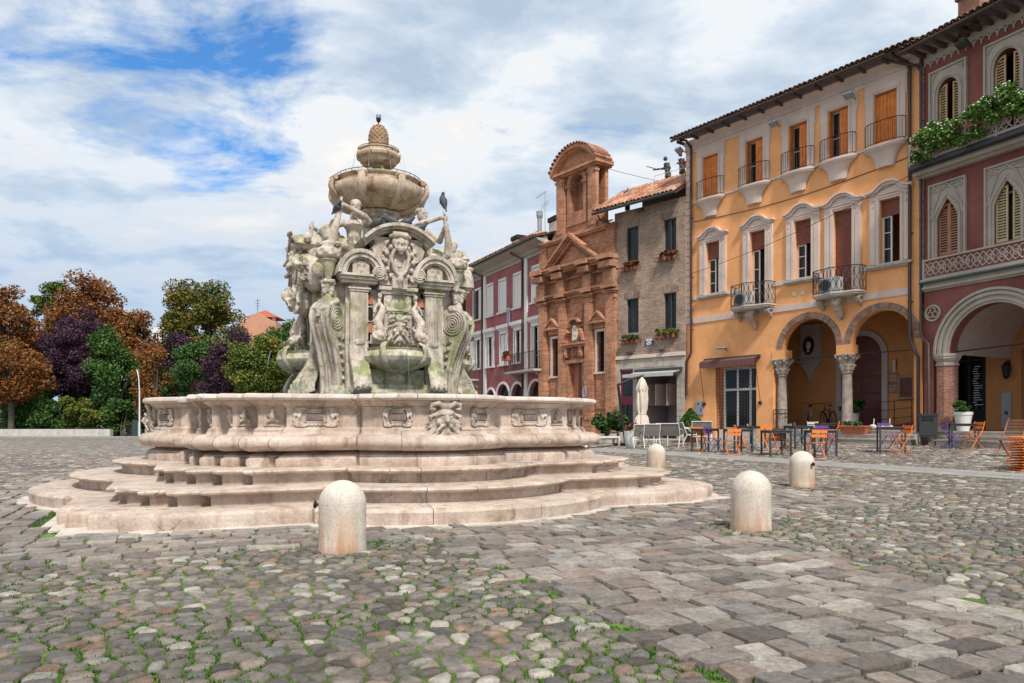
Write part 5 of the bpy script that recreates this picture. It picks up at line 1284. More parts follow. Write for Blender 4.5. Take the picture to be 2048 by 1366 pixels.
for xa, xb in ((4.5, 6.8), (7.15, 9.46)): MB().tube([(xa, .24, 3.60), (xb, .24, 3.60)], .022, 6).build('tie_rod', M['iron'], ye)
# inside of the arcade: vaulted passage with back wall, red door in a grey arch
D = 3.0
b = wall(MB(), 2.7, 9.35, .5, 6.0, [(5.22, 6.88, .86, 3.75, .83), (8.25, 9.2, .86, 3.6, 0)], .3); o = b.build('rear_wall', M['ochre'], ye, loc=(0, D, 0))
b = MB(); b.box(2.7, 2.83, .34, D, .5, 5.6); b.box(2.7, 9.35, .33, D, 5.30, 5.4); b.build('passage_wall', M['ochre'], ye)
b = MB(); b.box(4.10, 9.6, -.12, D, .3, .865); b.box(2.8, 4.10, .34, D, .3, .865); b.build('arcade_floor', M['door_red'], ye)
oth = [(5.0, .87), (5.0, 3.75)] + [(6.05 + 1.05 * math.cos(a), 3.75 + 1.05 * math.sin(a)) for a in np.linspace(PI, 0, 15)] + [(7.1, .87)]
inn = [(5.22, .87), (5.22, 3.75)] + [(6.05 + .83 * math.cos(a), 3.75 + .83 * math.sin(a)) for a in np.linspace(PI, 0, 15)] + [(6.88, .87)]
MB().strip(oth, inn, D - .08, D).build('door_surround', M['vault'], ye)
dr = MB().prism([(5.22, .87)] + inn[1:-1] + [(6.88, .87)], D + .12, D + .16).build('door', M['door_red'], ye)
for s in (0, 1):
    for k in range(4): MB().box(5.28 + s * .80, 6.0 + s * .80, D + .09, D + .12, .98 + k * .66, 1.55 + k * .66).build('panel', M['door_red'], dr, bevel=.01)
b = MB(); b.box(3.46, 4.34, D - .16, D, 3.62, 5.25); b.build('niche_panel', M['vault'], ye)
sh = MB(); sh.prism([(3.46, 3.60), (4.34, 3.60), (4.0, 3.15), (3.9, 2.85), (3.8, 3.15)], D - .2, D); sh.box(3.40, 4.40, D - .28, D, 3.60, 3.70); sh.build('niche_corbel', M['greystone'], ye)
pc = thing('portrait_medallion', 'dark oval portrait medallion with a pale face on the wall inside the left arch', 'plaque', YW(3.86, D - .17, 4.35), AY)
MB().prism([(.24 * math.cos(t), .36 * math.sin(t)) for t in np.linspace(0, 2 * PI, 25)[:-1]], -.03, 0).build('oval_ground', M['dark'], pc)
MB().tube([(.25 * math.cos(t), -.03, .37 * math.sin(t)) for t in np.linspace(0, 2 * PI, 25)[:-1]], .02, 6, close=True).build('oval_frame', M['darkmetal'], pc)
b = MB(); b.ball((0, -.04, .02), (.12, .07, .17)); b.tube([(0, -.1, .02), (0, -.125, -.03)], [.015, .022], 6); b.tube([(0, -.05, -.12), (0, -.04, -.22), (0, -.03, -.27)], [.06, .09, .15], 10, flat=.5); organic('face_relief', b, M['boll'] if False else M['dirtywhite'], pc, .014, 1)
# steps before the arcade
st = bpy.data.objects.new('arcade_steps', None); col.objects.link(st); st.parent = ye
for k, (zt, yo) in enumerate(((.87, -.14), (.73, -.46), (.58, -.78))):
    x = 4.75 if k == 0 else 5.1; xe = 9.7 if k < 2 else 9.75
    if k == 2: x = 6.6
    while x < xe - .05:
        L = min(random.uniform(1.1, 1.7), xe - x); b = MB(); b.box(x + .004, x + L - .004, yo - .02, yo + .33, .2, zt - .045); b.box(x + .004, x + L - .004, yo - .05, yo + .33, zt - .045, zt)
        b.build('step_stone', M['steps'], st); x += L
# shop front: opening with white frame, glass, expanding iron grille
b = MB(); b.box(1.27, 3.30, .20, .30, .3, .82); b.build('shop_plinth', M['whitepaint'], ye)
sf = MB()
for x in (1.62, 2.28, 2.90): sf.box(x - .045, x + .045, .17, .23, .82, 3.42)
for z in (.86, 2.50, 3.38): sf.box(1.58, 3.28, .165, .235, z - .05, z + .05)
fo = sf.build('shop_window', M['whitepaint'], ye)
for xa, xb in ((1.66, 2.24), (2.32, 2.86), (2.94, 3.25)):
    MB().box(xa, xb, .20, .22, .9, 2.45).build('pane', M['glass'], fo); MB().box(xa, xb, .20, .22, 2.55, 3.33).build('pane', M['glass'], fo)
    if xb - xa > .5: MB().box(xa + .10, xb - .12, .225, .235, 1.0, 2.3).build('curtain', M['wine'], fo)
g = MB()
for i in range(15): x = 1.30 + i * .14; g.tube([(x, .06, .84), (x, .06, 3.42)], .007, 4)
for j in range(19): z = .88 + j * .138; g.tube([(1.27, .06, z), (3.30, .06, z)], .006, 4)
g.build('security_grille', M['iron'], ye)
aw = MB(); aw.box(.72, 3.50, -.10, .0, 3.74, 3.86)
ao = thing('awning', 'retracted dark brown shop awning with scalloped hem on the yellow house', 'awning', YW(0, 0, 0), AY)
aw.build('roller_box', M['darkmetal'], ao)
b = MB(); b.add([(.74, -.10, 3.80), (3.48, -.10, 3.80), (3.48, -.38, 3.70), (.74, -.38, 3.70)], [(0, 1, 2, 3)])
n = 26; vs = []; fs = []
for i in range(n + 1):
    x = .74 + 2.74 * i / n; vs += [(x, -.38, 3.70), (x, -.385, 3.42 + (.03 if i % 2 else 0))]
for i in range(n): fs.append((2 * i, 2 * i + 1, 2 * i + 3, 2 * i + 2))
b.add(vs, fs); b.build('cloth', M['awn_b'], ao)
for x in (.70, 3.50):
    MB().tube([(x, -.03, 3.78), (x, -.38, 3.68), (x + .03, -.06, 1.95)], .012, 5).build('arm', M['iron'], ao); MB().box(x - .05, x + .05, -.10, 0, 1.85, 1.98).build('bracket', M['iron'], ao)
lt = thing('wall_lamp', 'flat grey outdoor lamp projecting above the brown shop awning', 'wall lamp', YW(1.9, -.02, 4.13), AY)
MB().tube([(0, 0, 0), (0, -.25, .08)], .02, 6).build('arm', M['darkmetal'], lt); MB().box(-.22, .22, -.55, -.2, .05, .11).build('head', M['greymetal'], lt, bevel=.02)
eb = thing('meter_box', 'grey metal meter cabinet low on the yellow wall left of the shop', 'meter box', YW(.42, 0, 1.42), AY)
MB().box(-.22, .22, -.07, 0, 0, .62).build('cabinet', M['greymetal'], eb, bevel=.01); MB().box(-.18, .18, -.078, -.072, .04, .58).build('door', M['greymetal'], eb); MB().box(-.05, .04, -.085, -.079, .46, .54).build('emblem', M['darkmetal'], eb); MB().box(.12, .17, -.09, -.079, .2, .3).build('lock', M['darkmetal'], eb)
for x in (5.02, 5.36): MB().tube([(x, -.02, 6.08), (x, .01, 6.08)], [.085, .095], 16).build('round_vent', M['brass'], ye)
downpipe(ye, [(.03, -.10, 13.3), (.03, -.10, 4.2), (-.05, -.12, 4.0), (-.2, -.12, 3.85), (-.22, -.12, 2.3)]); downpipe(ye, [(-.38, -.35, 13.62), (-.05, -.32, 13.5), (.03, -.14, 13.2)])
downpipe(ye, [(9.36, -.10, 13.2), (9.36, -.10, 4.0), (9.5, -.14, 3.6), (9.66, -.16, 3.3), (9.66, -.16, .8)], .055); downpipe(ye, [(8.95, -.42, 13.62), (9.0, -.40, 13.5), (9.30, -.16, 13.25), (9.36, -.12, 13.0)], .055)
for z in (10.1, 7.5, 5.2):
    for x in (.03, 9.36): MB().tube([(x - .09, -.06, z), (x + .09, -.06, z)], .02, 6).build('pipe_clip', M['iron'], ye)
MB().tube([(x, -.015, 9.95 - .25 * math.sin(PI * x / 9.4) + .15 * x / 9.4) for x in np.linspace(.1, 9.3, 20)], .014, 5).build('wall_cable', M['pipe'], ye)
# roof: boards and rafter ends under the eave, clay tiles on top
b = MB(); b.add([(-.55, -.75, 13.52), (9.85, -.75, 13.52), (9.85, 4.5, 15.3), (-.55, 4.5, 15.3), (-.55, -.75, 13.58), (9.85, -.75, 13.58), (9.85, 4.5, 15.36), (-.55, 4.5, 15.36)], [(0, 1, 2, 3), (7, 6, 5, 4), (0, 4, 5, 1), (1, 5, 6, 2), (2, 6, 7, 3), (3, 7, 4, 0)])
rf = b.build('roof', M['wood_dark'], ye); pitch = math.atan2(1.78, 5.25)
for i in range(13): MB().box(-.35 + i * .82, -.25 + i * .82, -.62, .0, 13.40 - 0, 13.51).build('rafter', M['wood_dark'], rf)
eave_tiles(rf, -.55, 9.85, -.82, 13.56, pitch, M['tile_dark'], 3, .20)
MB().tube([(-.5, -.80, 13.50), (8.9, -.80, 13.50)], .055, 8).build('gutter', M['pipe'], rf)
for x, lab in ((-.3, 'grey floodlight under the left end of the yellow house eave'), (4.42, 'grey floodlight between the top windows of the yellow house'), (7.45, 'grey floodlight under the eave beside the rightmost top windows')):
    t = thing('floodlight', lab, 'floodlight', YW(x, -.05, 12.62 if x > 0 else 13.0), AY, 'floodlights under the eaves')
    MB().tube([(0, 0, .1), (0, -.35, .15)], .02, 6).build('arm', M['darkmetal'], t); b = MB(); b.M = T(0, -.45, .1, rx=-.5); b.box(-.16, .16, -.14, .14, -.06, .06); b.build('head', M['greymetal'], t, bevel=.015)
# things on the back wall of the arcade
nb = thing('notice_board', 'brown wooden notice case with glass door on the wall behind the right arch', 'notice board', YW(7.82, D - .02, 2.05), AY)
MB().box(-.30, .30, -.12, 0, -.05, .85).build('case', M['shutter_r'], nb, bevel=.01); MB().box(-.23, .23, -.125, -.118, .03, .77).build('glass', M['door_red'], nb)
for z in (0, .52):
    t = thing('menu_board', 'brown menu panel on the arcade wall, ' + ('upper' if z else 'lower') + ' of the two', 'sign', YW(7.30, D - .01, 2.27 + z * .75), AY, 'menu panels in the arcade'); MB().box(-.20, .20, -.03, 0, 0, .36).build('board', M['brownw'], t)
    for k in range(5): MB().box(-.15, .15, -.034, -.031, .05 + .055 * k, .062 + .055 * k).build('text_line', M['beige'], t)
t = thing('wall_light', 'pale upright wall light above the menu panels', 'wall lamp', YW(7.37, D - .02, 3.05), AY); MB().tube([(0, -.07, 0), (0, -.07, .48)], .05, 10).build('diffuser', M['beige'], t); MB().box(-.05, .05, -.03, 0, .2, .5).build('back_plate', M['darkmetal'], t)
t = thing('handrail', 'thin dark iron handrail along the ramp under the right arch', 'handrail', YW(7.15, 2.1, .87), AY)
for x in (0, .62, 1.25): MB().tube([(x, 0, 0), (x, 0, 1.0 + .1 * x)], .016, 6).build('post', M['iron'], t)
for z in (.35, .68, 1.0): MB().tube([(0, 0, z), (1.25, 0, z + .125)], .012, 6).build('rail', M['iron'], t)
MB().prism([(-.1, 0), (2.3, 0), (2.3, .30), (1.2, .28)], .05, .8).build('ramp', M['purple'] if False else M['wine'], ye, loc=(7.15, 1.95, .87))

# =========================== oxblood palace on the right
(XR, YR), AR = facade(1848, 24.1, 380)
re_ = thing('red_palace', 'oxblood red palace with grey gothic window frames and a moulded arcade arch', 'house', (XR, YR, 0), AR)
def RW(x, y, z): return (XR + x * math.cos(AR) - y * math.sin(AR), YR + x * math.sin(AR) + y * math.cos(AR), z)
holes = [(.48, 1.18, 6.56, 7.75, -.62), (2.32, 3.08, 6.56, 7.70, -.68), (.50, 1.20, 9.70, 11.80, .42), (2.30, 3.06, 9.70, 11.85, .45), (.86, 3.72, .2, 3.36, 1.43, ''), (.34, .86, .2, 3.3, 0, 'l'), (3.72, 4.3, .2, 3.3, 0, 'r'), (4.4, 5.1, 6.56, 7.75, -.62), (4.4, 5.1, 9.7, 11.8, .42)]
b = wall(MB(), 0, 6.0, 0, 13.3, holes, .4); b.build('wall', M['redwall'], re_)
shell_back(MB(), 0, 6.0, 5.2, 13.3, 8).build('side_wall', M['redwall'], re_)
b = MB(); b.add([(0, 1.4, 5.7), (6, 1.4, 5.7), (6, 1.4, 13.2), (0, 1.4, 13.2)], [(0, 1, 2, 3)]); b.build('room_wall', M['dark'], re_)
def moulding(par, c, zc, r0, steps, a0, a1, mat, name, leg=None):
    b = MB()
    for k, (ra, rb, y) in enumerate(steps):
        o1 = arc(c, zc, rb, a0, a1, 26); i1 = arc(c, zc, ra, a0, a1, 26)
        if leg: o1 = [(c + rb, leg)] + o1 + [(c - rb, leg)]; i1 = [(c + ra, leg)] + i1 + [(c - ra, leg)]
        b.strip(o1, i1, y, .02)
    return b.build(name, mat, par, angle=30)
moulding(re_, 2.29, 3.36, 0, [(1.42, 1.50, -.02), (1.50, 1.58, -.07), (1.58, 1.66, -.03), (1.66, 1.76, -.10), (1.76, 1.80, -.05), (1.80, 1.88, -.14)], 0, PI, M['greystone'], 'arch_moulding')
# brick pillars
def pillar(x):
    p = MB(); oc = [(x + .30 * math.cos(a) * 1.08, .28 + .30 * math.sin(a) * 1.08) for a in np.linspace(PI / 8, 2 * PI + PI / 8, 9)[:-1]]
    p.prism(oc, .87, 3.02, 'z'); o = p.build('pillar', M['pbrick'], re_)
    b = MB()
    for s, z0, z1 in ((1.12, .6, .95), (1.04, .95, 1.0)): b.prism([(x + (a - x) * s, .28 + (q - .28) * s) for a, q in oc], z0, z1, 'z')
    b.build('pillar_base', M['greystone'], o); b = MB()
    for s, z0, z1 in ((1.10, 2.98, 3.04), (1.02, 3.04, 3.14), (1.16, 3.14, 3.20), (1.28, 3.20, 3.28), (1.36, 3.28, 3.36)): b.prism([(x + (a - x) * s, .28 + (q - .28) * s) for a, q in oc], z0, z1, 'z')
    b.build('capital', M['greystone'], o)
M['pbrick'] = brick('pillar_brick', (.42, .17, .10), (.30, .11, .07), (.36, .27, .22), AR, .22, .062, .5, .010)
pillar(.60); pillar(4.0)
for z0, z1, y in ((5.46, 5.52, -.06), (5.52, 5.60, -.14), (5.60, 5.70, -.10), (5.70, 5.76, -.26), (5.76, 5.84, -.20)):
    MB().box(0, 6.0, y, .01, z0, z1).build('cornice', M['greystone'] if z0 != 5.70 else M['green'], re_)
fr = MB().box(.03, 6, -.09, .0, 5.86, 6.44).build('frieze', M['redwall'], re_)
MB().box(.03, 6, -.14, .01, 6.44, 6.50).build('sill_course', M['greystone'], re_); MB().box(.03, 6, -.12, 0, 5.84, 5.90).build('frieze_edge', M['greystone'], re_); MB().box(.02, .10, -.13, 0, 5.9, 6.44).build('frieze_edge', M['greystone'], re_)
q = MB()
for s in (-1, 1):
    q.tube([(s * .19, 0, -.22), (s * .10, 0, -.12), (s * .02, 0, 0), (s * .10, 0, .12), (s * .19, 0, .22)], .022, 5); q.tube([(0, 0, s * .22), (.09, 0, s * .13), (.17, 0, 0), (.09, 0, -s * .06)], .018, 5); q.tube([(0, 0, s * .22), (-.09, 0, s * .13), (-.17, 0, 0)], .018, 5)
q.tube(spiral(0, 0, .08, 1, 0, 12, rin=.9), .018, 5); q.ball((0, 0, 0), (.035, .025, .035), 6, 4)
for k in range(4): a = PI / 4 + k * PI / 2; q.ball((.13 * math.cos(a), 0, .13 * math.sin(a)), (.03, .02, .03), 6, 4)
tm = q.mesh('tracery_panel'); tm.materials.append(M['greystone'])
for i in range(15): link('tracery_panel', tm, re_, (.30 + i * .385, -.10, 6.17))
qm = MB(); qm.tube([(.25 * math.cos(t), -.03, .25 * math.sin(t)) for t in np.linspace(0, 2 * PI, 25)[:-1]], .035, 6, close=True)
for k in range(3): a = PI / 2 + k * 2 * PI / 3; qm.tube([(.10 * math.cos(a) + .09 * math.cos(t), -.03, .10 * math.sin(a) + .09 * math.sin(t)) for t in np.linspace(0, 2 * PI, 13)[:-1]], .022, 5, close=True)
qm.build('roundel', M['greystone'], re_, loc=(.33, 0, 4.72), smooth=True)
def gothic(c, hw, z0, zs, rise, ztop, kind):
    """rectangular carved frame round a pointed or round-headed opening"""
    b = MB(); ow = hw + .22
    def head(k, off):
        pts = []
        for i in range(17):
            u = -1 + i / 8; h = (rise * math.sqrt(max(0, 1 - u * u)) if kind == 'r' else rise * (1 - abs(u)) ** .75); pts.append((c + u * (hw + off), zs + h * (1 + off * .9) + (off * .6 if kind != 'r' else off * (1 - abs(u)) * .3)))
        return pts
    for o0, o1, y in ((0., .07, -.05), (.07, .12, -.09), (.12, .16, -.05)):
        b.strip([(c - hw - o1, z0)] + head(0, o1) + [(c + hw + o1, z0)], [(c - hw - o0, z0)] + head(0, o0) + [(c + hw + o0, z0)], y, .01)
    b.box(c - ow - .06, c - ow, -.09, .01, z0, ztop + .06); b.box(c + ow, c + ow + .06, -.09, .01, z0, ztop + .06); b.box(c - ow, c + ow, -.09, .01, ztop, ztop + .06)
    hp = head(0, .14); b.strip([(x, ztop) for x, _ in hp], hp, -.03, .0); b.box(c - ow, c - hw - .14, -.03, 0, z0, ztop); b.box(c + hw + .14, c + ow, -.03, 0, z0, ztop)
    if kind != 'r':
        for s in (-1, 1):
            b.tube([(c + s * ow, -.04, zs + .05), (c + s * ow * .45, -.05, ztop - .25), (c, -.05, ztop - .02)], .03, 5); b.tube([(c - s * ow, -.04, ztop - .25), (c, -.05, ztop - .12), (c + s * ow * .9, -.05, ztop - .02)], .025, 5)
            b.tube(spiral(c + s * (ow - .10), ztop - .12, .07, 1, -.04, 12, rin=.8), .02, 5); b.tube([(c + s * (ow - .02), -.04, zs), (c + s * (ow - .12), -.05, zs + .3), (c + s * (ow - .02), -.04, zs + .45)], .02, 5)
    else:
        for s in (-1, 1): b.tube([(c + s * ow, -.04, ztop - .35), (c + s * (ow - .12), -.05, ztop - .12), (c + s * (ow - .30), -.04, ztop)], .022, 5); b.ball((c + s * (ow - .1), -.04, ztop - .1), (.05, .03, .05), 6, 4)
    return b.build('window_frame', M['greystone'], re_)
gothic(.83, .35, 6.5, 7.75, .62, 8.86, 'p'); gothic(2.70, .38, 6.5, 7.70, .68, 8.86, 'p'); gothic(4.75, .35, 6.5, 7.75, .62, 8.86, 'p')
gothic(.85, .35, 9.6, 11.80, .42, 12.56, 'r'); gothic(2.68, .38, 9.6, 11.85, .45, 12.60, 'r')
slat_shutter(re_, .49, .826, 6.56, 7.72, .08, M['shutter_r'], .50, True); slat_shutter(re_, .834, 1.17, 6.56, 7.72, .08, M['shutter_r'], .50, False)
slat_shutter(re_, 2.33, 2.68, 6.56, 7.70, .06, M['shutter_g'], .55, True); slat_shutter(re_, 2.80, 3.07, 6.56, 7.70, .10, M['shutter_g'], .55, False)
slat_shutter(re_, .51, .78, 9.7, 11.78, .05, M['shutter_b'], .30, True); slat_shutter(re_, .95, 1.19, 9.7, 11.78, .08, M['shutter_b'], .30, False)
slat_shutter(re_, 2.31, 2.62, 9.7, 11.83, .05, M['shutter_b'], .34, True); slat_shutter(re_, 2.83, 3.05, 9.7, 11.83, .08, M['shutter_b'], .34, False)
glazing(re_, 2.36, 3.06, 6.6, 8.1, .3, M['dirtywhite'], 1, 0)
# long balcony, balustrade panels behind the flowers
for z0, z1, y in ((9.20, 9.28, -.22), (9.28, 9.38, -.38), (9.38, 9.44, -.34), (9.44, 9.56, -.62)): MB().box(-.12, 6.0, y, .01, z0, z1).build('balcony_slab', M['greystone'] if z0 < 9.4 else M['darkmetal'], re_)
bl = MB().box(-.10, 6, -.60, -.54, 9.60, 9.68).build('balustrade', M['greystone'], re_)
MB().box(-.10, 6, -.60, -.52, 10.22, 10.30).build('top_rail', M['greystone'], bl)
for i in range(13): o = link('tracery_panel', tm, bl, (.15 + i * .47, -.57, 9.95)); o.scale = (1.15, 1, 1.15)
for i in range(7): MB().box(-.08 + i * .94 - .03, -.08 + i * .94 + .03, -.61, -.53, 9.56, 10.30).build('baluster', M['greystone'], bl)
# scalloped frieze, eave
b = MB(); b.box(0, 6, -.03, .01, 13.02, 13.3)
b.build('eave_band', M['greystone'], re_)
fm = MB(); fm.strip(arc(0, 12.98, .105, PI, 2 * PI, 8), arc(0, 12.98, .075, PI, 2 * PI, 8), -.05, 0) if False else None
sc_ = MB(); sc_.strip([(-.11, .14)] + [(-.11 + .0, .0)] + [(.11 * math.cos(t) * -1, .0 + .12 * math.sin(t)) for t in np.linspace(0, PI, 9)] + [(.11, .14)], [(-.11, .14)] + [(-.085, -.10)] + [(.11 * math.cos(t) * -.8, -.03 + .12 * math.sin(t)) for t in np.linspace(0, PI, 9)] + [(.11, .14)], -.05, 0)
sc_ = MB(); sc_.strip(arc(0, 0, .125, 0, PI, 8), arc(0, 0, .085, 0, PI, 8), -.05, 0); sc_.tube([(.115, -.03, .0), (.115, -.03, -.07), (.115, -.03, -.10)], [.025, .03, .004], 5)
scm = sc_.mesh('pendant_arch'); scm.materials.append(M['greystone'])
for i in range(25): link('pendant_arch', scm, re_, (.14 + i * .24, 0, 12.90))
b = MB(); b.add([(-.3, -.8, 13.36), (6.0, -.8, 13.36), (6.0, 4.5, 15.4), (-.3, 4.5, 15.4), (-.3, -.8, 13.42), (6, -.8, 13.42), (6, 4.5, 15.46), (-.3, 4.5, 15.46)], [(0, 1, 2, 3), (7, 6, 5, 4), (0, 4, 5, 1), (1, 5, 6, 2), (2, 6, 7, 3), (3, 7, 4, 0)])
rr_ = b.build('roof', M['wood_dark'], re_)
for i in range(17): b = MB(); b.prism([(0, 13.2), (-.25, 13.2), (-.62, 13.27), (-.66, 13.36), (0, 13.36)], 0, .10, 'x'); b.build('rafter', M['wood_dark'], rr_, loc=(.0 + i * .37, 0, 0))
eave_tiles(rr_, -.3, 6.0, -.88, 13.40, math.atan2(2.04, 5.3), M['tile_dark'], 4, .20)
MB().tube([(-.3, -.85, 13.34), (6, -.85, 13.34)], .06, 8).build('gutter', M['pipe'], rr_)
ch = MB(); ch.box(.55, 1.25, .9, 1.5, 13.6, 15.05)
co = ch.build('chimney', M['pbrick'], rr_)
for k in range(4): MB().box(.48, 1.32, .83, 1.57, 15.05 + k * .17, 15.13 + k * .17).build('chimney_slab', M['tile_dark'], co)
# the arcade behind the big arch: vaults, dark shop window, orange wall
D2 = 3.2
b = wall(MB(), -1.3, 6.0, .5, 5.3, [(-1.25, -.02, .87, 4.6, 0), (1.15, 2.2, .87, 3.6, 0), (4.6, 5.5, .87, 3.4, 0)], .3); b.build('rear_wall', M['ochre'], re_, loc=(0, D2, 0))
b = MB(); b.box(-1.0, 6, .42, D2, 4.95, 5.05); b.build('vault_ceiling', M['vault'], re_)
for x in (.6, 4.0):
    b = MB(); n = 14; vs = []; fs = []
    o1 = arc(0, 3.3, 1.5, 0, PI, n)
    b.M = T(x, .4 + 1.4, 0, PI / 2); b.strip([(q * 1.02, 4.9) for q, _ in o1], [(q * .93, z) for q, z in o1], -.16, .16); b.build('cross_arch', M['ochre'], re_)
b = MB()
for i in range(12):
    a = PI * i / 12; a2 = PI * (i + 1) / 12; r = 1.55; cxx = 2.3
    b.add([(cxx - r * math.cos(a), .4, 3.35 + r * math.sin(a)), (cxx - r * math.cos(a2), .4, 3.35 + r * math.sin(a2)), (cxx - r * math.cos(a2) * .98, D2, 3.3 + r * math.sin(a2)), (cxx - r * math.cos(a) * .98, D2, 3.3 + r * math.sin(a))], [(0, 1, 2, 3)])
b.build('barrel_vault', M['vault'], re_)
b = MB(); b.box(-.0, 6, -.14, D2, .3, .86); b.box(-1.3, 0, .6, D2, .3, .86); b.build('arcade_floor', M['door_red'], re_)
for k, (zt, yo) in enumerate(((.87, -.18), (.73, -.50), (.60, -.82))):
    x = .95 if k else .3; s2 = bpy.data.objects.get('palace_steps') or link('palace_steps', None, re_)
    while x < 6:
        L = min(random.uniform(1.1, 1.7), 6 - x); b = MB(); b.box(x + .004, x + L - .004, yo - .02, yo + .33, .2, zt - .045); b.box(x + .004, x + L - .004, yo - .05, yo + .33, zt - .045, zt); b.build('step_stone', M['steps'], s2); x += L
sw = MB(); sw.box(-1.25, -.02, D2 + .02, D2 + .10, .87, 1.55)
for x in (-1.21, -.62, -.06): sw.box(x - .04, x + .04, D2, D2 + .08, .87, 4.45)
for z in (1.55, 3.35, 4.55): sw.box(-1.25, -.02, D2 + .01, D2 + .09, z - .04, z + .04)
so = sw.build('shop_front', M['dark'], re_); MB().box(-1.25, 2.25, D2 + .301, D2 + .33, .9, 4.6).build('pane', M['glass'], so)
# white menu lettering strokes on the dark glass
mr = random.Random(2)
b = MB()
for k in range(17):
    z = 1.75 + k * .085; w = mr.uniform(.12, .34); x = -.52 + mr.uniform(-.03, .03)
    b.box(x, x + w, D2 + .085, D2 + .09, z, z + .022)
stuff(b.build('chalk_menu_lines', M['dirtywhite'], so))
MB().tube([(.95, .28, 3.42), (3.7, .28, 3.5)], .025, 6).build('tie_rod', M['iron'], re_)
t = thing('lantern_bracket', 'dark iron wall lantern on a long arm under the palace arch', 'lantern', RW(.78, D2 - .02, 2.95), AR)
MB().tube([(0, 0, .35), (-.9, -1.2, .6)], .02, 6).build('arm', M['iron'], t); MB().lathe([(.02, -.35), (.10, -.25), (.13, .05), (.15, .1), (.06, .22), (.02, .28)], 8, 0, -.15).build('lantern', M['iron'], t)
MB().box(-.05, .05, -.04, 0, -.1, .3).build('back_plate', M['iron'], t)
t = thing('utility_panel', 'narrow grey metal panel low on the orange wall behind the palace arch', 'utility panel', RW(.70, D2 - .01, .90), AR); MB().box(-.16, .16, -.03, 0, 0, 1.25).build('panel', M['greymetal'], t); MB().box(-.05, .05, -.045, -.03, .5, .62).build('latch', M['darkmetal'], t)
downpipe(re_, [(-.02, -.12, 13.2), (-.02, -.12, 4.2), (.10, -.2, 3.9), (.36, -.28, 3.7), (.40, -.30, .5)], .05, M['pipe']); downpipe(re_, [(-1.05, -.62, 13.55), (-.9, -.6, 13.45), (-.1, -.16, 13.0), (-.02, -.12, 12.8)], .05)
t = thing('floodlight', 'dark floodlight under the eave of the oxblood palace', 'floodlight', RW(1.62, -.05, 12.75), AR, 'floodlights under the eaves')
MB().tube([(0, 0, .1), (0, -.3, .15)], .02, 6).build('arm', M['darkmetal'], t); b = MB(); b.M = T(0, -.4, .1, rx=-.5); b.box(-.18, .18, -.14, .14, -.06, .06); b.build('head', M['darkmetal'], t, bevel=.015)

# =========================== narrow brick house
(XK, YK), AK = facade(1230, 34.9, -400)
def KW(x, y, z): return (XK + x * math.cos(AK) - y * math.sin(AK), YK + x * math.sin(AK) + y * math.cos(AK), z)
br_ = thing('brick_house', 'narrow grey-brown brick house with flower boxes and a terracotta roof', 'house', (XK, YK, 0), AK)
M['kbrick'] = brick('grey_brown_brick', (.38, .26, .19), (.25, .165, .12), (.38, .32, .26), AK, .26, .075, .5, .011, patch=(.36, .29, .24))
win = [(.68, 1.36, 8.72, 10.32), (2.76, 3.42, 8.76, 10.30), (.68, 1.37, 5.32, 6.94), (2.76, 3.42, 5.32, 6.96)]
b = wall(MB(), -.02, 3.86, 4.1, 11.15, [(*w, 0) for w in win], .3); b.build('wall', M['kbrick'], br_)
shell_back(MB(), -.02, 3.86, 0, 11.15, 7).build('side_wall', M['kbrick'], br_)
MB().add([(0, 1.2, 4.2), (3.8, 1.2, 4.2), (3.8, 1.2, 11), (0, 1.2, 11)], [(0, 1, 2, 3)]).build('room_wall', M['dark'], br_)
for xa, xb, z0, z1 in win:
    glazing(br_, xa, xb, z0, z1, .14, M['darkmetal'], 1 if xa > 2 else 0, 0, .05)
    # soldier course over the opening
    bm_ = MB().box(0, .062, -.012, .01, 0, .30).mesh('lintel_brick'); bm_.materials.append(M['kl'] if 'kl' in M else M.setdefault('kl', per_stone('lintel_brick', [(0., (.19, .13, .10)), (.5, (.27, .19, .15)), (1., (.33, .25, .20))])))
    n = int((xb - xa + .24) / .075)
    for k in range(n): link('lintel_brick', bm_, br_, (xa - .12 + k * .075, 0, z1 + .012))
M['kst'] = stone('pale_block_stone', (.36, .32, .27), (.50, .45, .39), dirt=(.2, .16, .12), streak=.4)
b = wall(MB(), -.02, 3.86, 0, 4.1, [(.28, 1.06, .3, 3.62, 0), (1.30, 3.45, .3, 3.30, 0)], .3); b.build('ground_floor_wall', M['kst'], br_)
b = MB(); b.box(-.1, 3.9, -.10, .01, 4.10, 4.22); b.box(-.06, 3.88, -.05, .01, 4.22, 4.27); b.build('ledge', M['cream'], br_)
for (xa, xb, za, zb) in ((-.01, .28, .3, 4.1), (1.06, 1.30, .3, 4.1), (3.45, 3.85, .3, 4.1)):
    z = za; k = 0
    while z < zb - .1:
        hh = .27; w = xb - xa; MB().box(xa + .006, xb - .006, -.016, .0, z + .006, min(z + hh, zb) - .006).build('stone_block', M['kst'], br_); z += hh
for k in range(9): MB().box(.30 + k * .35 + .005, .30 + k * .35 + .345, -.014, 0, 3.66, 4.07).build('stone_block', M['kst'], br_) if .3 + k * .35 < 3.2 else None
dr = MB().box(.29, 1.05, .12, .16, .3, 3.6).build('door', M['glass'], br_)
MB().box(.29, 1.05, .08, .12, 1.95, 2.35).build('door_panel', M['wine'], dr); MB().box(.29, .38, .08, .12, 2.35, 3.6).build('door_stile', M['wine'], dr); MB().box(.96, 1.05, .08, .12, 2.35, 3.6).build('door_stile', M['wine'], dr); MB().box(.29, 1.05, .07, .12, 3.5, 3.62).build('door_lintel', M['wine'], dr); MB().box(.55, .63, .07, .13, .3, 1.95).build('door_mullion', M['darkmetal'], dr)
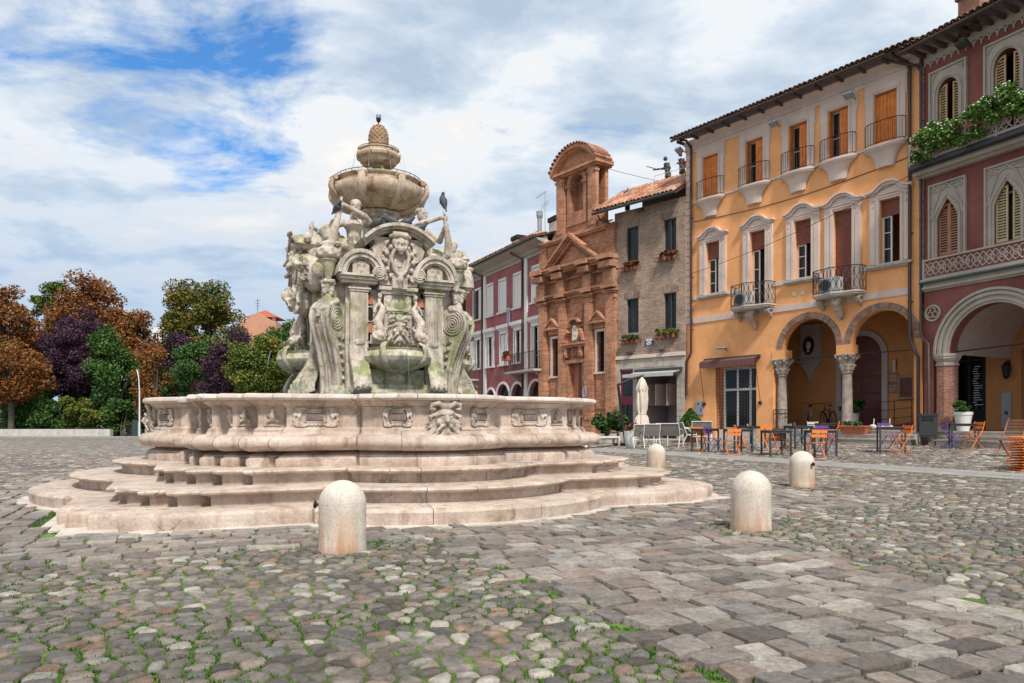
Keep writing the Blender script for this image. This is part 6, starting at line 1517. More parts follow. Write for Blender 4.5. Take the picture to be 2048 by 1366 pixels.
# white vaulted shop interior behind the wide opening
b = MB(); b.box(1.25, 3.5, 2.6, 2.7, .3, 3.3); b.box(1.2, 1.30, .3, 2.7, .3, 3.3); b.box(3.45, 3.55, .3, 2.7, .3, 3.3); b.box(1.2, 3.5, .3, 2.7, 3.3, 3.36); b.build('shop_interior', M['vault'], br_)
b = MB(); b.box(1.9, 2.7, 2.45, 2.58, .3, 1.35); b.build('interior_panel', M['mesh_g'], br_)
for x in (1.5, 2.1, 2.7): MB().box(x, x + .03, .3, 2.5, 1.9, 2.9).build('interior_fin', M['cream'], br_)
ag = thing('awning', 'retracted pale grey awning over the wide opening of the brick house', 'awning', KW(0, 0, 0), AK)
MB().box(1.25, 3.75, -.16, 0, 3.42, 3.58).build('cassette', M['darkmetal'], ag)
b = MB(); b.add([(1.25, -.16, 3.44), (3.75, -.16, 3.44), (3.78, -.85, 3.30), (1.18, -.85, 3.26)], [(0, 1, 2, 3)]); b.box(1.15, 3.80, -.95, -.85, 3.16, 3.32); b.build('cloth_and_bar', M['awn_g'], ag)
for x in (1.35, 3.62): MB().tube([(x, -.1, 3.40), (x + .25 * (1 if x < 2 else -1), -.5, 3.34), (x, -.86, 3.24)], .025, 6).build('folding_arm', M['dirtywhite'], ag)
pl_ = thing('ceramic_plaque', 'small blue and white ceramic plaque on the brick wall', 'plaque', KW(1.98, -.012, 4.70), AK)
MB().box(-.15, .15, -.02, 0, 0, .26).build('tile', M['white'], pl_)
for s in (-1, 1): b = MB(); b.tube(spiral(s * .17, .13, .06, 1.2, -.02, 12), .02, 5); b.tube([(s * .12, -.02, .02), (s * .24, -.02, 0), (s * .2, -.02, .1)], .02, 5); b.build('blue_scroll', M['blue'], pl_)
MB().tube(spiral(0, .13, .08, 1, -.022, 12, rin=.8), .012, 5).build('blue_emblem', M['blue'], pl_)
b = MB(); y0, y1, z0, z1 = -.72, 1.75, 11.12, 12.62
b.add([(-.75, y0, z0), (3.86, y0, z0), (3.86, y1, z1), (-.75, y1, z1), (-.75, y0, z0 + .08), (3.86, y0, z0 + .08), (3.86, y1, z1 + .08), (-.75, y1, z1 + .08)], [(0, 1, 2, 3), (7, 6, 5, 4), (0, 4, 5, 1), (1, 5, 6, 2), (2, 6, 7, 3), (3, 7, 4, 0)])
kr = b.build('roof', M['wood_dark'], br_); eave_tiles(kr, -.75, 3.86, y0 - .06, z0 + .09, math.atan2(z1 - z0, y1 - y0), M['tile'], 8, .215)
MB().tube([(-.78, y0 - .06, z0 + .02), (3.86, y0 - .06, z0 + .06)], .07, 8).build('gutter', M['darkmetal'], kr); downpipe(br_, [(-.5, -.7, 11.05), (-.45, -.6, 10.85), (.1, -.1, 10.55)], .04, M['pipe'])
cs = MB(); cs.tube([(-.15, 1.2, 11.6), (-.15, 1.2, 12.35)], .13, 10); co = cs.build('chimney_stack', M['darkmetal'], kr)
MB().lathe([(.26, 12.38), (.26, 12.42), (.05, 12.58), (.0, 12.75)], 12, -.15, 1.2).build('chimney_cap', M['darkmetal'], co)
tr = MB(); tr.box(.3, 3.86, 1.8, 5.5, 11.2, 12.62); tr.build('roof_terrace', M['kst'], br_)
iron_rail(MB(), [(.9, 1.95), (3.86, 1.95)], 12.66, 13.2, .9, .014).build('terrace_rail', M['dirtywhite'], br_)
t = thing('floodlight', 'small dark floodlight under the roof edge of the brick house', 'floodlight', KW(1.7, -.35, 10.85), AK, 'floodlights under the eaves')
MB().tube([(0, .35, .1), (0, 0, .1)], .02, 6).build('arm', M['darkmetal'], t); MB().box(-.15, .15, -.14, .1, .0, .12).build('head', M['darkmetal'], t, bevel=.015)
for x, lab in ((.95, 'left spotlight on the ledge of the brick house'), (2.75, 'right spotlight on the ledge of the brick house')):
    t = thing('spotlight', lab, 'spotlight', KW(x, -.12, 4.30), AK, 'spotlights on the ledge'); MB().box(-.12, .12, -.12, .05, .02, .14).build('head', M['darkmetal'], t, bevel=.02); MB().tube([(0, .0, -.02), (0, 0, .05)], .02, 6).build('foot', M['darkmetal'], t)
# statues on the roof terrace
def rooffig(lean, arm):
    b = MB(); b.tube([(0, 0, 0), (lean * .1, 0, .35), (lean * .2, 0, .7)], [.16, .13, .17], 9); b.ball((lean * .3, -.05, .93), (.10, .11, .12))
    b.tube([(lean * .2, 0, .66), (lean * .35, -.1, .45), (arm, -.2, .5)], [.07, .055, .04], 7); b.tube([(lean * .1, .05, .66), (-lean * .3, -.05, .42), (-lean * .2, -.1, .2)], [.07, .055, .04], 7); b.tube([(-.08, 0, .05), (-.1, 0, -.45)], [.09, .06], 8); b.tube([(.1, 0, .05), (.12, 0, -.45)], [.09, .06], 8); return b
for x, ln, am, lab in ((1.55, -.45, -.75, 'dark bronze roof figure reaching out to the left with a rod'), (2.35, -.3, -.2, 'dark bronze roof figure bending over beside the other one')):
    t = thing('statue', lab, 'statue', KW(x, 2.2, 13.05), AK, 'bronze figures on the roof'); organic('figure', rooffig(ln, am), M['bronze'], t, .03, 1, amp=.02, freq=10)
    if am < -.5: MB().tube([(-.6, -.2, .52), (-1.1, -.25, .75)], .02, 5).build('rod', M['bronze'], t)
t = thing('planter_box', 'red plastic planter box on the roof terrace rail', 'planter', KW(3.0, 1.9, 13.15), AK)
b = MB(); b.add([(-.3, -.1, 0), (.3, -.1, 0), (.3, .1, 0), (-.3, .1, 0), (-.38, -.14, .26), (.38, -.14, .26), (.38, .14, .26), (-.38, .14, .26)], [(0, 1, 5, 4), (1, 2, 6, 5), (2, 3, 7, 6), (3, 0, 4, 7), (3, 2, 1, 0), (4, 5, 6, 7)]); b.build('trough', M['redpot'], t)
MB().box(-.41, .41, -.16, .16, .24, .28).build('rim', M['redpot'], t)

# =========================== brick church front
(XC, YC), AC = facade(1083, 39.5, -60)
def CW(x, y, z): return (XC + x * math.cos(AC) - y * math.sin(AC), YC + x * math.sin(AC) + y * math.cos(AC), z)
chu = thing('church', 'narrow baroque church front of orange brick with a bell gable on top', 'church', (XC, YC, 0), AC)
M['cbrick'] = brick('orange_brick', (.52, .235, .125), (.32, .125, .07), (.46, .29, .19), AC, .30, .085, .55, .010, patch=(.50, .31, .20))
Bc = M['cbrick']
b = wall(MB(), 0, 5.8, 0, 9.0, [(.95, 1.42, 3.55, 5.55, 0), (4.38, 4.93, 3.6, 5.6, 0), (2.36, 3.42, .3, 4.15, 0)], .4); b.build('wall', Bc, chu)
shell_back(MB(), 0, 5.8, 0, 10.6, 8).build('side_wall', Bc, chu)
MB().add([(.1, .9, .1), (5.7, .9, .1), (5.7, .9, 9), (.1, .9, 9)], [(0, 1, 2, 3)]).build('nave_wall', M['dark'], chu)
for x0, x1 in ((0., .62), (1.62, 2.16), (3.66, 4.20), (5.16, 5.8)):
    p = MB(); p.box(x0, x1, -.22, 0, .2, 7.35); p.box(x0 - .05, x1 + .05, -.29, 0, .2, 1.1); p.box(x0 + .08, x1 - .08, -.27, -.22, 1.25, 7.3); o = p.build('pilaster', Bc, chu)
    q = MB()
    for e, z0, z1 in ((.04, 7.10, 7.18), (.02, 7.18, 7.36), (.08, 7.36, 7.44), (.13, 7.44, 7.52)): q.box(x0 - e, x1 + e, -.22 - e, 0, z0, z1)
    q.build('capital', Bc, o)
def course(z0, z1, y, x0=-.1, x1=5.9, name='cornice'): MB().box(x0, x1, y, .0, z0, z1).build(name, Bc, chu)
course(7.52, 7.66, -.16); course(7.66, 7.74, -.30); course(7.74, 7.84, -.38); course(8.50, 8.58, -.18); course(8.86, 8.96, -.42); course(8.96, 9.08, -.52); course(9.08, 9.20, -.64); course(1.35, 1.45, -.16); course(5.98, 6.06, -.08)
for x0, x1 in ((0., .62), (1.62, 2.16), (3.66, 4.20), (5.16, 5.8)):
    q = MB(); q.box(x0 - .04, x1 + .04, -.34, 0, 7.84, 8.50); q.box(x0 - .1, x1 + .1, -.62, 0, 8.58, 8.86); q.box(x0 - .14, x1 + .14, -.74, 0, 8.96, 9.2); q.box(x0 - .08, x1 + .08, -.46, 0, 7.6, 7.84); q.build('entablature_block', Bc, chu)
# big pediment
b = MB()
for a, c, y in ((0, .12, -.66), (.12, .22, -.54), (.30, .40, -.42)):
    for s in (-1, 1): b.prism([(2.9 + s * 2.05, 9.2 - a * .2), (2.9, 10.75 - a), (2.9, 10.75 - c - .05), (2.9 + s * (2.05 - (c) * 1.35), 9.2)], y, 0)
b.prism([(.85, 9.2), (4.95, 9.2), (2.9, 10.70)], -.22, 0); b.build('pediment', Bc, chu)
MB().prism([(1.7, 9.25), (4.1, 9.25), (2.9, 10.15)], -.28, -.22).build('pediment_field', M['kst'] if False else Bc, chu)
# attic with concave shoulders and belfry
sh_l = [(0, 9.2), (0, 10.55), (.55, 10.62), (1.05, 10.85), (1.35, 11.25), (1.55, 11.9)]
b = MB(); b.prism(sh_l + [(4.55, 11.9)] + [(5.8 - x, z) for x, z in reversed(sh_l[:-1])], -.10, .55); b.build('attic', Bc, chu)
course(10.50, 10.60, -.28, -.05, 5.85); course(10.60, 10.70, -.36, -.08, 5.88)
for x0, x1 in ((.05, .6), (5.2, 5.75)): MB().box(x0, x1, -.2, 0, 9.2, 10.5).build('attic_pilaster', Bc, chu)
b = wall(MB(), 1.55, 4.55, 10.70, 14.1, [(2.55, 3.55, 11.35, 13.35, .50)], .45); b.build('belfry_wall', Bc, chu, loc=(0, -.06, 0))
b = MB(); b.box(1.55, 4.55, .39, .60, 10.70, 14.1); b.build('belfry_back', Bc, chu)
for x0, x1 in ((1.55, 2.15), (3.95, 4.55)):
    q = MB(); q.box(x0, x1, -.26, -.05, 10.7, 13.9); q.box(x0 + .1, x1 - .1, -.31, -.26, 10.9, 13.8); q.box(x0 - .05, x1 + .05, -.33, -.05, 13.55, 13.66); q.build('belfry_pilaster', Bc, chu)
for x0, x1 in ((2.32, 2.55), (3.55, 3.78)):
    q = MB(); q.box(x0, x1, -.18, -.05, 11.3, 13.2); q.box(x0 - .1, x1 + .05, -.24, -.05, 13.2, 13.34); q.build('niche_pier', Bc, chu)
MB().strip(arc(3.05, 13.34, .73, 0, PI, 14), arc(3.05, 13.34, .50, 0, PI, 14), -.20, -.05).build('niche_arch', Bc, chu); MB().box(2.3, 3.8, -.2, -.05, 11.2, 11.35).build('niche_sill', Bc, chu)
def seg(r, cz, y, t, nm, mat=Bc):
    a = math.asin(min(1, 1.78 / r)); MB().strip(arc(3.05, cz, r, PI / 2 - a, PI / 2 + a, 18), arc(3.05, cz, r - t, PI / 2 - a, PI / 2 + a, 18), y, .9).build(nm, mat, chu)
b = MB(); b.box(1.38, 4.72, -.35, .7, 13.80, 13.90); b.box(1.30, 4.80, -.48, .75, 13.90, 14.02); b.build('belfry_cornice', Bc, chu)
a_ = math.asin(1.6 / 2.0)
b = MB(); b.prism([(3.05 - 1.6, 14.02)] + [(x, z) for x, z in arc(3.05, 13.21, 1.80, PI - .46, .46, 16)] + [(4.65, 14.02)], -.16, .7); b.build('belfry_gable', Bc, chu)
b = MB(); b.strip(arc(3.05, 13.21, 1.95, PI - .44, .44, 18), arc(3.05, 13.21, 1.78, PI - .46, .46, 18), -.52, .75); b.build('belfry_moulding', Bc, chu); MB().strip(arc(3.05, 13.21, 1.78, PI - .47, .47, 18), arc(3.05, 13.21, 1.70, PI - .47, .47, 18), -.40, -.16).build('belfry_moulding', Bc, chu)
tq = MB(); tq.strip(arc(0, 0, .10, 0, PI, 5), arc(0, 0, .082, 0, PI, 5), 0, .42); tqm = tq.mesh('roof_tile'); tqm.materials.append(M['tile'])
for i in range(19):
    a = .46 + (PI - .92) * (i + .5) / 19
    for k in range(3): o = link('roof_tile', tqm, chu, (3.05 + 1.96 * math.cos(a), -.60 + k * .38, 13.21 + 1.96 * math.sin(a) + .01)); o.rotation_euler = (0, PI / 2 - a, 0)
# windows, aedicules, portal
for x0, x1, z0, z1 in ((.95, 1.42, 3.55, 5.55), (4.38, 4.93, 3.6, 5.6)):
    q = MB(); q.box(x0 - .13, x0, -.05, .0, z0, z1); q.box(x1, x1 + .13, -.05, 0, z0, z1); q.box(x0 - .13, x1 + .13, -.05, 0, z1, z1 + .12); q.box(x0 - .18, x1 + .18, -.12, 0, z0 - .10, z0); q.build('window_frame', M['cream'], chu)
    w = MB(); 
    for k in range(9): w.box(x0, x1, .20, .22, z0 + .2 * k + .1, z0 + .2 * k + .12)
    for k in range(3): w.box(x0 + (x1 - x0) * (k + 1) / 4 - .01, x0 + (x1 - x0) * (k + 1) / 4 + .01, .20, .22, z0, z1)
    wo_ = w.build('window', M['iron'], chu); MB().box(x0, x1, .24, .26, z0, z1).build('pane', M['glass'], wo_)
    c = (x0 + x1) / 2; q = MB(); q.prism([(c - .52, 6.06), (c, 6.52), (c + .52, 6.06)], -.26, 0); q.box(c - .56, c + .56, -.34, 0, 6.0, 6.10); q.box(c - .46, c + .46, -.12, 0, 5.75, 6.0)
    for s in (-1, 1): q.prism([(c + s * .60, 6.10), (c, 6.62), (c, 6.52), (c + s * .50, 6.10)], -.36, 0)
    q.build('window_pediment', Bc, chu); MB().box(c - .30, c + .30, -.05, 0, 6.75, 7.05).build('recessed_panel', Bc, chu); MB().box(c - .34, c + .34, -.06, 0, 1.75, 3.2).build('lower_panel', Bc, chu, bevel=.05)
q = MB(); q.box(2.18, 2.36, -.14, 0, .3, 4.15); q.box(3.42, 3.60, -.14, 0, .3, 4.15); q.box(2.14, 3.64, -.18, 0, 4.15, 4.32); q.box(2.06, 3.72, -.30, 0, 4.95, 5.06); q.box(2.0, 3.78, -.38, 0, 5.06, 5.16)
for x in (2.28, 3.42): q.box(x - .10, x + .10, -.30, 0, 4.45, 4.95); q.ball((x, -.26, 4.62), (.12, .10, .14), 8, 6)
for k in range(3): q.box(2.62 + k * .2, 2.76 + k * .2, -.16, 0, 4.5, 4.9)
q.build('portal', Bc, chu)
for s in (-1, 1):
    MB().strip(arc(2.89 , 5.16, .86, PI / 2 + s * .62, PI / 2 + s * 1.5, 8), arc(2.89, 5.16, .68, PI / 2 + s * .62, PI / 2 + s * 1.5, 8), -.36, 0).build('broken_pediment', Bc, chu)
q = MB(); q.box(2.60, 3.18, -.12, 0, 5.16, 6.1); q.build('plaque_back', Bc, chu); MB().strip(arc(2.89, 5.95, .52, rad(30), rad(150), 10), arc(2.89, 5.95, .40, rad(30), rad(150), 10), -.30, 0).build('plaque_hood', Bc, chu)
q = MB(); q.box(2.70, 3.08, -.18, -.1, 5.28, 5.95); q.ball((2.89, -.16, 5.98), (.13, .06, .13)); organic('marble_relief', q, M['marble_pale'], chu, .03, 1, amp=.02, freq=9)
MB().box(2.36, 2.87, .22, .26, .3, 4.15).build('door', M['redpot'] if False else plain('salmon_door', (.40, .15, .09), .6), chu); MB().box(2.89, 3.42, .10, .14, .3, 4.15).build('door', M['shutter_r'] if False else plain('dark_brown_door', (.13, .04, .025), .6), chu)
MB().box(2.46, 3.36, -.07, 0, 6.35, 7.2).build('central_panel', Bc, chu, bevel=.04)
sg = thing('oval_sign', 'small oval grey-blue sign on the church wall beside the door', 'sign', CW(3.8, -.30, 2.62), AC); MB().prism([(.13 * math.cos(t), .26 * math.sin(t)) for t in np.linspace(0, 2 * PI, 21)[:-1]], -.02, 0).build('plate', plain('mauve_enamel', (.22, .17, .24), .5), sg); MB().tube([(.13 * math.cos(t), -.02, .26 * math.sin(t)) for t in np.linspace(0, 2 * PI, 21)[:-1]], .012, 5, close=True).build('rim', M['dirtywhite'], sg)
ur = thing('urn', 'pale stone urn standing on the left shoulder of the church front', 'urn', CW(.25, -.05, 10.70), AC)
MB().box(-.28, .28, -.2, .3, 0, .22).build('pedestal', M['marble_pale'], ur); MB().lathe([(.10, .22), (.08, .28), (.16, .38), (.17, .46), (.10, .52), (.06, .58), (.09, .63), (0, .70)], 14, 0, .05).build('vase', M['marble_pale'], ur, smooth=True)

# =========================== rose house beyond the church
(XM, YM), AM = facade(936, 48.9, 300)
def MW(x, y, z): return (XM + x * math.cos(AM) - y * math.sin(AM), YM + x * math.sin(AM) + y * math.cos(AM), z)
mh = thing('rose_house', 'long rose-red house with white shutters between the fountain and the church', 'house', (XM, YM, 0), AM)
TOP = [1.75, 3.55, 5.40, 7.40, 9.70]; MID = [1.75, 3.60, 5.55, 7.45, 9.65]; AR_ = [(3.08, 4.28), (4.57, 6.31), (6.58, 8.18), (8.8, 10.49)]
holes = [(c - .45, c + .45, 7.8, 9.7, 0) for c in TOP] + [(c - .48, c + .48, 4.6, 6.45, 0) for c in MID] + [(a, c, .1, 2.55, (c - a) / 2) for a, c in AR_] + [(.4, 1.6, .1, 2.55, .6)]
holes[4 + 5] = (9.17, 10.13, 4.05, 6.45, 0)
wall(MB(), -.2, 10.9, 0, 10.75, holes, .3).build('wall', M['mauve'], mh); shell_back(MB(), -.2, 10.9, 0, 10.75, 7).build('side_wall', M['mauve'], mh)
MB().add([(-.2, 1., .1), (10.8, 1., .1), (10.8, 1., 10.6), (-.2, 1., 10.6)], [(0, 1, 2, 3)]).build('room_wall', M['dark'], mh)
MB().box(-.2, 10.9, .05, .1, 0, .4).build('plinth', M['steps'], mh)
for x in (2.85, 8.52): MB().box(x - .16, x + .16, -.09, 0, .2, 10.4).build('lesene', M['whitepaint'], mh)
for x in (2.55, 8.18): downpipe(mh, [(x - .5, -.62, 10.85), (x - .35, -.55, 10.75), (x, -.12, 10.45), (x, -.12, .6)], .06)
b = MB(); b.box(-.3, 10.9, -.06, 0, 10.35, 10.55); b.box(-.3, 10.9, -.14, 0, 10.55, 10.75); b.prism([(0, 10.75), (-.14, 10.75), (-.62, 10.92), (-.70, 11.02), (0, 11.02)], -.4, 10.95, 'x'); b.build('cornice', M['greystone'], mh)
b = MB(); b.add([(-.5, -.78, 11.04), (11, -.78, 11.04), (11, 4.2, 12.5), (-.5, 4.2, 12.5), (-.5, -.78, 11.12), (11, -.78, 11.12), (11, 4.2, 12.58), (-.5, 4.2, 12.58)], [(0, 1, 2, 3), (7, 6, 5, 4), (0, 4, 5, 1), (1, 5, 6, 2), (2, 6, 7, 3), (3, 7, 4, 0)]); mr_ = b.build('roof', M['tile_dark'], mh)
MB().tube([(-.5, -.82, 11.05), (11, -.82, 11.05)], .08, 8).build('gutter', M['darkmetal'], mr_); eave_tiles(mr_, -.4, 11, -.84, 11.10, math.atan2(1.46, 4.98), M['tile'], 2, .24)
wsh = M['whitepaint']
def panel_shutter(x0, x1, z0, z1, y=-.02, rz=0):
    b = MB(); b.box(0, x1 - x0, y - .02, y + .02, z0, z1); o = b.build('shutter', wsh, mh, loc=(x0, 0, 0)); o.rotation_euler = (0, 0, rz)
    q = MB()
    for k in range(2):
        za = z0 + .06 + k * (z1 - z0) / 2; zb = z0 + (k + 1) * (z1 - z0) / 2 - .06
        MB().box(.05, x1 - x0 - .05, y - .035, y - .021, za, zb).build('shutter_panel', wsh, o)
    return o
for i, c in enumerate(TOP):
    f = MB(); f.box(c - .55, c - .45, -.05, 0, 7.8, 9.8); f.box(c + .45, c + .55, -.05, 0, 7.8, 9.8); f.box(c - .55, c + .55, -.05, 0, 9.7, 9.84); f.box(c - .65, c + .65, -.14, 0, 7.70, 7.80); f.build('window_frame', wsh, mh)
    panel_shutter(c - .45, c - .005, 7.82, 9.68, .02, 0 if i else -.9); panel_shutter(c + .005, c + .45, 7.82, 9.68, .02)
for i, c in enumerate(MID):
    zb = 4.6 if i < 4 else 4.05
    f = MB(); f.box(c - .58, c - .48, -.05, 0, zb, 6.55); f.box(c + .48, c + .58, -.05, 0, zb, 6.55); f.box(c - .58, c + .58, -.05, 0, 6.45, 6.75); f.box(c - .72, c + .72, -.22, 0, 6.78, 6.98); f.box(c - .65, c + .65, -.15, 0, 6.70, 6.78)
    if i < 4: f.box(c - .66, c + .66, -.14, 0, zb - .10, zb)
    f.build('window_frame', wsh, mh); glazing(mh, c - .46, c + .46, zb, 6.43, .15, wsh, 1, 2)
    panel_shutter(c - .46, c - .12 if i != 2 else c - .04, zb + .02, 6.42, .04, -.35 if i != 2 else 0); panel_shutter(c + .12 if i != 2 else c + .06, c + .46, zb + .02, 6.42, .04)
panel_shutter(.45, 1.1, 4.6, 6.45, -.06)
for a, c in AR_ + [(.4, 1.6)]:
    m_ = (a + c) / 2; r = (c - a) / 2; MB().strip([(c + .14, .2)] + arc(m_, 2.55, r + .14, 0, PI, 14) + [(a - .14, .2)], [(c, .2)] + arc(m_, 2.55, r, 0, PI, 14) + [(a, .2)], -.06, .02).build('arch_frame', wsh, mh); MB().box(a, c, .25, .3, .2, 2.55 + r).build('shop_pane', M['glass'], mh)
def mb_balcony(xa, xb, z, lab=None):
    o = MB().box(xa, xb, -.80, 0, z - .12, z).build('balcony', M['greystone'], mh)
    for x in (xa + .3, xb - .4): b = MB(); b.prism([(0, z - .12), (-.6, z - .12), (-.1, z - .5), (0, z - .55)], x, x + .12, 'x'); b.build('bracket', M['greystone'], o)
    iron_rail(MB(), [(xa + .03, 0), (xa + .03, -.77), (xb - .03, -.77), (xb - .03, 0)], z + .05, z + .95, .12, .012, .02).build('balcony_rail', M['iron'], o)
mb_balcony(7.15, 10.8, 4.0); mb_balcony(.1, 1.9, 3.9)
sg = thing('street_sign', 'narrow blue upright sign on the rose house between its floors', 'sign', MW(6.35, -.06, 6.9), AM); MB().box(-.16, .16, -.06, 0, 0, 1.0).build('plate', M['whitepaint'], sg); MB().box(-.11, .11, -.066, -.061, .08, .92).build('blue_field', M['blue'], sg)
for k in range(6): MB().box(-.05, .05, -.07, -.067, .16 + k * .125, .22 + k * .125).build('letter_stroke', M['whitepaint'], sg)
for x, y, lab in ((4.2, 1.8, 'squat chimney with dark cap at the left of the rose house roof'), (9.0, 1.8, 'squat chimney with dark cap at the right of the rose house roof')):
    t = thing('chimney', lab, 'chimney', MW(x, y, 11.5), AM, 'chimneys on the rose house'); MB().box(-.4, .4, -.4, .4, 0, 1.05).build('stack', M['cream'], t); MB().box(-.46, .46, -.46, .46, 1.10, 1.35).build('cap', M['dark'], t)
    for s in (-1, 1): MB().box(s * .36 - .04, s * .36 + .04, -.36, .36, 1.05, 1.1).build('cap_support', M['dark'], t)
t = thing('flue', 'tall shiny metal flue pipe on the rose house roof', 'flue', MW(6.4, 2.0, 11.6), AM); MB().tube([(0, 0, 0), (0, 0, 2.0)], .14, 12).build('pipe', M['greymetal'], t, smooth=True); MB().lathe([(.17, 1.9), (.20, 2.05), (.20, 2.3), (.12, 2.34)], 12).build('cowl', M['greymetal'], t)
t = thing('antenna', 'thin television antenna mast beside the metal flue', 'antenna', MW(6.9, 2.1, 11.6), AM); MB().tube([(0, 0, 0), (0, 0, 3.4)], .022, 5).build('mast', M['greymetal'], t); MB().tube([(-1.1, 0, 3.3), (.1, 0, 3.38)], .018, 5).build('boom', M['greymetal'], t)
for k in range(4): MB().tube([(-.5 + k * .25, 0, 2.4 + .02 * k), (-.3 + k * .25, 0, 2.75)], .012, 4).build('element', M['greymetal'], t)
iron_rail(MB(), [(-.5, 3.5), (3.6, 3.5)], 12.6, 13.6, .25, .03, .04).build('terrace_rail', M['whitepaint'], mh)
# cream house continuing behind the fountain
ch_ = thing('cream_house', 'cream house with dark shutters just behind the right edge of the fountain', 'house', MW(-.25, 0, 0), AM)
wall(MB(), -12, 0, 0, 10.5, [(-1.5, -.6, 7.6, 9.4, 0), (-4, -3.1, 7.6, 9.4, 0), (-1.5, -.6, 4.3, 6.3, 0), (-4, -3.1, 4.3, 6.3, 0)], .3).build('wall', M['ochre'], ch_); shell_back(MB(), -12, 0, 0, 10.5, 8).build('side_wall', M['ochre'], ch_)
MB().add([(-12, -.4, 10.5), (0, -.4, 10.5), (0, 4, 11.8), (-12, 4, 11.8)], [(0, 1, 2, 3)]).build('roof', M['tile_dark'], ch_)
for x in (-1.5, -4):
    for z0, z1 in ((7.6, 9.4), (4.3, 6.3)):
        for q in (x - .5, x + .9): MB().box(q, q + .48, -.07, -.02, z0, z1).build('shutter', M['dark'], ch_)
        MB().box(x, x + .9, .1, .14, z0, z1).build('window', M['glass'], ch_)
# overhead cables
def cable(p, q, sag, name, label):
    p, q = Vector(p), Vector(q); b = MB(); b.tube([p.lerp(q, t) + Vector((0, 0, -sag * 4 * t * (1 - t))) for t in np.linspace(0, 1, 22)], .011, 4); tag(b.build(name, M['iron'], None), label, 'cable')
cable(CW(4.9, 0, 13.6), KW(2.0, 3, 12.7), .05, 'cable', 'thin cable from the church bell gable down to the brick house roof')
cable(YW(.1, -.15, 7.65), RW(2.5, -.25, 10.0), .35, 'cable', 'long thin cable sagging across the yellow house facade to the palace')
# ------------------------------------------------------------------ cafe furniture
def bistro(mat, label, loc, rz, group='folding bistro chairs at the cafe tables'):
    t = thing('bistro_chair', label, 'chair', loc, rz, group)
    for s in (-1, 1):
        b = MB(); b.tube([(s * .20, .21, .82), (s * .20, .16, .60), (s * .20, -.22, .0)], .012, 6); b.build('side_frame', mat, t)
        b = MB(); b.tube([(s * .175, -.20, .45), (s * .175, .22, .0)], .012, 6); b.build('leg', mat, t)
    MB().tube([(-.20, -.215, .03), (.20, -.215, .03)], .010, 6).build('foot_bar', mat, t); MB().tube([(-.175, .21, .03), (.175, .21, .03)], .010, 6).build('foot_bar', mat, t)
    st = MB().box(-.19, .19, -.21, -.155, .445, .458).build('seat_slat', mat, t)
    for k in range(1, 5): share(st, t, (0, k * .078, 0))
    bs = MB().box(-.20, .20, .172, .184, .60, .685).build('back_slat', mat, t); share(bs, t, (0, .028, .115)); return t
def cafe_table(px, py, rz, label, w=.33, h=.75):
    x, y, z = gp(px, py); t = thing('cafe_table', label, 'table', (x, y, z), rz, 'dark square cafe tables')
    MB().box(-w, w, -w, w, h - .03, h).build('table_top', M['darkmetal'], t, bevel=.004)
    b = MB(); b.box(-w + .02, w - .02, -w + .02, -w + .04, h - .08, h - .03); b.box(-w + .02, w - .02, w - .04, w - .02, h - .08, h - .03); b.box(-w + .02, -w + .04, -w + .04, w - .04, h - .08, h - .03); b.box(w - .04, w - .02, -w + .04, w - .04, h - .08, h - .03)
    b.build('apron', M['darkmetal'], t)
    lg = MB().box(-.022, .022, -.022, .022, 0, h - .03).build('leg', M['darkmetal'], t, loc=(-w + .025, -w + .025, 0))
    for sx_, sy in ((1, -1), (1, 1), (-1, 1)): share(lg, t, (sx_ * (w - .025), sy * (w - .025), 0))
    return t
TA = AY
cafe_table(1410, 903, rad(45), 'dark square cafe table next to the conical shrub, leftmost of the set')
cafe_table(1476, 906, rad(14), 'dark square cafe table with orange chairs before the shop window')
cafe_table(1503, 897, rad(30), 'farther dark cafe table close under the shop window')
cafe_table(1552, 912, rad(4), 'dark square cafe table with a brown folding chair tucked in')
cafe_table(1641, 914, rad(2), 'dark square cafe table behind the bollard with the iron disc')
cafe_table(1597, 898, rad(10), 'dark cafe table in the second row left of the middle column')
cafe_table(1648, 889, rad(8), 'rearmost dark cafe table right before the arcade steps')
cafe_table(1782, 906, rad(-20), 'single dark cafe table before the terracotta planter on the steps', .34)
cafe_table(1927, 897, rad(-25), 'single dark cafe table before the palace arch', .36)
def gpl(px, py): x, y, z = gp(px, py); return (x, y, z)
CH = [('orange', 1397, 902, 150, 'orange folding chair on the far side of the leftmost cafe table'),
      ('purple', 1425, 905, 35, 'purple folding chair at the right of the leftmost cafe table'),
      ('orange', 1464, 911, 182, 'orange chair with its back to the square, left of the shop window table'),
      ('orange', 1482, 899, 80, 'orange chair seen from the side under the shop window'),
      ('beige', 1508, 897, 75, 'pale folding chair with crossed legs under the shop window'),
      ('orange', 1540, 903, 20, 'orange folding chair left behind the table with the brown chair'),
      ('brownw', 1568, 910, 85, 'dark brown folding chair tucked under the table, seen from the side'),
      ('beige', 1588, 897, 95, 'pale folding chair with crossed legs left of the bollard with the disc'),
      ('purple', 1601, 893, 60, 'purple folding chair between the second row tables'),
      ('orange', 1633, 919, 180, 'bright orange chair with its back to the square, behind the bollard with the disc'),
      ('purple', 1650, 905, 5, 'purple chair on the far side of the table behind the bollard'),
      ('beige', 1632, 890, 10, 'pale slatted chair in the back row near the middle column'),
      ('orange', 1665, 890, 250, 'orange chair at the rearmost table by the middle column'),
      ('purple', 1776, 899, 10, 'purple folding chair behind the single table before the planter'),
      ('orange', 1802, 909, 275, 'orange folding chair right of the single table before the planter'),
      ('purple', 1902, 899, 80, 'purple folding chair left of the table before the palace arch'),
      ('orange', 1946, 899, 275, 'orange folding chair right of the table before the palace arch')]
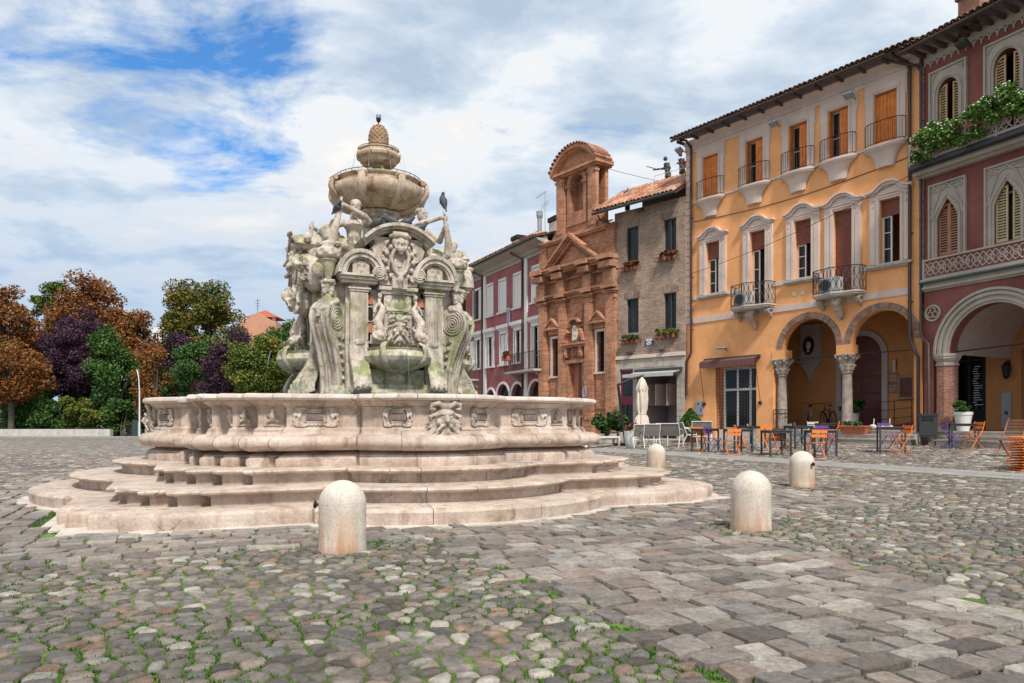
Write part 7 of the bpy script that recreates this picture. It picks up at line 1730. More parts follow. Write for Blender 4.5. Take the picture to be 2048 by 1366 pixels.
for m_, px, py, dg, lab in CH: bistro(M[m_], lab, gpl(px, py), rad(dg))
# stack of folded orange chairs at the right edge, wooden chair leaning by it
x, y, z = gp(2062, 941); f0 = None
for k in range(13):
    q = (x + random.uniform(-.02, .02), y + random.uniform(-.02, .02), z + .02 + k * .056); rz = rad(12 + random.uniform(-5, 5))
    lab = ['lowest', 'second', 'third', 'fourth', 'fifth', 'sixth', 'middle', 'sixth', 'fifth', 'fourth', 'third', 'second', 'topmost'][k] + ('' if k in (0, 6, 12) else ' from the bottom' if k < 6 else ' from the top') + ' of the folded orange chairs stacked at the right edge'
    if f0 is None:
        f0 = thing('folded_chair', lab, 'chair', q, rz, 'stack of folded orange chairs')
        for s in (-1, 1): MB().tube([(-.42, s * .20, .0), (.42, s * .20, .012)], .013, 6).build('side_frame', M['orange'], f0)
        s0 = MB().box(-.40, -.33, -.2, .2, .0, .014).build('slat', M['orange'], f0)
        for j in range(1, 8): share(s0, f0, (j * .105, 0, 0))
        for s in (-1, 1): MB().tube([(-.35, s * .17, .02), (.38, s * .17, .03)], .010, 6).build('leg', M['orange'], f0)
    else: dup(f0, q, rz, lab)
x, y, z = gp(2012, 915)
wc = thing('wooden_chair', 'brown wooden folding chair standing behind the stack of orange chairs', 'chair', (x + .15, y, z), rad(-60))
for s in (-1, 1): MB().tube([(s * .22, .3, .98), (s * .22, -.02, .45), (s * .22, -.28, 0)], .02, 6).build('side_frame', M['brownw'], wc); MB().tube([(s * .19, -.22, .45), (s * .19, .28, 0)], .018, 6).build('leg', M['brownw'], wc)
for k in range(5): MB().box(-.21, .21, -.22 + k * .09, -.15 + k * .09, .44, .46).build('seat_slat', M['brownw'], wc); MB().box(-.21, .21, .1 + k * .04, .115 + k * .04, .58 + k * .08, .64 + k * .08).build('back_slat', M['brownw'], wc)
# white armchairs with grey mesh
def armchair(px, py, dg, label, w=.29):
    t = thing('armchair', label, 'armchair', gpl(px, py), rad(dg), 'white framed armchairs with grey mesh'); fr_ = M['white']
    for s in (-1, 1):
        b = MB(); b.tube([(s * w, .22, .86), (s * w, .14, .62), (s * w, .06, .42), (s * w, -.05, .40), (s * w, -.27, .42), (s * w, -.31, .2), (s * w, -.34, .0)], .017, 7); b.build('side_frame', fr_, t)
        b = MB(); b.tube([(s * w, .16, .68), (s * (w + .03), .0, .66), (s * (w + .03), -.2, .62), (s * w, -.30, .50), (s * w, -.29, .40)], .016, 7); b.build('armrest', fr_, t)
        b = MB(); b.tube([(s * w, .05, .42), (s * w, .16, .2), (s * w, .22, .0)], .016, 7); b.build('leg', fr_, t)
    b = MB(); b.tube([(-w, .22, .86), (w, .22, .86)], .016, 7); b.tube([(-w, .12, .30), (w, .12, .30)], .012, 6); b.build('cross_bar', fr_, t)
    b = MB()
    for (y0, z0), (y1, z1) in zip([(.215, .85), (.135, .62), (.06, .43)], [(.135, .62), (.06, .43), (-.26, .425)]):
        b.add([(-w, y0, z0), (w, y0, z0), (w, y1, z1), (-w, y1, z1), (-w, y0 - .008, z0 - .008), (w, y0 - .008, z0 - .008), (w, y1 - .008, z1 - .008), (-w, y1 - .008, z1 - .008)], [(0, 1, 2, 3), (7, 6, 5, 4), (0, 3, 7, 4), (1, 5, 6, 2)])
    b.build('mesh_seat', M['mesh_g'], t); return t
armchair(1281, 896, 185, 'grey mesh armchair with its back to the square, left of the pair by the umbrella')
armchair(1302, 896, 183, 'grey mesh armchair with its back to the square, right of the pair by the umbrella')
armchair(1338, 895, 150, 'wide grey mesh seat turned sideways in the middle of the white lounge set', .42)
armchair(1372, 892, 95, 'grey mesh armchair facing left just before the conical shrub')
armchair(1403, 889, 170, 'pale mesh armchair half hidden behind the leftmost dark cafe table', .36)
x, y, z = gp(1316, 891); t = thing('lounge_table', 'low white lounge table between the mesh armchairs', 'table', (x, y, z), rad(10))
MB().box(-.3, .3, -.3, .3, .42, .45).build('table_top', M['white'], t)
for sx_ in (-1, 1):
    for sy in (-1, 1): MB().box(sx_ * .27 - .015, sx_ * .27 + .015, sy * .27 - .015, sy * .27 + .015, 0, .42).build('leg', M['white'], t)
# long white bench
A = Vector(gp(1172, 899)); Bq = Vector(gp(1239, 893)); d = Bq - A; a = math.atan2(d.y, d.x); L = d.length
t = thing('bench', 'long plain white bench between the fountain and the shrubs', 'bench', tuple(A), a)
MB().box(-.05, L + .1, 0, .52, .42, .48).build('seat', M['white'], t, bevel=.006)
for x in (0, L):
    for y in (.03, .45): MB().box(x - .04, x + .04, y - .035, y + .035, 0, .42).build('leg', M['white'], t)
MB().box(.04, L - .04, .2, .26, .36, .42).build('rail', M['white'], t)

# ------------------------------------------------------------------ foliage
def leaf_mesh(pts, size, rng, up=.35, name='crown', mat=None, parent=None, long=1.5):
    """one small leaf-shaped face per point"""
    n = len(pts); c = np.asarray(pts)
    a = rng.normal(size=(n, 3)); a[:, 2] *= .6; a /= np.linalg.norm(a, axis=1)[:, None]
    b = rng.normal(size=(n, 3)); b[:, 2] += up; b -= (b * a).sum(1)[:, None] * a; b /= np.linalg.norm(b, axis=1)[:, None]
    s = size * rng.uniform(.6, 1.3, n)[:, None]
    v = np.stack([c - a * s * long / 2, c + b * s * .5, c + a * s * long / 2, c - b * s * .5], 1).reshape(-1, 3)
    me = bpy.data.meshes.new(name); me.vertices.add(4 * n); me.vertices.foreach_set('co', v.ravel())
    me.loops.add(4 * n); me.loops.foreach_set('vertex_index', np.arange(4 * n)); me.polygons.add(n)
    me.polygons.foreach_set('loop_start', np.arange(0, 4 * n, 4)); me.polygons.foreach_set('loop_total', np.full(n, 4)); me.update(); me.validate()
    me.materials.append(mat); return link(name, me, parent)
def clumps(rng, c, r, k, cr, flat=.85):
    """centres of leaf clumps through and on an uneven ellipsoid"""
    out = []
    for _ in range(k):
        d = rng.normal(size=3); d /= np.linalg.norm(d); q = rng.uniform(.35, 1.0) ** .5
        out.append((np.array(c) + d * np.array(r) * q * rng.uniform(.85, 1.12), cr * rng.uniform(.6, 1.3)))
    return out
def fill(rng, cl, n):
    P = []
    w = np.array([r ** 2 for _, r in cl]); cnt = np.maximum(8, (n * w / w.sum()).astype(int))
    for (c, r), m in zip(cl, cnt):
        d = rng.normal(size=(m, 3)); d /= np.linalg.norm(d, axis=1)[:, None]; P.append(c + d * (rng.uniform(0, 1, m)[:, None] ** .45) * r * np.array([1, 1, .75]))
    return np.concatenate(P)
def tree(px, pb, pt, wpx, Z, mat, label, seed, n=9000, leaf=.22, clump=1.1, k=46, base=.25, group='trees beyond the low wall', name='tree', cat='tree', lobes=None):
    """crown spans photo rows pt..pb, wpx wide, at distance Z"""
    rng = np.random.default_rng(seed); s = Z / F_PX; X = (px - 1024) * s; zt = EYE + (HORIZON - pt) * s; zb = max(.2, EYE + (HORIZON - pb) * s); w = wpx * s / 2
    t = thing(name, label, cat, (X, Z, 0), 0, group)
    H = zt - zb; cl = []
    L_ = lobes or [(0, .5, 1, 1)]
    for lx, lz, sw, sh in L_: cl += clumps(rng, (lx * w, 0, zb + H * lz), (w * sw * .88, min(w, 3.2) * sw * .9, H * .46 * sh), max(6, int(k * sw * sh)), clump)
    P = fill(rng, cl, n); P = P[P[:, 2] > .05]
    cr = leaf_mesh(P, leaf, rng, mat=mat, parent=t)
    b = MB(); r0 = .05 + .018 * zt; b.tube([(0, 0, -.1), (.05, 0, zb + H * .15), (-.05, 0, zb + H * .5), (0, 0, zb + H * .85)], [r0 * 1.3, r0, r0 * .6, r0 * .15], 9); b.build('trunk', M['bark'], t, smooth=True)
    for j in range(7):
        c, _ = cl[j * len(cl) // 7]; z0 = zb + H * rng.uniform(.0, .35); b = MB(); b.tube([(0, 0, z0), ((c[0]) * .5, c[1] * .5, (z0 + c[2]) / 2 + .2), tuple(c)], [r0 * .5, r0 * .3, r0 * .08], 6); b.build('limb', M['bark'], t)
    return t
TREES = [
 (5, 800, 548, 130, 57, 'lf_rust', 'rusty orange horse chestnut cut by the left edge of the picture', 1, 9000, .26, 1.3, 40, None),
 (178, 800, 545, 190, 68, 'lf_rust', 'tallest rusty orange tree behind the purple plum', 2, 13000, .28, 1.5, 52, [(0, .45, 1, .95), (.05, .72, .62, .6), (-.6, .45, .5, .6)]),
 (95, 790, 556, 110, 72, 'lf_yg', 'thin green tree top between the two orange trees at the left', 3, 5000, .24, 1.0, 30, [(0, .5, .8, .9), (.2, .85, .3, .35)]),
 (262, 830, 600, 105, 64, 'lf_rust', 'slender orange-brown tree left of the gap with the cream house', 4, 8000, .25, 1.2, 36, None),
 (160, 800, 618, 135, 58, 'lf_purple', 'large dark purple plum tree behind the green hedge', 5, 13000, .17, 1.1, 50, [(0, .38, 1, .85), (.0, .75, .55, .55)]),
 (95, 800, 660, 110, 61, 'lf_purple', 'broad brownish plum tree left of the large purple one', 21, 8000, .17, 1.1, 40, None),
 (22, 812, 690, 130, 52, 'lf_rust', 'low orange maple in front, far left, above the hedge', 6, 8000, .20, 1.0, 40, None),
 (235, 865, 655, 115, 57, 'lf_green', 'dense green laurel tree right of the purple plum', 7, 10000, .19, 1.1, 44, [(0, .5, 1, 1), (-.2, .78, .6, .5)]),
 (310, 850, 690, 75, 55, 'lf_rust', 'small orange shrubby tree before the cream house', 8, 3500, .2, .8, 26, None),
 (365, 800, 578, 100, 66, 'lf_mix', 'left of the two tall green and orange chestnuts', 9, 9000, .25, 1.3, 40, [(0, .45, 1, 1), (0, .8, .7, .5)]),
 (430, 800, 574, 112, 65, 'lf_mix', 'right of the two tall green and orange chestnuts', 10, 10000, .25, 1.3, 42, [(0, .45, 1, 1), (-.1, .82, .6, .45)]),
 (385, 860, 668, 110, 56, 'lf_green', 'green shrubby tree below the chestnuts', 11, 9000, .19, 1.0, 40, None),
 (355, 790, 665, 70, 60, 'lf_purple', 'small purple tree between the chestnuts and the green shrub', 12, 5000, .17, .9, 26, None),
 (447, 860, 664, 90, 54, 'lf_purple', 'dark plum tree beside the fountain rim', 13, 9000, .17, 1.0, 40, [(-.1, .4, .9, .9), (.4, .8, .8, .4)]),
 (520, 860, 648, 120, 52, 'lf_yg', 'green and yellow tree just left of the fountain tower', 14, 10000, .2, 1.1, 44, None),
 (575, 850, 625, 120, 62, 'lf_green', 'bright green tree behind the fountain tower', 15, 9000, .22, 1.2, 40, None),
]
for px, pb, pt, w, Z, mt, lab, sd, n, lf, cl_, k, lob in TREES: tree(px, pb, pt, w, Z, M[mt], lab, sd, int(n * 2.5), lf * .60, cl_ * .78, int(k * 1.45), lobes=lob)
def bush(px, pb, pt, wpx, Z, mat, label, seed, n=4500, leaf=.14, clump=.6, k=26):
    rng = np.random.default_rng(seed); s = Z / F_PX; X = (px - 1024) * s; zt = EYE + (HORIZON - pt) * s; w = wpx * s / 2
    t = thing('bush', label, 'bush', (X, Z, 0), 0, 'clipped bushes along the low wall')
    cl = clumps(rng, (0, 0, zt * .5), (w * .85, 1.1, zt * .42), k, clump); P = fill(rng, cl, n * 2); P = P[P[:, 2] > .02]; leaf_mesh(P, leaf * .85, rng, name='foliage', mat=mat, parent=t)
    for j in range(4): x0 = rng.uniform(-.4, .4) * w; MB().tube([(x0, 0, -.05), (x0 * 1.3, 0, zt * .3), (x0 * 1.8, .1, zt * .6)], [.06, .045, .02], 6).build('stem', M['bark'], t)
bush(50, 862, 788, 100, 54, M['lf_green'], 'dark green bush at the far left end of the hedge', 31); bush(105, 866, 792, 100, 53.5, M['lf_green'], 'green bush in the left middle of the hedge', 32)
bush(165, 866, 784, 95, 54, M['lf_yg'], 'yellow-green bush at the right end of the hedge', 33); bush(237, 868, 795, 58, 55, M['lf_green'], 'round green bush with orange leaves standing alone by the road', 34, 3500); bush(222, 868, 780, 50, 57, M['lf_green'], 'dark bush in the gap behind the round one', 35, 3000)
bush(5, 866, 745, 90, 58, M['lf_green'], 'dark evergreen mass behind the far left of the hedge', 36, 7000, .24); bush(130, 862, 735, 150, 59, M['lf_green'], 'dark evergreen mass behind the middle of the hedge', 37, 9000, .26); bush(300, 866, 810, 70, 58, M['lf_green'], 'dark low bush behind the street lamp', 38, 3000)
# low concrete wall with coping joints, lamp post, hut
lw = thing('low_wall', 'long low pale concrete wall in front of the hedge', 'wall', (-40.0, 50.5, 0), 0)
for k in range(6):
    x0 = 0 + k * 2.82 + (0 if k else 0); MB().box(x0 + .01, min(x0 + 2.81, 12.0), 0, .4, 0, .60).build('wall_block', M['concrete'], lw) if x0 < 12 else None
MB().box(-20, 40, -.9, -.6, 0, .12).build('kerb', M['slabs'], lw)
lp = thing('street_lamp', 'thin white street lamp with a curved top by the left end of the fountain', 'street lamp', ((279 - 1024) / F_PX * 50, 50, 0), 0)
MB().tube([(0, 0, 0), (0, 0, 3.2), (-.02, 0, 3.6)], [.06, .045, .04], 8).build('pole', M['white'], lp, smooth=True); MB().tube([(-.02, 0, 3.55), (-.05, 0, 4.1), (-.16, 0, 4.7)], [.04, .035, .05], 8).build('curved_arm', M['white'], lp, smooth=True)
sb_ = thing('traffic_signboard', 'dark and teal panel at the foot of the street lamp', 'sign', ((272 - 1024) / F_PX * 51, 51, 0), 0); MB().box(-.28, .1, 0, .1, 0, 1.25).build('dark_panel', M['darkmetal'], sb_); MB().box(.12, .3, 0, .06, 0, 1.1).build('teal_panel', plain('teal_panel', (.12, .30, .32), .5), sb_)
def house(px0, px1, pt, pb, Z, mat, label, roof=True, wins=(), rmat=M['tile'], hip=.8, depth=6):
    s = Z / F_PX; x0 = (px0 - 1024) * s; w = (px1 - px0) * s; h = EYE + (HORIZON - pt) * s; t = thing('house', label, 'house', (x0, Z, 0), 0)
    wall(MB(), 0, w, 0, h, [(a * w, b_ * w, c * h, d_ * h, 0) for a, b_, c, d_ in wins], .2).build('wall', mat, t); b = MB(); shell_back(b, 0, w, 0, h, depth); b.add([(0, 1, 0), (w, 1, 0), (w, 1, h), (0, 1, h)], [(0, 1, 2, 3)]) ; b.build('side_wall', mat, t)
    for a, b_, c, d_ in wins: glazing(t, a * w, b_ * w, c * h, d_ * h, .12, M['dirtywhite'], 1, 1)
    if roof: e = .5; MB().add([(-e, -e, h), (w + e, -e, h), (w + e, depth, h), (-e, depth, h), (w * .5, depth / 2, h + hip), (w * .5, depth / 2, h + hip)], [(0, 1, 4), (1, 2, 4), (2, 3, 4), (3, 0, 4), (0, 3, 2, 1)]).build('roof', rmat, t)
    return t
house(296, 362, 690, 860, 82, plaster('peach_stucco', (.72, .42, .24), .06), 'cream and peach house seen through the gap in the trees', False, [(.35, .5, .45, .6), (.7, .85, .45, .6), (.35, .5, .1, .3)])
t2 = house(302, 352, 655, 700, 86, M['whitepaint'], 'white upper storey behind the peach house, between the trees', False, [(.1, .3, .86, .95), (.4, .6, .86, .95), (.7, .9, .86, .95)])
tile_r = plain('bright_terracotta_roof', (.36, .10, .05), .8, var=.2)
tw_ = house(478, 552, 646, 700, 92, plaster('salmon_stucco', (.50, .26, .17), .1), 'salmon house with a red pyramid tower roof beyond the trees', False)
s = 92 / F_PX; h = EYE + (HORIZON - 646) * s; w = 74 * s
MB().add([(0, 0, h), (w, 0, h), (w * .5, 0, h + 1.3), (0, 6, h), (w, 6, h), (w * .5, 6, h + 1.3)], [(0, 1, 2), (3, 5, 4), (0, 2, 5, 3), (1, 4, 5, 2)]).build('gable', plain('salmon_gable', (.50, .26, .17), .9), tw_)
MB().add([(.4 , 1, h + .9), (w - .1, 1, h + .9), (w - .1, 5, h + .9), (.4, 5, h + .9), (w * .5, 3, h + 2.1)], [(0, 1, 4), (1, 2, 4), (2, 3, 4), (3, 0, 4), (3, 2, 1, 0)]).build('tower_roof', tile_r, tw_)
for x in (.9, w * .5, w - .8): MB().box(x - .2, x + .2, 1.4, 1.8, h - .5, h + .9).build('tower_pier', M['cream'], tw_)
MB().tube([(w * .28, 3, h + .9), (w * .28, 3, h + 3.6)], .035, 5).build('antenna_mast', M['darkmetal'], tw_)
for k in range(3): MB().tube([(w * .28 - .3, 3, h + 2.6 + k * .35), (w * .28 + .3, 3, h + 2.7 + k * .35)], .025, 4).build('antenna_element', M['darkmetal'], tw_)
house(-60, 26, 818, 860, 60, plaster('rose_garden_wall', (.50, .24, .17), .1), 'low pinkish building at the far left behind the hedge', True, hip=.3)
# a second line of trees so the square is closed at the left, beyond the frame as well
for i, (px, Z, mt, lab) in enumerate([(-120, 60, 'lf_mix', 'green and orange tree beyond the left edge'), (-260, 62, 'lf_green', 'green tree farther beyond the left edge'), (640, 66, 'lf_green', 'green tree wholly behind the fountain tower'), (720, 70, 'lf_mix', 'turning tree behind the middle of the fountain')]): tree(px, 850, 600 if i < 2 else 650, 170, Z, M[mt], lab, 50 + i, 6000, .28, 1.3, 34)

# potted plants, shrubs
def shrub(t, rng, c, r, n, leaf, mat, k=16, cl=.2, name='foliage'): P = fill(rng, clumps(rng, c, r, k, cl), n); return leaf_mesh(P, leaf, rng, name=name, mat=mat, parent=t)
rng = np.random.default_rng(77)
for px, py, lab, r in ((1215, 887, 'bushy oleander in a dark trough right of the church door', .55), (1233, 884, 'second oleander beside the umbrella post', .42)):
    x, y, z = gp(px, py); t = thing('potted_shrub', lab, 'potted plant', (x, y, z), 0, 'oleanders beside the umbrella'); MB().box(-.36, .36, -.18, .18, 0, .42).build('trough', M['steps'], t, bevel=.01); shrub(t, rng, (0, 0, .88), (r * 1.1, .42, .50), 3600, .075, M['lf_green'], 22, .16)
x, y, z = gp(1381, 885); t = thing('potted_shrub', 'dense conical dark green shrub before the corner of the yellow house', 'potted plant', (x, y, z), 0)
MB().lathe([(.20, 0), (.26, .36), (.28, .40), (.24, .40)], 18).build('pot', M['terracotta'], t, smooth=True); P = []
for _ in range(5600): a = rng.uniform(0, 2 * PI); h = rng.uniform(0, 1) ** 1.3; r = .56 * (1 - h ** 1.6) * rng.uniform(.75, 1.05) + .03; P.append((r * math.cos(a), r * math.sin(a), .32 + h * 1.02))
leaf_mesh(np.array(P), .06, rng, name='foliage', mat=M['lf_green'], parent=t)
x, y, z = gp(1262, 893); t = thing('flower_pot', 'tall pale pot with reddish flowers right of the umbrella post', 'potted plant', (x, y, z), 0)
MB().lathe([(.17, 0), (.23, .1), (.26, .35), (.27, .56), (.28, .60), (.24, .60), (.23, .5)], 22).build('pot', M['dirtywhite'], t, smooth=True); shrub(t, rng, (0, 0, .74), (.22, .22, .14), 700, .06, M['lf_box'], 12, .09)
x, y, z = gp(1928, 893); X_, Y_, Z_ = RW(1.35, -.02, .87); t = thing('flower_pot', 'tall white pot with a bright green plant on the palace steps', 'potted plant', (X_, Y_, .87), 0)
MB().lathe([(.17, 0), (.25, .50), (.27, .51), (.27, .60), (.23, .60), (.22, .5)], 24).build('pot', M['white'], t, smooth=True); shrub(t, rng, (0, 0, .74), (.27, .27, .16), 1500, .05, M['lf_green'], 16, .10)
X_, Y_, Z_ = YW(7.45, -.10, .87); X_, Y_, Z_ = YW(7.62, -.42, .73)
t = thing('planter_box', 'long terracotta planter with green plants on the arcade steps', 'planter', (X_, Y_, .73), AY)
b = MB(); b.add([(-.42, -.12, 0), (.42, -.12, 0), (.42, .12, 0), (-.42, .12, 0), (-.48, -.17, .26), (.48, -.17, .26), (.48, .17, .26), (-.48, .17, .26)], [(0, 1, 5, 4), (1, 2, 6, 5), (2, 3, 7, 6), (3, 0, 4, 7), (3, 2, 1, 0), (4, 5, 6, 7)]); b.build('trough', M['terracotta'], t); MB().box(-.50, .50, -.19, .19, .23, .29).build('rim', M['terracotta'], t, bevel=.01)
shrub(t, rng, (0, 0, .36), (.42, .15, .08), 1400, .05, M['lf_green'], 20, .08)
t = thing('stone_heap', 'small heap of pale stones with stick lights beside the terracotta planter', 'stones', YW(8.35, -.05, .87), AY)
for k in range(7): MB().ball((random.uniform(-.35, .35), random.uniform(-.08, .08), .06 + .05 * (k % 2)), (random.uniform(.09, .16), .09, random.uniform(.06, .10)), 8, 6).build('stone', M['marble_pale'], t, smooth=True)
for x in (-.25, .3): MB().tube([(x, 0, 0), (x + .03, 0, .40)], .018, 6).build('stick_light', M['white'], t)
t = thing('potted_shrub', 'green shrub in a tall white pot behind the middle column', 'potted plant', YW(6.35, 1.9, .87), AY)
MB().lathe([(.13, 0), (.18, .62), (.15, .62)], 16).build('pot', M['white'], t, smooth=True); shrub(t, rng, (-.1, 0, .85), (.48, .25, .25), 1800, .07, M['lf_green'], 18, .14)
# flower boxes on the palace balcony
for k, (x0, x1, z1, lab) in enumerate([(.25, 1.80, 10.55, 'trailing white-flowered plants on the left end of the palace balcony'), (1.90, 3.7, 10.80, 'tall mass of white-flowered plants at the right of the palace balcony'), (3.8, 5.8, 10.6, 'white-flowered plants on the palace balcony beyond the right edge')]):
    t = thing('flower_box', lab, 'flower box', RW(0, 0, 0), AR, 'flower boxes on the palace balcony'); MB().box(x0 + .1, x1 - .1, -.82, -.62, 10.05, 10.25).build('box', M['terracotta'], t)
    w = (x1 - x0) / 2; cx_ = (x0 + x1) / 2; cl = clumps(rng, (cx_, -.78, (z1 + 9.85) / 2), (w * .98, .32, (z1 - 9.85) / 2 * .95), 40, .25) + clumps(rng, (cx_ - w * .7, -.82, 9.70), (.35, .15, .25), 8, .15)
    P = fill(rng, cl, 9500); leaf_mesh(P, .066, rng, name='foliage', mat=M['lf_bright'], parent=t)
    Q = P[(P[:, 1] < -.88) | (P[:, 2] > z1 - .25)]; Q = Q[rng.permutation(len(Q))[:210]] + np.array([0, -.03, .02]); b = MB()
    for q in Q: b.ball(tuple(q), (.028, .028, .022), 5, 3)
    b.build('white_flowers', M['petal'], t)['kind'] = 'stuff'
# window boxes of the brick house
for x, z, dead, lab in ((.98, 8.45, True, 'reddish flower box under the upper left window of the brick house'), (3.05, 8.60, True, 'red flower box under the upper right window of the brick house'), (1.0, 5.02, False, 'green flower box with pots under the lower left window of the brick house'), (3.0, 5.10, False, 'green flower box with pots under the lower right window of the brick house')):
    t = thing('flower_box', lab, 'flower box', KW(x, -.16, z), AK, 'flower boxes of the brick house')
    for k in range(4):
        MB().lathe([(.07, -.20), (.10, 0), (.08, 0)], 10, -.40 + k * .26, 0).build('pot', M['terracotta'], t)
    iron_rail(MB(), [(-.55, .14), (-.55, -.13), (.52, -.13), (.52, .14)], -.21, -.03, .2, .008, .01).build('holder', M['iron'], t)
    shrub(t, rng, (0, -.02, .10), (.62 if not dead else .55, .16, .10), 1100, .07, M['lf_box'] if dead else M['lf_yg'], 16, .11)
t = thing('flower_box', 'small red flower box on the iron balcony of the rose house', 'flower box', MW(7.6, -.85, 4.85), AM); MB().box(-.35, .35, -.12, .12, -.2, .05).build('box', M['terracotta'], t); shrub(t, rng, (0, 0, .15), (.4, .2, .16), 500, .09, M['lf_box'], 10, .12)
t = thing('roof_garden', 'green roof garden plants behind the railing at the left end of the rose house roof', 'plants', MW(1.2, 4.2, 12.3), AM); shrub(t, rng, (0, 0, .6), (2.4, .5, .7), 2600, .15, M['lf_green'], 26, .4); MB().box(-2.4, 2.4, -.3, .3, -.6, .15).build('planter', M['concrete'], t)
# cantilever umbrella, folded
x, y, z = gp(1250, 890); um = thing('cantilever_umbrella', 'folded cream cantilever umbrella on a leaning black post', 'umbrella', (x, y, z), 0); s = y / F_PX; k_ = lambda px, py: ((px - 1250) * s, 0, (890 - py) * s)
MB().tube([k_(1251, 888), k_(1244, 835), k_(1236, 768)], .055, 8).build('post', M['iron'], um); MB().tube([k_(1236, 770), k_(1262, 758), k_(1287, 751)], [.05, .045, .035], 8).build('arm', M['iron'], um); MB().box(-.45, .45, -.45, .45, 0, .07).build('base', M['iron'], um)
cx_, _, _ = k_(1284, 0); zt = k_(0, 755)[2]; zb = .42; fold = lambda a, zz: 1 + .16 * math.cos(8 * a + zz * 1.5) + .05 * math.cos(17 * a)
b = MB(); H = zt - zb; b.lathe([(.26 , zb), (.30, zb + .10 * H), (.22, zb + .30 * H), (.14, zb + .36 * H), (.19, zb + .45 * H), (.21, zb + .62 * H), (.19, zb + .76 * H), (.17, zb + .80 * H), (.15, zb + .86 * H), (.10, zb + .95 * H), (.03, zt)], 48, cx_, 0, mod=fold)
b.build('canopy', M['fabric'], um, smooth=True); b = MB(); b.lathe([(.20, zb + .76 * H), (.23, zb + .80 * H), (.12, zb + .95 * H), (.02, zt + .02)], 24, cx_, 0, mod=lambda a, zz: 1 + .12 * math.cos(6 * a)); b.build('vent_cap', M['fabric'], um, smooth=True); MB().tube([(cx_ + .15 * math.cos(a), .15 * math.sin(a), zb + .36 * H) for a in np.linspace(0, 2 * PI, 17)[:-1]], .02, 6, close=True).build('tie_strap', M['beige'], um); MB().tube([(cx_, 0, zb - .1), (cx_, 0, zt)], .02, 6).build('mast', M['iron'], um)
# litter bin
x, y, z = gp(1857, 893); lb = thing('litter_bin', 'grey metal litter bin on legs between the two arcades', 'bin', (x, y, z), AY * .7)
b = MB(); b.box(-.24, .24, -.17, .17, .30, .98); b.build('body', M['darkmetal'], lb, bevel=.01); MB().box(-.26, .26, -.19, .19, .98, 1.03).build('lid', M['darkmetal'], lb); MB().box(-.17, .17, -.185, -.171, .82, .94).build('slot', M['dark'], lb); MB().box(-.21, .21, -.18, -.171, .36, .76).build('door', M['darkmetal'], lb, bevel=.004)
for s in (-1, 1):
    MB().box(s * .20 - .02, s * .20 + .02, -.15, .15, 0, .30).build('leg', M['darkmetal'], lb); MB().ball((s * .22, 0, 1.06), .03, 8, 6).build('knob', M['darkmetal'], lb)
# iron hoop rack on the left column
t = thing('column_guard', 'iron hoop guard around the foot of the left arcade column', 'guard', YW(4.32, .0, .32), AY)
for z in (.55, 1.15, 1.30): MB().tube([(.30 * math.cos(a), .22 + .30 * math.sin(a), z) for a in np.linspace(0, 2 * PI, 17)[:-1]], .018, 5, close=True).build('hoop', M['iron'], t)
for a in (-.6, -1.6, -2.5): MB().tube([(.30 * math.cos(a), .22 + .30 * math.sin(a), .3), (.30 * math.cos(a), .22 + .30 * math.sin(a), 1.3)], .014, 5).build('bar', M['iron'], t)
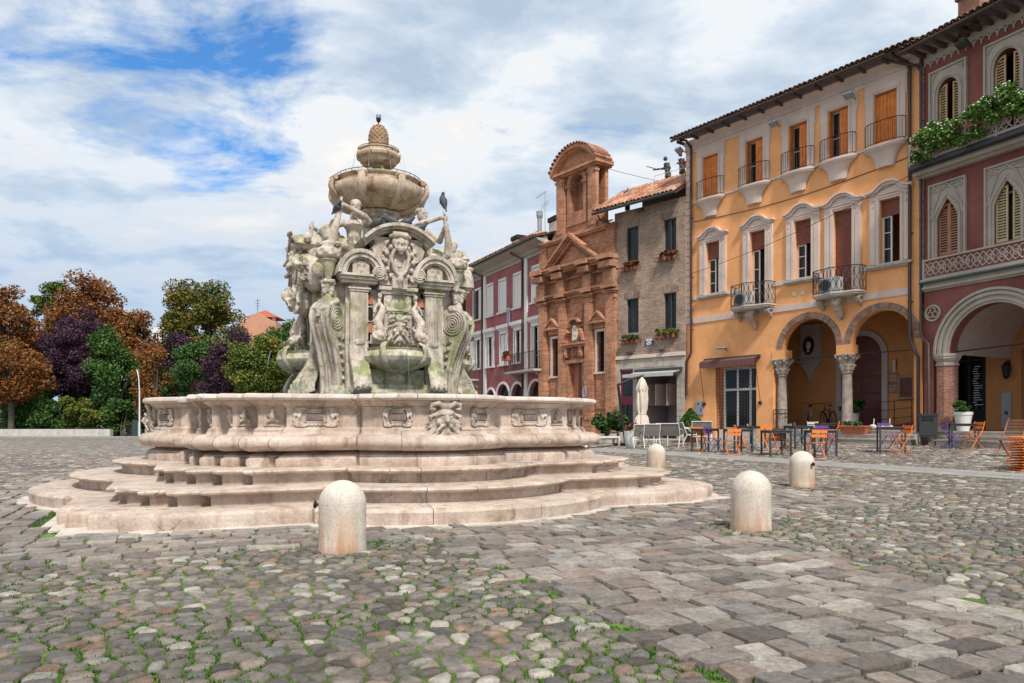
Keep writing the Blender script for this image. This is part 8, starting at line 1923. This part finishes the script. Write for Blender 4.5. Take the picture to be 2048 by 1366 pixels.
# bicycles
def bicycle(loc, rz, label, fm, lean=.06):
    t = thing('bicycle', label, 'bicycle', loc, rz, 'bicycles under the left arch'); R_ = .335; wb = .52
    for s, nm in ((-1, 'rear_wheel'), (1, 'front_wheel')):
        c = (s * wb, 0, R_); w = MB().tube([(c[0] + R_ * math.cos(a), 0, c[2] + R_ * math.sin(a)) for a in np.linspace(0, 2 * PI, 33)[:-1]], .020, 7, close=True).build(nm, M['iron'], t, smooth=True)
        MB().tube([(c[0] + .31 * math.cos(a), 0, c[2] + .31 * math.sin(a)) for a in np.linspace(0, 2 * PI, 25)[:-1]], .008, 5, close=True).build('rim', M['greymetal'], w)
        b = MB()
        for k in range(12): a = k * PI / 6; b.tube([(c[0], 0, c[2]), (c[0] + .31 * math.cos(a), 0, c[2] + .31 * math.sin(a))], .0025, 3)
        b.build('spokes', M['greymetal'], w)
        MB().tube([(c[0] + .365 * math.cos(a), 0, c[2] + .365 * math.sin(a)) for a in np.linspace(rad(20), rad(150), 12)], .018, 5).build('mudguard', fm, w)
    BB = (-.05, 0, .30); ST = (-.20, 0, .80); HT = (.36, 0, .82); HB = (.40, 0, .66); b = MB()
    b.tube([BB, ST], .017, 7); b.tube([BB, HB], .020, 7); b.tube([(-.17, 0, .70), HT], .016, 7); b.tube([BB, (-wb, 0, R_)], .011, 6); b.tube([(-.18, 0, .72), (-wb, 0, R_)], .011, 6); b.tube([HT, HB], .02, 7); b.build('frame', fm, t, smooth=True)
    b = MB(); b.tube([HB, (.46, 0, .50), (wb, 0, R_)], .014, 6); b.build('fork', fm, t); b = MB(); b.tube([(.35, 0, .80), (.33, 0, 1.0)], .014, 6); b.tube([(.22, -.29, 1.02), (.32, -.15, 1.04), (.35, 0, 1.0), (.32, .15, 1.04), (.22, .29, 1.02)], .012, 6); b.build('handlebar', M['iron'], t)
    b = MB(); b.tube([ST, (-.22, 0, .90)], .013, 6); b.build('seat_post', M['greymetal'], t); b = MB(); b.ball((-.27, 0, .93), (.13, .085, .035), 10, 6); b.ball((-.13, 0, .93), (.08, .03, .025), 8, 5); b.build('saddle', M['iron'], t, smooth=True)
    b = MB(); b.tube([(-.05, -.05, .30), (-.05, .05, .30)], .07, 14); b.tube([(-.05, -.06, .30), (.05, -.08, .16)], .012, 5); b.tube([(-.05, .06, .30), (-.15, .08, .44)], .012, 5); b.build('crank', M['iron'], t)
    t.rotation_euler = (lean, 0, rz); return t
bicycle(YW(4.55, 1.7, .87), AY + 2.2, 'bicycle with a grey frame under the left arch, left one of two', M['greymetal']); bicycle(YW(5.25, 2.0, .87), AY + 2.45, 'black bicycle with a white-tipped front mudguard, right one of two', M['iron'], -.07)
